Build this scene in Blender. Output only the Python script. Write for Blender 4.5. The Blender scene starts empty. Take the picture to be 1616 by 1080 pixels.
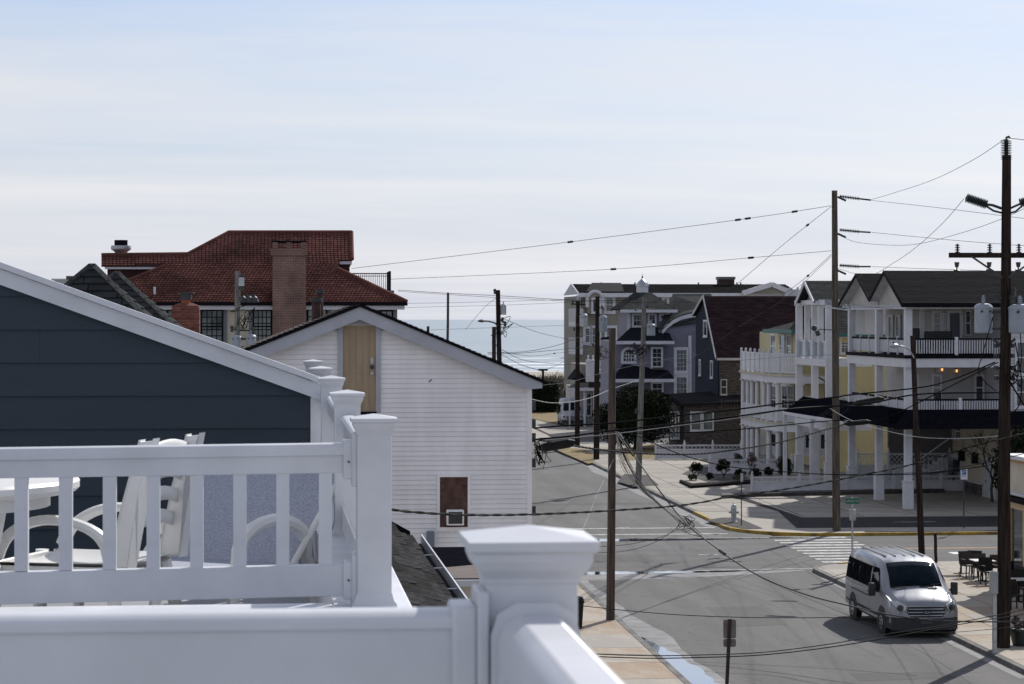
import bpy, math, random
from math import sin, cos, tan, atan, pi, radians, sqrt, floor
from mathutils import Vector, Matrix
random.seed(7)
SC = bpy.context.scene
C = SC.collection

# ------------------------------------------------------------------ camera
F, H, CU, CV = 3750.0, 9.3, 808.0, 504.0
cam = bpy.data.objects.new('camera', bpy.data.cameras.new('camera'))
C.objects.link(cam); SC.camera = cam
cam.location = (0, 0, H); cam.rotation_euler = (pi/2, 0, 0)
cam.data.sensor_width = 36.0
cam.data.lens = F/1616*36
cam.data.shift_y = -36/1616
cam.data.clip_start = .1; cam.data.clip_end = 60000
cam.data.dof.use_dof = True; cam.data.dof.focus_distance = 26; cam.data.dof.aperture_fstop = 20

# ------------------------------------------------------------------ sky, sun
SUN_AZ, SUN_EL = radians(27), radians(37)          # azimuth to the right of +Y
wd = bpy.data.worlds.new('World'); SC.world = wd; wd.use_nodes = True
nt = wd.node_tree; nt.nodes.clear()
def wn(t, **k):
    n = nt.nodes.new(t)
    for a, b in k.items(): setattr(n, a, b)
    return n
L = nt.links.new
sky = wn('ShaderNodeTexSky', sky_type='NISHITA', sun_disc=False)
sky.sun_elevation = SUN_EL; sky.sun_rotation = SUN_AZ
sky.air_density = 1.0; sky.dust_density = .6; sky.ozone_density = 1.6; sky.altitude = 0
tc = wn('ShaderNodeTexCoord'); sep = wn('ShaderNodeSeparateXYZ'); L(tc.outputs['Generated'], sep.inputs[0])
zc = wn('ShaderNodeMath', operation='MAXIMUM'); L(sep.outputs[2], zc.inputs[0]); zc.inputs[1].default_value = .0
zb = wn('ShaderNodeMath', operation='ADD'); L(zc.outputs[0], zb.inputs[0]); zb.inputs[1].default_value = .075
dx = wn('ShaderNodeMath', operation='DIVIDE'); L(sep.outputs[0], dx.inputs[0]); L(zb.outputs[0], dx.inputs[1])
dy = wn('ShaderNodeMath', operation='DIVIDE'); L(sep.outputs[1], dy.inputs[0]); L(zb.outputs[0], dy.inputs[1])
cb = wn('ShaderNodeCombineXYZ'); L(dx.outputs[0], cb.inputs[0]); L(dy.outputs[0], cb.inputs[1])
mp = wn('ShaderNodeMapping'); L(cb.outputs[0], mp.inputs[0]); mp.inputs['Rotation'].default_value = (0, 0, radians(-9)); mp.inputs['Scale'].default_value = (.32, 1.0, 1); mp.inputs['Location'].default_value = (20.274, 18.597, 0)
n1 = wn('ShaderNodeTexNoise'); n1.inputs['Scale'].default_value = .38; n1.inputs['Detail'].default_value = 9; n1.inputs['Roughness'].default_value = .6; n1.inputs['Distortion'].default_value = .4
L(mp.outputs[0], n1.inputs['Vector'])
cr = wn('ShaderNodeValToRGB'); cr.color_ramp.elements[0].position = .40; cr.color_ramp.elements[0].color = (0, 0, 0, 1); cr.color_ramp.elements[1].position = .62; cr.color_ramp.elements[1].color = (.85, .85, .85, 1)
L(n1.outputs[0], cr.inputs[0])
# thin milky veil that thickens towards the horizon
vl = wn('ShaderNodeMapRange'); L(sep.outputs[2], vl.inputs[0]); vl.inputs[1].default_value = 0; vl.inputs[2].default_value = .15; vl.inputs[3].default_value = .97; vl.inputs[4].default_value = .12
bw = wn('ShaderNodeRGBToBW'); L(sky.outputs[0], bw.inputs[0])     # veil and cloud are as bright as the sky behind them, only whiter
CG = (.22, 5.2)
cg = wn('ShaderNodeMath', operation='MULTIPLY_ADD'); L(bw.outputs[0], cg.inputs[0]); cg.inputs[1].default_value = CG[0]; cg.inputs[2].default_value = CG[1]
ct = wn('ShaderNodeVectorMath', operation='SCALE'); ct.inputs[0].default_value = (1.19, 1.185, 1.215); L(cg.outputs[0], ct.inputs['Scale'])
vt_ = wn('ShaderNodeVectorMath', operation='SCALE'); vt_.inputs[0].default_value = (.90, .945, 1.10); L(cg.outputs[0], vt_.inputs['Scale'])
skt = wn('ShaderNodeVectorMath', operation='MULTIPLY'); L(sky.outputs[0], skt.inputs[0]); skt.inputs[1].default_value = (.80, .88, 1.10)
m1 = wn('ShaderNodeMix', data_type='RGBA'); L(vl.outputs[0], m1.inputs[0]); L(skt.outputs[0], m1.inputs[6]); L(vt_.outputs[0], m1.inputs[7])
mx = wn('ShaderNodeMix', data_type='RGBA'); L(cr.outputs[0], mx.inputs[0]); L(m1.outputs[2], mx.inputs[6]); L(ct.outputs[0], mx.inputs[7])
bg = wn('ShaderNodeBackground'); bg.inputs[1].default_value = .10; L(mx.outputs[2], bg.inputs[0])
wo = wn('ShaderNodeOutputWorld'); L(bg.outputs[0], wo.inputs[0])

sl = bpy.data.lights.new('sun', 'SUN'); sl.energy = 4.3; sl.angle = radians(.53); sl.color = (1, .955, .89)
so = bpy.data.objects.new('sun', sl); C.objects.link(so)
sd = Vector((sin(SUN_AZ)*cos(SUN_EL), cos(SUN_AZ)*cos(SUN_EL), sin(SUN_EL)))
so.rotation_euler = (-sd).to_track_quat('-Z', 'Y').to_euler(); so.location = (40, 80, 60)
SC.view_settings.view_transform = 'Standard'; SC.view_settings.look = 'None'
SC.view_settings.exposure = 0.0; SC.view_settings.gamma = 1; SC.view_settings.use_curve_mapping = False
SC.render.engine = 'CYCLES'

# ------------------------------------------------------------------ frames and pixel geometry
TH = atan(.0925)        # the street grid
DT = atan(.1025)        # our own terrace
def rot(p, th): return Vector((p[0]*cos(th)-p[1]*sin(th), p[0]*sin(th)+p[1]*cos(th), p[2]))
def ray(u, v, th=TH):
    x, y, z = (u-CU)/F, 1.0, -(v-CV)/F
    return (x*cos(th)+y*sin(th), -x*sin(th)+y*cos(th), z)
def onb(u, v, b, th=TH):
    r = ray(u, v, th); t = b/r[1]; return (t*r[0], H+t*r[2])
def ona(u, v, a, th=TH):
    r = ray(u, v, th); t = a/r[0]; return (t*r[1], H+t*r[2])
def gnd(u, v, z=0.0, th=TH):
    r = ray(u, v, th); t = (z-H)/r[2]; return (t*r[0], t*r[1])
def WD(u, v, D): return Vector(((u-CU)/F*D, D, H-(v-CV)/F*D))

# ------------------------------------------------------------------ materials
MATS = {}
def mat(name, col, r=.6, var=.12, vs=2.0, det=4, bump=0, bs=20, metal=0, isl=0, obr=0, col2=None, stretch=None, spec=.5, coat=0):
    if name in MATS: return MATS[name]
    m = bpy.data.materials.new(name); m.use_nodes = True; t = m.node_tree; N = t.nodes; K = t.links.new
    b = N['Principled BSDF']; b.inputs['Roughness'].default_value = r; b.inputs['Metallic'].default_value = metal
    b.inputs['Specular IOR Level'].default_value = spec; b.inputs['Coat Weight'].default_value = coat
    tcn = N.new('ShaderNodeTexCoord'); vec = tcn.outputs['Object']
    if stretch:
        mpn = N.new('ShaderNodeMapping'); mpn.inputs['Scale'].default_value = stretch; K(vec, mpn.inputs[0]); vec = mpn.outputs[0]
    no = N.new('ShaderNodeTexNoise'); no.inputs['Scale'].default_value = vs; no.inputs['Detail'].default_value = det; no.inputs['Roughness'].default_value = .6; K(vec, no.inputs['Vector'])
    c2 = col2 or tuple(max(0, x*(1-2*var)) for x in col)
    mr = N.new('ShaderNodeMapRange'); mr.inputs[1].default_value = .33; mr.inputs[2].default_value = .67; K(no.outputs[0], mr.inputs[0])
    mix = N.new('ShaderNodeMix'); mix.data_type = 'RGBA'; K(mr.outputs[0], mix.inputs[0])
    mix.inputs[6].default_value = (*c2, 1); mix.inputs[7].default_value = (*[min(1, x*(1+.5*var)) for x in col], 1)
    out = mix.outputs[2]
    if isl or obr:
        if isl: g = N.new('ShaderNodeNewGeometry').outputs['Random Per Island']
        else: g = N.new('ShaderNodeObjectInfo').outputs['Random']
        a = isl or obr
        q = N.new('ShaderNodeMapRange'); q.inputs[3].default_value = 1-a; q.inputs[4].default_value = 1+a; K(g, q.inputs[0])
        mm = N.new('ShaderNodeVectorMath'); mm.operation = 'MULTIPLY'; K(out, mm.inputs[0]); K(q.outputs[0], mm.inputs[1]); out = mm.outputs[0]
    K(out, b.inputs['Base Color'])
    if bump:
        nb = N.new('ShaderNodeTexNoise'); nb.inputs['Scale'].default_value = bs; nb.inputs['Detail'].default_value = 5; K(vec, nb.inputs['Vector'])
        bp = N.new('ShaderNodeBump'); bp.inputs['Strength'].default_value = bump; bp.inputs['Distance'].default_value = .02; K(nb.outputs[0], bp.inputs['Height']); K(bp.outputs[0], b.inputs['Normal'])
    rr = N.new('ShaderNodeMapRange'); rr.inputs[3].default_value = max(.02, r-.08); rr.inputs[4].default_value = min(1, r+.08); K(no.outputs[0], rr.inputs[0]); K(rr.outputs[0], b.inputs['Roughness'])
    MATS[name] = m; return m

VINYL = mat('white_vinyl', (.67, .685, .725), .38, .08, 3.0, det=10, bump=.05, bs=9)
VINYLF = mat('white_siding', (.86, .85, .87), .5, .07, .9, det=7, stretch=(1.6, 1.6, .35), obr=.025)
WHITE = mat('white_paint', (.61, .62, .665), .5, .06, 1.5)
WHITE2 = mat('weathered_white_paint', (.52, .53, .57), .55, .12, 1.2)
BLUE = mat('navy_siding', (.020, .036, .054), .55, .10, 3, obr=.07, bump=.08, bs=14, stretch=(.25, 1, 2))
FASC = mat('grey_fascia', (.42, .44, .50), .5, .08, 1.0)
BROWND = mat('tan_door', (.37, .28, .185), .55, .08, 2, stretch=(3, 3, .5))
TAR = mat('tar_black', (.010, .010, .015), 1.0, .2, 4, spec=0)
DARK = mat('black_trim', (.010, .010, .014), .7, .1, 3, spec=.03)
SHING = mat('dark_shingle', (.085, .085, .088), .9, .25, 6, isl=.35, bump=.4, bs=60, spec=.03)
SHINGB = mat('black_shingle', (.016, .017, .024), .9, .25, 5, isl=.3, bump=.3, bs=40, spec=.03)
SHINGC = mat('charcoal_shingle', (.020, .019, .022), .9, .15, 1.2, isl=.10, bump=.2, bs=60, spec=.03)
SHINGG = mat('grey_green_shingle', (.050, .054, .055), .9, .2, 3, isl=.25, spec=.03)
SHINGT = mat('weathered_brown_shingle', (.16, .145, .135), .9, .25, 5, isl=.3, bump=.3, bs=40, spec=.03)
SHINGM = mat('near_grey_shingle', (.042, .041, .042), .92, .35, 9, obr=.5, bump=.6, bs=90, spec=.03)
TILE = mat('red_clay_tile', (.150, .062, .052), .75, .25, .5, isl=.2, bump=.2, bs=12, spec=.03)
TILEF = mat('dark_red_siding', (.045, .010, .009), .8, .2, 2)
BRICK = mat('red_brick', (.20, .055, .038), .85, .25, 8, obr=.3, bump=.4, bs=60)
MORTAR = mat('mortar', (.36, .31, .27), .95, .2, 9)
CREAM = mat('cream_stucco', (.50, .45, .36), .9, .08, 1.2, bump=.1)
BEIGE = mat('beige_wall', (.52, .47, .38), .85, .08, 1.2)
YEL = mat('pale_yellow_siding', (.56, .49, .27), .6, .06, 1.0)
YELB = mat('yellow_trim', (.62, .46, .12), .6, .06, 1.0)
GREY = mat('warm_grey_siding', (.44, .425, .41), .65, .08, 1.0)
GREYL = mat('light_grey_siding', (.50, .50, .52), .6, .06, 1.0)
GREYD = mat('dark_grey_siding', (.13, .13, .135), .7, .08, 1.0)
TAUPE = mat('taupe_siding', (.26, .245, .205), .7, .08, .8)
PURP = mat('slate_purple_siding', (.19, .19, .25), .7, .08, .8)
INDIGO = mat('dark_blue_shingle_wall', (.045, .050, .070), .85, .3, 2, stretch=(1, 1, 6), spec=.03)
MAROON = mat('maroon_roof', (.030, .017, .021), .85, .25, 1.2, isl=.15, spec=.03)
BRSH = mat('brown_cedar_shingle', (.125, .112, .107), .9, .35, 2.5, stretch=(1, 1, 6), bump=.3, bs=15, spec=.03)
TEAL = mat('teal_trim', (.022, .12, .11), .5, .1, 2)
GLASS = mat('dark_glass', (.025, .03, .036), .06, .3, 1.5, spec=.9)
GLASSL = mat('pale_glass', (.16, .19, .19), .08, .3, 1.2, spec=.9)
BALG = mat('balcony_glass', (.28, .33, .36), .12, .2, 1.2, spec=.9)
BLIND = mat('window_blind', (.13, .135, .145), .5, .2, 6)
CURT = mat('curtain', (.45, .45, .43), .8, .1, 4)
METAL = mat('galvanised_metal', (.42, .44, .46), .38, .15, 4, metal=.6)
METALD = mat('dark_metal', (.05, .052, .055), .5, .2, 4, metal=.3)
TRANSF = mat('transformer_grey', (.29, .335, .385), .45, .08, 3)
IRON = mat('black_iron', (.010, .010, .011), .6, .1, 3, spec=.2)
WOOD = mat('weathered_pole_wood', (.135, .115, .095), .9, .35, 3, stretch=(6, 6, .35), bump=.5, bs=12, spec=.03)
WOODD = mat('dark_pole_wood', (.042, .032, .028), .85, .35, 3, stretch=(6, 6, .35), bump=.5, bs=12, spec=.03)
WOODG = mat('grey_pole_wood', (.24, .235, .225), .9, .3, 3, stretch=(6, 6, .35), bump=.5, bs=12, spec=.03)
WIRE = mat('black_wire', (.008, .008, .009), .7, .1, 3, spec=.06)
WIREG = mat('grey_wire', (.06, .06, .064), .6, .1, 3, spec=.15)
WIREW = mat('pale_wire', (.38, .38, .37), .5, .1, 3)
CONC = mat('concrete', (.32, .295, .255), .85, .14, .35, det=9, bump=.1, bs=8, obr=.05)
KERB = mat('shaded_kerb_concrete', (.17, .165, .155), .9, .35, 1.0, det=8)  # darkened all over: the shade on the street-side kerb face is in this colour
KERBY = mat('yellow_kerb_paint', (.42, .27, .03), .75, .35, 1.5, det=8)
GRAV = mat('dark_gravel', (.085, .084, .088), .95, .5, 14, det=6, bump=.8, bs=22, spec=.03)
GRAVL = mat('grey_gravel', (.17, .165, .16), .95, .4, 14, det=6, bump=.8, bs=22, spec=.03)
LAWN = mat('winter_grass', (.22, .15, .05), .95, .35, 1.0, det=9, col2=(.09, .075, .025), bump=.6, bs=20)
SAND = mat('sand', (.40, .36, .30), .95, .2, .05, det=8)
PAINT = mat('road_paint', (.60, .60, .58), .75, .3, 3.5, det=12, col2=(.20, .20, .20))
PAINTO = mat('orange_road_paint', (.50, .26, .10), .75, .2, 2.5, det=10)
RUBBER = mat('rubber', (.018, .018, .019), .8, .1, 5)
PLAST = mat('white_resin', (.76, .76, .74), .42, .03, 2)
ORANGE = mat('amber_lens', (.5, .09, .02), .25, .1, 4)
LEAFD = mat('dark_evergreen_leaves', (.020, .028, .013), .9, .3, 1.5, isl=.45, spec=.1)
LEAFH = mat('dark_hedge_leaves', (.016, .024, .012), .9, .3, 1.5, isl=.4, spec=.1)
TWIG = mat('dry_dune_brush', (.15, .12, .095), .95, .35, .25, isl=.5)
TWIGG = mat('dry_beach_grass', (.30, .255, .18), .95, .3, .25, isl=.4)
BARK = mat('bark', (.045, .036, .03), .9, .3, 5, bump=.4, bs=30)
STONE = mat('stacked_stone', (.10, .09, .085), .9, .3, 4, obr=.35, bump=.5, bs=20)
GREENS = mat('green_sign', (.005, .13, .08), .5, .1, 4)
SIGNB = mat('sign_blue', (.03, .10, .30), .5, .1, 4)
BLACKF = mat('black_wicker', (.014, .013, .014), .6, .3, 8, bump=.3, bs=60)
ALU = mat('chrome_trim', (.55, .57, .6), .2, .05, 4, metal=.9)

def road_mat(name, base, axis=0):
    m = bpy.data.materials.new(name); m.use_nodes = True; t = m.node_tree; N = t.nodes; K = t.links.new
    b = N['Principled BSDF']; tcn = N.new('ShaderNodeTexCoord')
    def noise(s, d, sc=(1, 1, 1), loc=(0, 0, 0), ro=.6, dist=0):
        mpn = N.new('ShaderNodeMapping'); mpn.inputs['Scale'].default_value = sc; mpn.inputs['Location'].default_value = loc; K(tcn.outputs['Object'], mpn.inputs[0])
        n = N.new('ShaderNodeTexNoise'); n.inputs['Scale'].default_value = s; n.inputs['Detail'].default_value = d; n.inputs['Roughness'].default_value = ro; n.inputs['Distortion'].default_value = dist; K(mpn.outputs[0], n.inputs['Vector']); return n.outputs[0]
    def rng(x, a, b_, c, d):
        q = N.new('ShaderNodeMapRange'); q.inputs[1].default_value = a; q.inputs[2].default_value = b_; q.inputs[3].default_value = c; q.inputs[4].default_value = d; K(x, q.inputs[0]); return q.outputs[0]
    def mul(x, y):
        q = N.new('ShaderNodeMath'); q.operation = 'MULTIPLY'; K(x, q.inputs[0]); K(y, q.inputs[1]); return q.outputs[0]
    a1 = rng(noise(.09, 6, (1, .35, 1)), .3, .7, .76, 1.16)
    a2 = rng(noise(30, 3), .3, .7, .78, 1.20)
    a3 = rng(noise(.9, 10, (1, .12, 1)), .35, .65, .84, 1.12)
    # cracks: thin band around a noise level
    cn = noise(.30, 8, (1, 1, 1), (4, 9, 0), .55, 1.2)
    s1 = N.new('ShaderNodeMath'); s1.operation = 'SUBTRACT'; K(cn, s1.inputs[0]); s1.inputs[1].default_value = .5
    s2 = N.new('ShaderNodeMath'); s2.operation = 'ABSOLUTE'; K(s1.outputs[0], s2.inputs[0])
    a4 = rng(s2.outputs[0], 0, .004, .50, 1)
    f = mul(mul(a1, a2), mul(a3, a4))
    sp_ = N.new('ShaderNodeSeparateXYZ'); K(tcn.outputs['Object'], sp_.inputs[0]); wv = N.new('ShaderNodeMath'); wv.operation = 'SINE'
    ml_ = N.new('ShaderNodeMath'); ml_.operation = 'MULTIPLY'; K(sp_.outputs[axis], ml_.inputs[0]); ml_.inputs[1].default_value = 2.9; ad_ = N.new('ShaderNodeMath'); ad_.operation = 'ADD'; K(ml_.outputs[0], ad_.inputs[0]); K(rng(noise(.15, 3), .3, .7, -.8, .8), ad_.inputs[1]); K(ad_.outputs[0], wv.inputs[0])
    f = mul(f, rng(wv.outputs[0], -1, 1, .93, 1.07)); f = mul(f, rng(noise(1.3, 4, (1, .5, 1), (7, 3, 0)), .62, .70, 1, .80))
    cmb = N.new('ShaderNodeVectorMath'); cmb.operation = 'SCALE'; cmb.inputs[0].default_value = base; K(f, cmb.inputs['Scale'])
    K(cmb.outputs[0], b.inputs['Base Color']); b.inputs['Roughness'].default_value = .88; b.inputs['Specular IOR Level'].default_value = .35
    bp = N.new('ShaderNodeBump'); bp.inputs['Strength'].default_value = .35; bp.inputs['Distance'].default_value = .01; K(noise(45, 3), bp.inputs['Height']); K(bp.outputs[0], b.inputs['Normal'])
    MATS[name] = m; return m
ASPH = road_mat('asphalt', (.108, .106, .105))
ASPHM = road_mat('smooth_asphalt', (.100, .098, .098), axis=1)

def slab_mat():
    m = bpy.data.materials.new('stained_pavement'); m.use_nodes = True; t = m.node_tree; N = t.nodes; K = t.links.new
    b = N['Principled BSDF']; tcn = N.new('ShaderNodeTexCoord'); oi = N.new('ShaderNodeObjectInfo')
    n = N.new('ShaderNodeTexNoise'); n.inputs['Scale'].default_value = .55; n.inputs['Detail'].default_value = 8; n.inputs['Roughness'].default_value = .62
    mpn = N.new('ShaderNodeMapping'); mpn.inputs['Scale'].default_value = (1.6, .6, 1); K(tcn.outputs['Object'], mpn.inputs[0]); K(mpn.outputs[0], n.inputs['Vector'])
    ad = N.new('ShaderNodeMath'); ad.operation = 'MULTIPLY_ADD'; K(oi.outputs['Random'], ad.inputs[0]); ad.inputs[1].default_value = .34; 
    s = N.new('ShaderNodeMath'); s.operation = 'SUBTRACT'; K(n.outputs[0], s.inputs[0]); s.inputs[1].default_value = .17; K(s.outputs[0], ad.inputs[2])
    r = N.new('ShaderNodeValToRGB'); e = r.color_ramp.elements; e[0].position = .30; e[0].color = (.30, .28, .25, 1); e[1].position = .72; e[1].color = (.30, .21, .14, 1)
    x = r.color_ramp.elements.new(.48); x.color = (.38, .34, .28, 1); x = r.color_ramp.elements.new(.58); x.color = (.33, .27, .205, 1)
    K(ad.outputs[0], r.inputs[0]); K(r.outputs[0], b.inputs['Base Color']); b.inputs['Roughness'].default_value = .88
    MATS['stained_pavement'] = m; return m
SLAB = slab_mat()

def water_mat():
    m = bpy.data.materials.new('sea_water'); m.use_nodes = True; t = m.node_tree; N = t.nodes; K = t.links.new
    b = N['Principled BSDF']; tcn = N.new('ShaderNodeTexCoord')
    mpn = N.new('ShaderNodeMapping'); mpn.inputs['Scale'].default_value = (.012, .05, 1); K(tcn.outputs['Object'], mpn.inputs[0])
    n = N.new('ShaderNodeTexNoise'); n.inputs['Scale'].default_value = 1; n.inputs['Detail'].default_value = 10; n.inputs['Roughness'].default_value = .65; K(mpn.outputs[0], n.inputs['Vector'])
    r = N.new('ShaderNodeValToRGB'); e = r.color_ramp.elements; e[0].position = .40; e[0].color = (.235, .29, .33, 1); e[1].position = .66; e[1].color = (.33, .39, .425, 1); K(n.outputs[0], r.inputs[0])
    K(r.outputs[0], b.inputs['Base Color']); b.inputs['Roughness'].default_value = .42
    bp = N.new('ShaderNodeBump'); bp.inputs['Strength'].default_value = .6; bp.inputs['Distance'].default_value = 1.5; K(n.outputs[0], bp.inputs['Height']); K(bp.outputs[0], b.inputs['Normal'])
    MATS['sea_water'] = m; return m
SEA = water_mat()
FOAM = mat('sea_foam', (.80, .82, .84), .6, .25, .02, det=10, stretch=(.3, 2.5, 1), col2=(.42, .47, .50))
PUD = mat('puddle_water', (.03, .034, .04), .03, .2, .6, spec=1.0, coat=1)
WETR = mat('dried_road_edge', (.21, .21, .215), .8, .3, 1.5, det=10, col2=(.115, .115, .115))

def sling_mat():
    m = bpy.data.materials.new('mesh_sling'); m.use_nodes = True; t = m.node_tree; N = t.nodes; K = t.links.new
    b = N['Principled BSDF']; tcn = N.new('ShaderNodeTexCoord'); no = N.new('ShaderNodeTexNoise'); no.inputs['Scale'].default_value = 170; no.inputs['Detail'].default_value = 1; K(tcn.outputs['Object'], no.inputs['Vector'])
    r = N.new('ShaderNodeValToRGB'); r.color_ramp.elements[0].position = .42; r.color_ramp.elements[0].color = (.27, .295, .365, 1); r.color_ramp.elements[1].position = .58; r.color_ramp.elements[1].color = (.40, .42, .49, 1); K(no.outputs[0], r.inputs[0]); K(r.outputs[0], b.inputs['Base Color']); b.inputs['Roughness'].default_value = .7
    MATS['mesh_sling'] = m; return m
SLING = sling_mat()
def brick_mat(name, c1, c2, mo, sc, bw, rh):
    m = bpy.data.materials.new(name); m.use_nodes = True; t = m.node_tree; N = t.nodes; K = t.links.new
    b = N['Principled BSDF']; tcn = N.new('ShaderNodeTexCoord'); sp = N.new('ShaderNodeSeparateXYZ'); K(tcn.outputs['Object'], sp.inputs[0])
    cbn = N.new('ShaderNodeCombineXYZ'); a = N.new('ShaderNodeMath'); a.operation = 'ADD'; K(sp.outputs[0], a.inputs[0]); K(sp.outputs[1], a.inputs[1]); K(a.outputs[0], cbn.inputs[0]); K(sp.outputs[2], cbn.inputs[1])
    bt = N.new('ShaderNodeTexBrick'); bt.inputs['Scale'].default_value = sc; bt.inputs['Brick Width'].default_value = bw; bt.inputs['Row Height'].default_value = rh; bt.inputs['Mortar Size'].default_value = .012
    bt.inputs['Color1'].default_value = (*c1, 1); bt.inputs['Color2'].default_value = (*c2, 1); bt.inputs['Mortar'].default_value = (*mo, 1); K(cbn.outputs[0], bt.inputs['Vector'])
    no = N.new('ShaderNodeTexNoise'); no.inputs['Scale'].default_value = 1.2; no.inputs['Detail'].default_value = 6; K(tcn.outputs['Object'], no.inputs['Vector'])
    q = N.new('ShaderNodeMapRange'); q.inputs[1].default_value = .3; q.inputs[2].default_value = .7; q.inputs[3].default_value = .65; q.inputs[4].default_value = 1.3; K(no.outputs[0], q.inputs[0])
    mm = N.new('ShaderNodeVectorMath'); mm.operation = 'MULTIPLY'; K(bt.outputs[0], mm.inputs[0]); K(q.outputs[0], mm.inputs[1])
    K(mm.outputs[0], b.inputs['Base Color']); b.inputs['Roughness'].default_value = .9; MATS[name] = m; return m
BRICKW = brick_mat('far_brick', (.19, .085, .065), (.13, .06, .05), (.25, .20, .17), 1, .22, .075)
def emis(name, col, s):
    m = bpy.data.materials.new(name); m.use_nodes = True; b = m.node_tree.nodes['Principled BSDF']
    b.inputs['Base Color'].default_value = (*col, 1); b.inputs['Emission Color'].default_value = (*col, 1); b.inputs['Emission Strength'].default_value = s; return m
GLOW = emis('lit_lantern_glass', (1, .45, .16), 1.5)

# ------------------------------------------------------------------ mesh building
FR = {}
class M:
    def __init__(s, T=None): s.v = []; s.f = []; s.T = T
    def add(s, pts, faces):
        k = len(s.v)
        s.v += [s.T(*p) if s.T else tuple(p) for p in pts]; s.f += [tuple(i+k for i in f) for f in faces]
    def box(s, x0, x1, y0, y1, z0, z1):
        s.add([(x0, y0, z0), (x1, y0, z0), (x1, y1, z0), (x0, y1, z0), (x0, y0, z1), (x1, y0, z1), (x1, y1, z1), (x0, y1, z1)],
              [(0, 3, 2, 1), (4, 5, 6, 7), (0, 1, 5, 4), (1, 2, 6, 5), (2, 3, 7, 6), (3, 0, 4, 7)])
    def quad(s, *p): s.add(p, [tuple(range(len(p)))])
    def slab(s, pts, d):        # a polygon of 3D points thickened by vector d
        n = len(pts); q = [tuple(Vector(p)+Vector(d)) for p in pts]
        s.add(list(pts)+q, [tuple(range(n)), tuple(range(2*n-1, n-1, -1))]+[(i, (i+1) % n, n+(i+1) % n, n+i) for i in range(n)])
    def cyl(s, p0, p1, r0, r1=None, n=12, caps=True):
        r1 = r0 if r1 is None else r1
        p0, p1 = Vector(p0), Vector(p1); d = (p1-p0).normalized()
        a = d.cross(Vector((0, 0, 1)) if abs(d.z) < .9 else Vector((1, 0, 0))).normalized(); b = d.cross(a)
        pts = [tuple(p0+(a*cos(2*pi*i/n)+b*sin(2*pi*i/n))*r0) for i in range(n)]+[tuple(p1+(a*cos(2*pi*i/n)+b*sin(2*pi*i/n))*r1) for i in range(n)]
        f = [(i, (i+1) % n, n+(i+1) % n, n+i) for i in range(n)]
        if caps: f += [tuple(range(n-1, -1, -1)), tuple(range(n, 2*n))]
        s.add(pts, f)
    def bar(s, p0, p1, w, h=None):       # rectangular bar
        h = h or w; p0, p1 = Vector(p0), Vector(p1); d = (p1-p0).normalized()
        a = d.cross(Vector((0, 0, 1)) if abs(d.z) < .95 else Vector((0, 1, 0))).normalized()*w/2; b = d.cross(a).normalized()*h/2
        s.add([tuple(p+x) for p in (p0, p1) for x in (a+b, -a+b, -a-b, a-b)], [(0, 1, 2, 3), (7, 6, 5, 4), (0, 4, 5, 1), (1, 5, 6, 2), (2, 6, 7, 3), (3, 7, 4, 0)])
    def tube(s, pts, r, n=6, caps=True):
        pts = [Vector(p) for p in pts]; rings = []
        for i, p in enumerate(pts):
            d = (pts[min(i+1, len(pts)-1)]-pts[max(i-1, 0)]).normalized()
            a = d.cross(Vector((0, 0, 1)) if abs(d.z) < .97 else Vector((0, 1, 0))).normalized(); b = d.cross(a)
            rr = r(i/(len(pts)-1)) if callable(r) else r
            rings += [tuple(p+(a*cos(2*pi*k/n)+b*sin(2*pi*k/n))*rr) for k in range(n)]
        f = [(i*n+k, i*n+(k+1) % n, (i+1)*n+(k+1) % n, (i+1)*n+k) for i in range(len(pts)-1) for k in range(n)]
        if caps: f += [tuple(range(n-1, -1, -1)), tuple((len(pts)-1)*n+k for k in range(n))]
        s.add(rings, f)
    def lathe(s, c, prof, n=16, ang0=0):
        pts = [(c[0]+r*cos(2*pi*i/n+ang0), c[1]+r*sin(2*pi*i/n+ang0), c[2]+z) for r, z in prof for i in range(n)]
        f = [(j*n+i, j*n+(i+1) % n, (j+1)*n+(i+1) % n, (j+1)*n+i) for j in range(len(prof)-1) for i in range(n)]
        f += [tuple(range(n-1, -1, -1)), tuple((len(prof)-1)*n+i for i in range(n))]
        s.add(pts, f)
    def sph(s, c, r, n=10, sz=1):
        s.lathe((c[0], c[1], c[2]), [(max(.001, r*sin(pi*j/n)), -r*sz*cos(pi*j/n)) for j in range(n+1)], n*2)
    def mesh(s, name, org=(0, 0, 0), smooth=True, ang=32):
        me = bpy.data.meshes.new(name)
        me.from_pydata([(x-org[0], y-org[1], z-org[2]) for x, y, z in s.v], [], s.f); me.update()
        if smooth:
            me.polygons.foreach_set('use_smooth', [True]*len(me.polygons)); me.set_sharp_from_angle(angle=radians(ang))
        return me
    def build(s, name, m, par=None, smooth=True, th=TH, org=None, bevel=0, label=None, kind=None):
        if par is not None: org, th = FR[par.name]
        elif org is None: org = s.v[0]
        o = bpy.data.objects.new(name, s.mesh(name, org, smooth)); C.objects.link(o)
        if m: o.data.materials.append(m)
        if par is not None: o.parent = par
        else: o.location = rot(org, th); o.rotation_euler = (0, 0, th)
        FR[o.name] = (org, th)
        if bevel:
            md = o.modifiers.new('bevel', 'BEVEL'); md.width = bevel; md.segments = 2; md.limit_method = 'ANGLE'
        if label: o['label'] = label
        if kind: o['kind'] = kind
        return o
def tag(o, label=None, cat=None, group=None, kind=None):
    if label: o['label'] = label
    if cat: o['category'] = cat
    if group: o['group'] = group
    if kind: o['kind'] = kind
    return o
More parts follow.
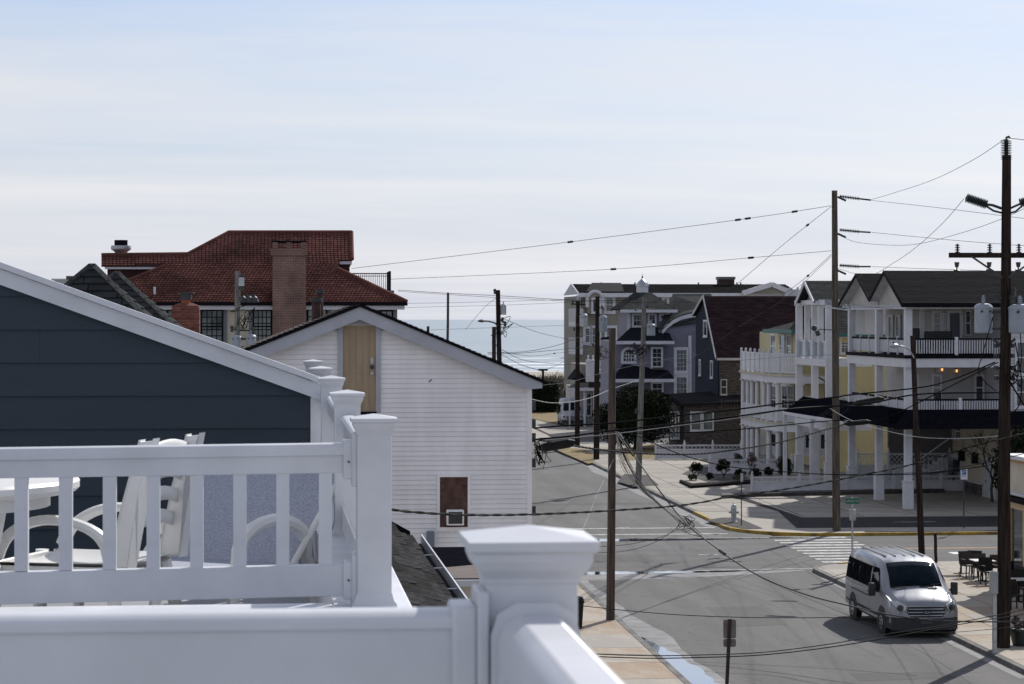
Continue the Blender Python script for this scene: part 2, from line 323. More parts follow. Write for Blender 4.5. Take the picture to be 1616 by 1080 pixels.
def thing(name, label, cat, org, th=TH, group=None):
    o = bpy.data.objects.new(name, None); C.objects.link(o); o.empty_display_size = .3
    o.location = rot(org, th); o.rotation_euler = (0, 0, th); FR[o.name] = (tuple(org), th)
    return tag(o, label, cat, group)
def inst(me, name, par, at, m=None):       # shared mesh placed at frame coordinates under par
    o = bpy.data.objects.new(name, me); C.objects.link(o); org, th = FR[par.name]
    o.parent = par; o.location = (at[0]-org[0], at[1]-org[1], at[2]-org[2]); FR[o.name] = (org, th)
    if m and not me.materials: me.materials.append(m)
    return o
def dup(root, loc, rz=None, label=None, group=None):
    def cp(o, p):
        c = o.copy(); C.objects.link(c); FR[c.name] = FR[o.name]
        if p is not None: c.parent = p
        for ch in [x for x in KIDS(o)]: cp(ch, c)
        return c
    r = cp(root, None); r.location = loc
    if rz is not None: r.rotation_euler = (0, 0, rz)
    if label: r['label'] = label
    if group: r['group'] = group
    return r
def KIDS(o): return [x for x in bpy.data.objects if x.parent == o]

def cat(pts, n=14):
    P_ = [Vector(p) for p in pts]; out = []
    for i in range(len(P_)-1):
        p0, p1, p2, p3 = P_[max(i-1, 0)], P_[i], P_[i+1], P_[min(i+2, len(P_)-1)]
        for k in range(n):
            t_ = k/n; out.append(.5*((2*p1)+(-p0+p2)*t_+(2*p0-5*p1+4*p2-p3)*t_*t_+(-p0+3*p1-3*p2+p3)*t_**3))
    out.append(P_[-1]); return out
# faces of a facade: ('b', b) looks towards the camera, ('a', a) looks to the left (towards the side street)
def FT(face):
    k, c = face
    return (lambda x, y, z: (x, c-y, z)) if k == 'b' else (lambda x, y, z: (c-y, x, z))
def FP(face, r, th=TH):
    u0, v0, u1, v1 = r; k, c = face; um, vm = (u0+u1)/2, (v0+v1)/2
    if k == 'b': return onb(u0, vm, c, th)[0], onb(u1, vm, c, th)[0], onb(um, v1, c, th)[1], onb(um, v0, c, th)[1]
    return ona(u1, vm, c, th)[0], ona(u0, vm, c, th)[0], ona(um, v1, c, th)[1], ona(um, v0, c, th)[1]
def window(par, face, rect=None, xz=None, cols=2, rows=3, fr=WHITE, gl=GLASS, fw=.09, sash=True, mw=.025, sill=True, prj=.05):
    x0, x1, z0, z1 = xz if xz else FP(face, rect); T = FT((face[0], face[1]-.05)); m = M(T)
    m.box(x0-fw, x0, 0, prj, z0-fw, z1+fw); m.box(x1, x1+fw, 0, prj, z0-fw, z1+fw); m.box(x0, x1, 0, prj+.01, z1, z1+fw); m.box(x0, x1, 0, prj+.01, z0-fw, z0)
    if sash: m.box(x0, x1, 0, prj*.7, (z0+z1)/2-.03, (z0+z1)/2+.03)
    w = m.build('window', fr, par)
    if sill:
        q = M(T); q.box(x0-fw*1.3, x1+fw*1.3, 0, prj+.05, z0-fw-.05, z0-fw-.002); q.build('sill', fr, w)
    q = M(T); q.box(x0, x1, -.02, .008, z0, z1); q.build('pane', gl, w)
    if z1-z0 > .7 and x1-x0 > .35 and gl is GLASS and random.random() < .65:
        q = M(T); f = random.choice((.3, .45, .6)); q.box(x0, x1, .008, .0095, z1-(z1-z0)*f, z1); q.build('blind', BLIND, w)
    if cols > 1 or rows > 1:
        q = M(T)
        for i in range(1, cols): x = x0+(x1-x0)*i/cols; q.box(x-mw/2, x+mw/2, .0, .022, z0, z1)
        for i in range(1, rows): z = z0+(z1-z0)*i/rows; q.box(x0, x1, .0, .019, z-mw/2, z+mw/2)
        q.build('muntin', fr, w)
    return w
def lap(m, z0, z1, xl, xr, e=.11, d=.028, holes=()):     # lap siding courses, x limits as functions of z
    z = z0
    while z < z1-.01:
        zt = min(z+e, z1); segs = [(xl, xr)]
        cuts = sorted([(h[0], h[1]) for h in holes if h[2] < (z+zt)/2 < h[3]])
        def emit(fl, fr_):
            a0, a1, b0, b1 = fl(z), fr_(z), fl(zt), fr_(zt)
            if a1-a0 < .01: return
            m.add([(a0, d, z), (a1, d, z), (max(b1, b0), .002, zt), (min(b0, b1), .002, zt), (a0, 0, z), (a1, 0, z)], [(0, 1, 2, 3), (4, 5, 1, 0)])
        cur = xl
        for h0, h1 in cuts:
            emit(cur, lambda q, h=h0: h); cur = lambda q, h=h1: h
        emit(cur, xr); z = zt
def K_(x): return lambda z: x
def wall(par, face, x0, x1, z0, z1, m, e=.13, name='wall', top=None, holes=()):
    q = M(FT(face)); lap(q, z0, z1, K_(x0), K_(x1), e, .3*e, holes=holes); return q.build(name, m, par, smooth=False)
def tiles(m, pts, U, e, tw, t=.02, jit=0, rnd=.0):
    P = [Vector(p) for p in pts]; U = Vector(U).normalized(); n = None
    for i in range(len(P)):
        c = (P[(i+1) % len(P)]-P[i]).cross(P[(i+2) % len(P)]-P[(i+1) % len(P)])
        if c.length > 1e-4: n = c.normalized(); break
    if n.z < 0: n = -n
    V = n.cross(U).normalized()
    if V.z < 0: V = -V
    q = [((p-P[0]).dot(U), (p-P[0]).dot(V)) for p in P]
    v = min(y for x, y in q); vm = max(y for x, y in q); r = 0
    while v < vm-.02:
        ve = min(v+e, vm); y = (v+ve)/2; xs = []
        for i in range(len(q)):
            (xa, ya), (xb, yb) = q[i], q[(i+1) % len(q)]
            if (ya > y) != (yb > y): xs.append(xa+(y-ya)/(yb-ya)*(xb-xa))
        xs.sort()
        for k in range(0, len(xs)-1, 2):
            x = xs[k]-(tw*(.5 if r % 2 else 0) if jit else 0)
            while x < xs[k+1]-.01:
                a, b = max(x, xs[k]), min(x+tw, xs[k+1]); tt = t*(1+random.uniform(-rnd, rnd))
                if b-a > .01:
                    g = tw*(.10 if not jit else .02)
                    a += g; b -= g
                    c = [P[0]+U*a+V*v+n*tt, P[0]+U*b+V*v+n*tt, P[0]+U*b+V*ve+n*tt*.25, P[0]+U*a+V*ve+n*tt*.25, P[0]+U*a+V*v, P[0]+U*b+V*v]
                    m.add([tuple(w) for w in c], [(0, 1, 2, 3), (4, 5, 1, 0)])
                x += tw
        v = ve; r += 1
def roof(par, pts, U, m, e=.15, tw=.9, t=.02, th=.12, name='roof', edge=None, jit=1):
    q = M(); q.slab(pts, (0, 0, -th)); o = q.build(name, edge or m, par, smooth=False)
    q = M(); tiles(q, [(p[0], p[1], p[2]+.004) for p in pts], U, e, tw, t, jit, .12); s = q.build('shingles', m, o, smooth=False); s['kind'] = 'stuff'
    return o
def balus(par, p0, p1, zb, zt, pitch, w, m, name='baluster', mesh=None):
    p0, p1 = Vector(p0), Vector(p1); n = max(1, int((p1-p0).length/pitch)); q = M(); q.box(-w/2, w/2, -w/2, w/2, zb, zt)
    me = mesh or q.mesh(name, smooth=False); me.materials.append(m) if not me.materials else None
    for i in range(n):
        p = p0.lerp(p1, (i+.5)/n); inst(me, name, par, (p.x, p.y, 0))
    return me

# ================================================================== SETTING
g = M(); g.quad((-900, -60, -.06), (900, -60, -.06), (900, 400, -.06), (-900, 400, -.06)); g.quad((-900, 400, -.06), (900, 400, -.06), (900, 560, -3.0), (-900, 560, -3.0))
g.build('ground', SAND, None, org=(0, 0, 0), kind='structure')
g = M(); g.quad((-30000, 500, -2.5), (30000, 500, -2.5), (30000, 45000, -2.5), (-30000, 45000, -2.5)); g.build('sea', SEA, None, org=(0, 0, 0), kind='structure')
# rolling breakers: low ridges of foam lying on the water
random.seed(3)
for k, (b0, w, hh) in enumerate(((528, 14, .12), (552, 16, .35), (585, 15, .55), (628, 12, .5), (700, 14, .4))):
    g = M(); xs = [-260+i*4 for i in range(150)]; off = [b0+6*sin(i*.11+k)+3*sin(i*.37+k*2) for i in range(150)]; ww = [max(0.3, w*(.55+.45*sin(i*.19+k*1.7)+.25*sin(i*.71))) for i in range(150)]
    rows = []
    for j in range(4):
        rows += [(xs[i], off[i]+ww[i]*j/3, -2.49+(0, hh, hh*.5, 0)[j]*(.6+.4*sin(i*.3))) for i in range(150)]
    g.add(rows, [(j*150+i, j*150+i+1, (j+1)*150+i+1, (j+1)*150+i) for j in range(3) for i in range(149)])
    g.build('breaking_wave', FOAM, None, org=(0, b0, -2.5), kind='structure')

def sheet(name, pts, z, m, th=TH, kind='structure'):
    q = M(); q.quad(*[(p[0], p[1], z) for p in pts]); return q.build(name, m, None, org=(0, 0, 0), kind=kind)
sheet('main_road', [(-120, 88), (120, 88), (120, 100.4), (-120, 100.4)], 0, ASPHM)
sheet('side_street', [(9, 20), (20.5, 20), (20.5, 87.998), (9, 87.998)], 0, ASPH)
sheet('side_street', [(9, 100.402), (20.5, 100.402), (20.5, 174), (9, 174)], 0, ASPH)
sheet('back_road', [(-80, 174.002), (100, 174.002), (100, 184), (-80, 184)], 0, ASPHM)
sheet('side_street', [(9, 184.002), (20.5, 184.002), (20.5, 300), (9, 300)], 0, CONC)
def arc(cx, cy, r, a0, a1, n=8): return [(cx+r*cos(radians(a0+(a1-a0)*i/n)), cy+r*sin(radians(a0+(a1-a0)*i/n))) for i in range(n+1)]
CONCS = mat('concrete_slab', (.32, .295, .255), .85, .14, .6, det=9, bump=.1, bs=8, obr=.13)
def block(name, pts, m, z=.12):
    q = M(); q.slab([(p[0], p[1], z) for p in pts], (0, 0, -.3)); return q.build(name, m, None, smooth=False, org=(pts[0][0], pts[0][1], 0), kind='structure')
def kerb(name, pts, m, w=.16, z=.128):
    q = M(); n = len(pts); L_ = []
    for i, p in enumerate(pts):
        a, b = pts[max(i-1, 0)], pts[min(i+1, n-1)]; d = Vector((b[0]-a[0], b[1]-a[1])).normalized(); L_.append(((p[0]+d.y*.015, p[1]-d.x*.015), (p[0]-d.y*w, p[1]+d.x*w)))
    for i in range(n-1):
        (a, b), (c, d) = L_[i], L_[i+1]
        q.slab([(a[0], a[1], z), (c[0], c[1], z), (d[0], d[1], z), (b[0], b[1], z)], (0, 0, -.2))
    return q.build(name, m, None, smooth=False, org=(pts[0][0], pts[0][1], 0), kind='structure')
kL, kR = 10.0, 19.1
# far right block
far = arc(kR+4, 104.2, 4, 180, 270, 10)
fr_pts = [(90, 100.2)]+far[::-1]+arc(kR+3, 171, 3, 180, 90, 6)+[(90, 174)]
block('corner_forecourt', fr_pts, CONC)
# kerbs are drawn with the block on their left-hand side
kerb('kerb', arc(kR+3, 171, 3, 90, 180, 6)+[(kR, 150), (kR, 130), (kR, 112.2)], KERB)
kerb('painted_kerb', [(kR, 112.2), (kR, 108)]+far, KERBY)
kerb('painted_kerb', [(23.1, 100.2), (33.8, 100.2)], KERBY)
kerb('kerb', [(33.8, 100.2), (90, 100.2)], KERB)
# near right block with the dropped kerb at its corner
nr = arc(kR+2.4, 85.8, 2.4, 90, 180, 8)
block('cafe_pavement', [(90, 88.2)]+nr+[(kR, 40), (90, 40)], CONC)
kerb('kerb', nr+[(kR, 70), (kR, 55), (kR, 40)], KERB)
kerb('painted_kerb', [(23.5, 88.25), (21.5, 88.25), (20.9, 88.05), (20.4, 87.75)], KERBY, z=.16)
# near left block
nl = arc(kL-4, 84, 4, 0, 90, 8)
block('left_pavement', [(kL, 30)]+nl+[(-60, 88), (-60, 30)], CONC)
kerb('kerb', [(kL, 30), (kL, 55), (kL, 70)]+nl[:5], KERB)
kerb('painted_kerb', nl[4:]+[(-10, 88)], KERBY)
# far left block
fl = arc(kL-3, 103.2, 3, 270, 360, 6)
block('left_pavement', [(-60, 100.2)]+fl+[(kL, 174), (-60, 174)], CONC)
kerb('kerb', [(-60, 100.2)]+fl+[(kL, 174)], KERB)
block('beach_end_pavement', [(20.5, 184), (90, 184), (90, 236), (20.5, 236)], CONC)
block('beach_end_lawn', [(-60, 190), (8, 190), (8, 236), (-60, 236)], LAWN)

BED = mat('paving_bed', (.07, .065, .06), .95, .3, 2)
def slabs(par_name, a0, a1, b0, b1, na, nb, m, z=.124, skip=None, gap=.012, label=None):
    root = bpy.data.objects.new(par_name, None); C.objects.link(root); root['kind'] = 'structure'
    bed = M(); bed.quad((a0, b0, .1215), (a1, b0, .1215), (a1, b1, .1215), (a0, b1, .1215)); bed.build('paving_bed', BED, None, org=(a0, b0, 0), kind='structure')
    root.location = rot((a0, b0, 0), TH); root.rotation_euler = (0, 0, TH); FR[root.name] = ((a0, b0, 0), TH)
    sa, sb = (a1-a0)/na, (b1-b0)/nb; q = M(); q.box(gap, sa-gap, gap, sb-gap, -.03, 0); me = q.mesh('paving_slab', smooth=False); me.materials.append(m)
    for i in range(na):
        for j in range(nb):
            if skip and skip(a0+sa*(i+.5), b0+sb*(j+.5)): continue
            o = inst(me, 'paving_slab', root, (a0+sa*i, b0+sb*j, z+random.uniform(0, .006)))
    return root
random.seed(11)
slabs('pavement', kL-1.72, kL-.17, 40, 83, 1, 15, SLAB)
slabs('pavement', kL-3.4, kL-1.72, 40, 86, 1, 17, SLAB)
slabs('pavement', kL-6.4, kL-3.4, 40, 86, 2, 17, SLAB)
slabs('pavement', kR+.18, kR+6.2, 56, 85.6, 4, 18, SLAB)
slabs('pavement', kR+2.6, kR+6.2, 85.6, 88.0, 3, 2, SLAB)
slabs('pavement', kR+.2, kR+1.7, 112, 171, 1, 33, CONCS, gap=.03)
slabs('driveway', 21.0, 29.2, 128, 169, 3, 10, CONCS, gap=.04)
slabs('driveway', 20.9, 34.8, 108.4, 126, 5, 6, CONCS, gap=.035)

def patch(name, px, z, m, kind='structure'):
    return sheet(name, [gnd(u, v, z) for u, v in px], z, m, kind=kind)
sheet('gravel_bed', [gnd(1143, 785, .136), gnd(1162, 787, .136), gnd(1228, 807, .136), gnd(1257, 833, .136), (60, 102.3), (60, 108.0), gnd(1266, 817, .136), gnd(1174, 785, .136)], .136, GRAV)
sheet('gravel_strip', [(24.6, 100.45), (60, 100.45), (60, 100.85), (24.6, 100.85)], .134, GRAV)
patch('hydrant_pit', [(1113, 821), (1139, 817), (1164, 817), (1204, 834), (1171, 835)], .136, GRAVL)
patch('gravel_bed', [(975, 760), (1000, 768), (1040, 766), (1022, 750), (985, 748)], .136, GRAVL)
patch('gravel_bed', [(1076, 748), (1100, 737), (1150, 737), (1185, 757), (1120, 762)], .136, GRAVL)
patch('lawn', [(873, 708), (881, 706), (922, 709), (937, 717), (938, 730), (928, 732)], .138, LAWN)
patch('lawn', [(985, 727), (980, 708), (1032, 700), (1034, 724)], .138, LAWN)
patch('brown_lawn', [(838, 660), (838, 645), (890, 645), (889, 672)], .16, LAWN)
# gutters dried pale along the kerbs, standing water
def strip(name, pts, z, m, w0=.25, w1=.8, seed=1):
    random.seed(seed); q = M(); A = []; B = []
    fine = []
    for i in range(len(pts)-1):
        for k in range(8): t = k/8; fine.append((pts[i][0]*(1-t)+pts[i+1][0]*t, pts[i][1]*(1-t)+pts[i+1][1]*t, pts[i][2]*(1-t)+pts[i+1][2]*t, pts[i][3]*(1-t)+pts[i+1][3]*t))
    fine.append(pts[-1])
    for a, b, w, s in fine:
        w *= random.uniform(.8, 1.15); A.append((a, b, z)); B.append((a+cos(s)*w, b+sin(s)*w, z))
    n = len(A); q.add(A+B, [(i, i+1, n+i+1, n+i) for i in range(n-1)]); return q.build(name, m, None, org=(0, 0, 0), kind='structure')
strip('gutter', [(kL+.003, 44, .7, 0), (kL+.003, 60, 1.1, 0), (kL+.003, 70, .9, 0), (kL+.003, 78, .6, 0), (kL+.003, 84, .5, 0)], .004, WETR, seed=2)
strip('gutter', [(kR-.003, 169, .5, pi), (kR-.003, 140, .9, pi), (kR-.003, 112, .7, pi), (kR-.003, 105, .6, pi)], .004, WETR, seed=3)
strip('gutter', [(kR-.003, 84, .25, pi), (kR-.003, 60, .35, pi)], .004, WETR, seed=4)
strip('puddle', [(kL+.05, 50, .5, 0), (kL+.03, 58, .9, 0), (kL+.02, 63.5, .8, 0), (kL+.02, 67.5, .35, 0), (kL+.02, 70, .05, 0)], .008, PUD, seed=5)
strip('puddle', [(8.0, 85.7, .9, pi/2), (11.5, 85.8, 1.0, pi/2), (12.4, 85.85, .9, pi/2), (13.6, 86.0, .8, pi/2), (15.6, 86.3, .45, pi/2), (17.5, 86.6, .05, pi/2)], .008, PUD, seed=6)
strip('road_joint', [(5, 84.6, 1.2, pi/2), (11, 83.9, 1.9, pi/2), (14, 84.4, 1.7, pi/2), (17, 85.6, .9, pi/2), (19, 86.6, .2, pi/2)], .004, WETR, seed=8)
strip('puddle', [(8, 98.6, .8, pi/2), (11, 98.5, 1.2, pi/2), (14, 98.6, 1.1, pi/2), (18, 99.0, .6, pi/2), (20.4, 99.4, .1, pi/2)], .008, PUD, seed=7)
strip('gutter', [(4, 99.2, .6, pi/2), (12, 99.2, .8, pi/2), (20, 99.3, .7, pi/2), (24, 99.9, .2, pi/2)], .004, WETR, seed=9)
for b in (101.6, 104.6): sheet('crosswalk_line', [(10.3, b), (18.8, b), (18.8, b+.28), (10.3, b+.28)], .004, PAINT)
sheet('crosswalk_line', [(14.5, 86.72), (21.0, 87.25), (21.0, 87.40), (14.5, 86.87)], .010, PAINT)
for i in range(10):
    b = 89.3+i*1.12; sheet('crosswalk_stripe', [(20.2, b), (23.5, b), (23.5, b+.42), (20.2, b+.42)], .004, PAINT)
for k in (0, .26): sheet('centre_line', [(23.7, 94.3+k), (60, 94.3+k), (60, 94.42+k), (23.7, 94.42+k)], .004, PAINTO)
sheet('bay_marking', [(27.0, 105.2), (29.0, 105.2), (29.0, 105.32), (27.0, 105.32)], .142, PAINT)
# manholes
for k, (u, v) in enumerate(((982, 793), (1128, 847))):
    a, b = gnd(u, v); q = M(); q.cyl((a, b, 0), (a, b, .008), .38, n=20); o = q.build('manhole_cover', METALD, None); tag(o, 'round iron manhole cover '+('in the side street left of the long kerb' if k == 0 else 'beside the dark puddle at the far corner'), 'manhole cover')

# ------------------------------------------------------------------ dunes, hedges
import numpy as np
def blades(name, N, a0, a1, b0, b1, h0, h1, w, m, seed, lean=.5, zb=0):
    rg = np.random.default_rng(seed); a = rg.uniform(a0, a1, N); b = rg.uniform(b0, b1, N)
    und = .6+.5*np.sin(a*.21+b*.05)*np.cos(b*.13+a*.08)+.35*np.sin(a*.73+b*.31); h = (h0+(h1-h0)*rg.random(N))*np.clip(und, .35, 1.5)
    an = rg.uniform(0, 2*pi, N); lx, ly = rg.normal(0, lean, N)*h, rg.normal(0, lean, N)*h; w = w*rg.uniform(.5, 1.5, N)
    z = zb+rg.random(N)*h*.5+np.interp(b, [242, 270, 306, 325], [0, .9, 1.6, .6])
    V = np.empty((N, 3, 3)); V[:, 0] = np.stack([a-np.cos(an)*w, b-np.sin(an)*w, z], 1); V[:, 1] = np.stack([a+np.cos(an)*w, b+np.sin(an)*w, z], 1); V[:, 2] = np.stack([a+lx, b+ly, z+h*.7], 1)
    me = bpy.data.meshes.new(name); me.from_pydata(V.reshape(-1, 3).tolist(), [], np.arange(3*N).reshape(-1, 3).tolist()); me.materials.append(m)
    o = bpy.data.objects.new(name, me); C.objects.link(o); o.rotation_euler = (0, 0, TH); o['kind'] = 'stuff'; return o
tag(blades('dune_brush', 60000, -60, 100, 244, 306, .5, 1.7, .06, TWIG, 1), 'brown tangle of bare dune shrubs between street end and beach', 'brush')
tag(blades('beach_grass', 9000, -60, 100, 298, 316, .8, 1.3, .05, TWIGG, 2), 'pale dry grass along the top of the dune by the surf', 'beach grass')
q = M(); q.quad((-90, 242, -.0), (120, 242, -.0), (120, 270, .9), (-90, 270, .9)); q.quad((-90, 270, .9), (120, 270, .9), (120, 306, 1.6), (-90, 306, 1.6)); q.quad((-90, 306, 1.6), (120, 306, 1.6), (120, 325, -.1), (-90, 325, -.1)); q.build('dune', mat('dune_soil', (.075, .06, .048), .95, .3, .2, det=8), None, org=(0, 0, 0), kind='structure')

def leaves(m, c, rad, n, s, clump=14, flat=0):
    cx, cy, cz = c
    cl = []
    for i in range(clump):
        a = random.uniform(0, 2*pi); zz = random.uniform(-.8, 1); r = sqrt(max(0, 1-zz*zz))*random.uniform(.5, .82); cl.append((r*cos(a), r*sin(a), zz*.78, random.uniform(.25, .42)))
    for i in range(n):
        q = random.choice(cl); d = Vector((random.gauss(0, 1), random.gauss(0, 1), random.gauss(0, 1))).normalized()*q[3]*random.uniform(.75, 1.05)
        p = Vector((cx+(q[0]+d.x)*rad[0], cy+(q[1]+d.y)*rad[1], cz+(q[2]+d.z)*rad[2]))
        if p.z < .1: continue
        a = Vector((random.gauss(0, 1), random.gauss(0, 1), random.gauss(0, .6))).normalized()*s*random.uniform(.6, 1.3); b = a.cross(Vector((random.gauss(0, 1), random.gauss(0, 1), random.gauss(0, 1)))).normalized()*s*random.uniform(.4, .8)
        m.add([tuple(p-a), tuple(p+b), tuple(p+a), tuple(p-b)], [(0, 1, 2, 3)])
random.seed(21)
# evergreen tree behind the pole
a, b = gnd(1003, 712); t = thing('evergreen_tree', 'broad dark evergreen tree in front of the slate purple house', 'tree', (a, b, 0))
q = M(); q.tube([(a, b, 0), (a+.1, b, .8), (a-.1, b, 1.8), (a, b, 3)], lambda k: .22*(1-.6*k), 8)
for k in range(7): an = k*.9; q.tube([(a, b, .9+k*.2), (a+1.1*cos(an), b+1.1*sin(an), 1.9+k*.2), (a+1.9*cos(an), b+1.6*sin(an), 2.6+k*.2)], lambda k: .09*(1-.7*k), 6)
q.build('trunk', BARK, t)
q = M(); q.sph((a+.1, b, 2.3), 1.55, 8, .75); leaves(q, (a+.1, b, 2.35), (3.0, 2.5, 2.15), 19000, .085, 70); q.build('crown', LEAFD, t, smooth=False, kind='stuff')
def hedge(label, a0, a1, b0, b1, h, n, m=LEAFH, s=.14):
    q = M(); q.box(a0+.25, a1-.25, b0+.25, b1-.25, -.05, h-.35)
    for i in range(n):
        p = [random.uniform(a0, a1), random.uniform(b0, b1), random.uniform(0, h)]; k = random.choice((0, 1, 2, 2, 1)); 
        if k == 2: p[2] = h+.25*sin(p[0]*1.1)*sin(p[1]*.7)-random.uniform(0, .25)
        elif k == 1: p[1] = b0+random.uniform(0, .3)
        else: p[0] = random.choice((a0, a1))+random.uniform(-.15, .15)
        p = Vector(p); A = Vector((random.gauss(0, 1), random.gauss(0, 1), random.gauss(0, 1))).normalized()*s; B = A.cross(Vector((random.gauss(0, 1), random.gauss(0, 1), random.gauss(0, 1)))).normalized()*s*.7
        q.add([tuple(p-A), tuple(p+B), tuple(p+A), tuple(p-B)], [(0, 1, 2, 3)])
    tag(q.build('hedge', m, None, smooth=False, org=(a0, b0, 0)), label, 'hedge'); return q
hedge('long dark clipped hedge across the end of the street', 18.6, 26, 232, 238, 3.0, 5000)
hedge('dark hedge left of the street end with sunlit lawn before it', 8, 18.2, 240, 247, 3.2, 4000)
def shrub(px, v, w, h, label, stem=False, n=700, m=LEAFD):
    a, b = gnd(px, v, .14); t = thing('shrub', label, 'shrub', (a, b, .14), group='clipped shrubs in the forecourt beds')
    q = M(); q.tube([(a, b, .12), (a+.02, b, h*.4)], .03, 6)
    if stem: 
        for k in range(4): q.tube([(a, b, .3), (a+.25*cos(k*1.7), b+.25*sin(k*1.7), h*.6)], .02, 5)
    q.build('trunk', BARK, t); q = M()
    if stem: q.sph((a, b, .14+h*.70), w*.30, 6, .8); leaves(q, (a, b, .14+h*.68), (w/2, w/2, h*.36), n*3, .032, 16)
    else: q.sph((a, b, .14+h*.45), w*.34, 6, h/w*.9); leaves(q, (a, b, .14+h*.48), (w/2, w/2, h*.5), n*3, .032, 16)
    q.build('foliage', m, t, smooth=False, kind='stuff')
LG = mat('olive_leaves', (.075, .085, .035), .8, .3, 2, isl=.4)
shrub(1099, 757, .75, .95, 'round shrub on a bare stem at the left end of the forecourt bed', True, 900)
shrub(1092, 758, .55, .38, 'low olive green shrub below the leftmost stemmed shrub', m=LG)
shrub(1120, 757, .5, .4, 'small low shrub between the two stemmed shrubs', n=400)
shrub(1142, 756, .95, 1.1, 'larger stemmed shrub against the middle lattice fence', True, 1100)
shrub(1167, 752, .7, .42, 'flat oval dark shrub behind the small sign post')
shrub(1162, 757, .5, .3, 'low olive shrub in front of the flat oval shrub', m=LG, n=350)
shrub(1193, 753, .8, .5, 'round low dark shrub right of the twiggy bush')
shrub(1213, 751, .65, .55, 'small round dark shrub left of the big boxy shrub')
shrub(1238, 750, 1.05, 1.15, 'big boxy dark shrub beside the porch column', n=1600)
shrub(1187, 750, .6, 1.3, 'tall twiggy reddish bush behind the low shrubs', True, 300, mat('reddish_twigs', (.10, .045, .035), .9, .3, 3, isl=.4))
shrub(1165, 731, .6, .8, 'greyish shrub behind the lattice fence near the round columns', n=400, m=mat('grey_green_leaves', (.11, .12, .10), .9, .3, 3, isl=.4))
# planting bed edging
MULCH = mat('dark_mulch', (.022, .019, .017), 1, .3, 6, spec=.05, bump=.5, bs=20)
px = [(1075, 757), (1092, 764), (1190, 757), (1250, 752), (1250, 757), (1192, 762), (1090, 769), (1072, 759)]
q = M(); q.slab([(*gnd(u, v, .26), .26) for u, v in [(1075, 757), (1092, 763), (1190, 757), (1190, 760), (1090, 767), (1072, 758)]], (0, 0, -.16)); tag(q.build('bed_edging', MULCH, None), 'dark low stone-edged mulch bed under the forecourt shrubs', 'planting bed')
q = M(); q.slab([(*gnd(u, v, .30), .30) for u, v in [(1138, 779), (1190, 776), (1490, 770), (1490, 772.5), (1190, 779), (1139, 782)]], (0, 0, -.18)); tag(q.build('bed_edging', STONE, None), 'dark stone kerb below the long front lattice fence', 'edging')

# bare tree right of the parking sign
random.seed(5)
def bare_tree(u, v, D, h, label, n=5, sd=5):
    random.seed(sd); p = WD(u, v, D); a, b = p.x*cos(TH)+p.y*sin(TH), -p.x*sin(TH)+p.y*cos(TH)
    t = thing('bare_tree', label, 'tree', (a, b, 0)); q = M(); q.tube([(a, b, 0), (a-.05, b, h*.2), (a+.05, b, h*.35)], .07, 7); q.build('trunk', BARK, t); q = M()
    def br(p, d, l, r, k):
        e = p+d*l; mid = p+d*l*.5+Vector((random.gauss(0, .05), random.gauss(0, .05), .03))*l; q.tube([p, mid, e], lambda s: r*(1-.4*s), 5, caps=False)
        if k: 
            for i in range(random.choice((2, 3, 3))): br(e, (d+Vector((random.gauss(0, .5), random.gauss(0, .5), random.gauss(.12, .3)))).normalized(), l*random.uniform(.62, .85), r*.62, k-1)
    for i in range(n): an = i*2*pi/n; br(Vector((a, b, h*.3)), Vector((cos(an)*.6, sin(an)*.6, 1)).normalized(), h*.22, .045, 4)
    q.build('crown', BARK, t, kind='stuff')
bare_tree(1566, 800, 119, 4.0, 'small bare tree with a twiggy crown beside the garage wall')

# ================================================================== OUR BUILDING: terrace, railings
def dk(l, d, z): return (l, d, H+z)
t = thing('terrace_building', 'the building we stand on, white parapet and small shingled side roof', 'building', (-.5, 0, 0), DT)
q = M(); q.box(-7, .34, -3, 12.9, 0, H-1.5); q.build('wall', WHITE, t)
q = M(); q.box(-7, .34, -3, 12.9, H-1.5, H-1.28); o = q.build('floor', mat('terrace_deck', (.33, .34, .36), .7, .1, 2), t)
# parapet kerb under the railing: left run and right run
q = M(); q.box(-7, .19, 6.80, 7.14, H-1.28, H-.85); q.box(.19, .425, 2.4, 17.2, H-1.6, H-.85); q.box(.15, .46, 2.4, 17.2, H-1.62, H-1.60)
q.build('parapet', VINYL, t, bevel=.006)
# shingled side roof below the parapet with white gutter
lg, zg, pr = 1.91, -3.0, .577
lt = .46; zt = zg+pr*(lg-lt)
q = M(); q.slab([dk(lt, 6, zt), dk(lg, 6, zg), dk(lg, 33.0, zg), dk(lt, 33.0, zt)], (0, 0, -.08)); rf = q.build('side_roof', DARK, t)
U = Vector((0, 1, 0)); V = Vector((-1, 0, pr)).normalized(); N = Vector((pr, 0, 1)).normalized()
random.seed(4); q = M(); q.add([(0, 0, 0), (.36, 0, 0), (.36, .135, 0), (0, .135, 0)], [])
tab = []
for k in range(3):      # three shingle shapes of slightly different thickness, laid in local (U, V, N)
    th_ = .045+.008*k; q = M(); c = [Vector((0, 0, 0))+N*th_, U*.985+N*th_, U*.985+V*.132+N*.004, V*.132+N*.004, Vector((0, 0, 0)), U*.985]
    q.add([tuple(x) for x in c], [(0, 1, 2, 3), (4, 5, 1, 0), (0, 3, 4), (1, 5, 2)]); me = q.mesh('shingle', smooth=False); me.materials.append(SHINGM); tab.append(me)
nr_, cnt = int(((lg-lt)/cos(atan(pr)))/.132), 0
base = Vector(dk(lg+.02, 6, zg-.01))
for r in range(nr_):
    if r > 11: break
    d0 = 15.5-(r % 3)*.33
    while d0 < 33-.98:
        p = base+V*(.132*r)+U*(d0-6)+N*.004; inst(random.choice(tab), 'shingle', rf, tuple(p)); d0 += 1.0; cnt += 1
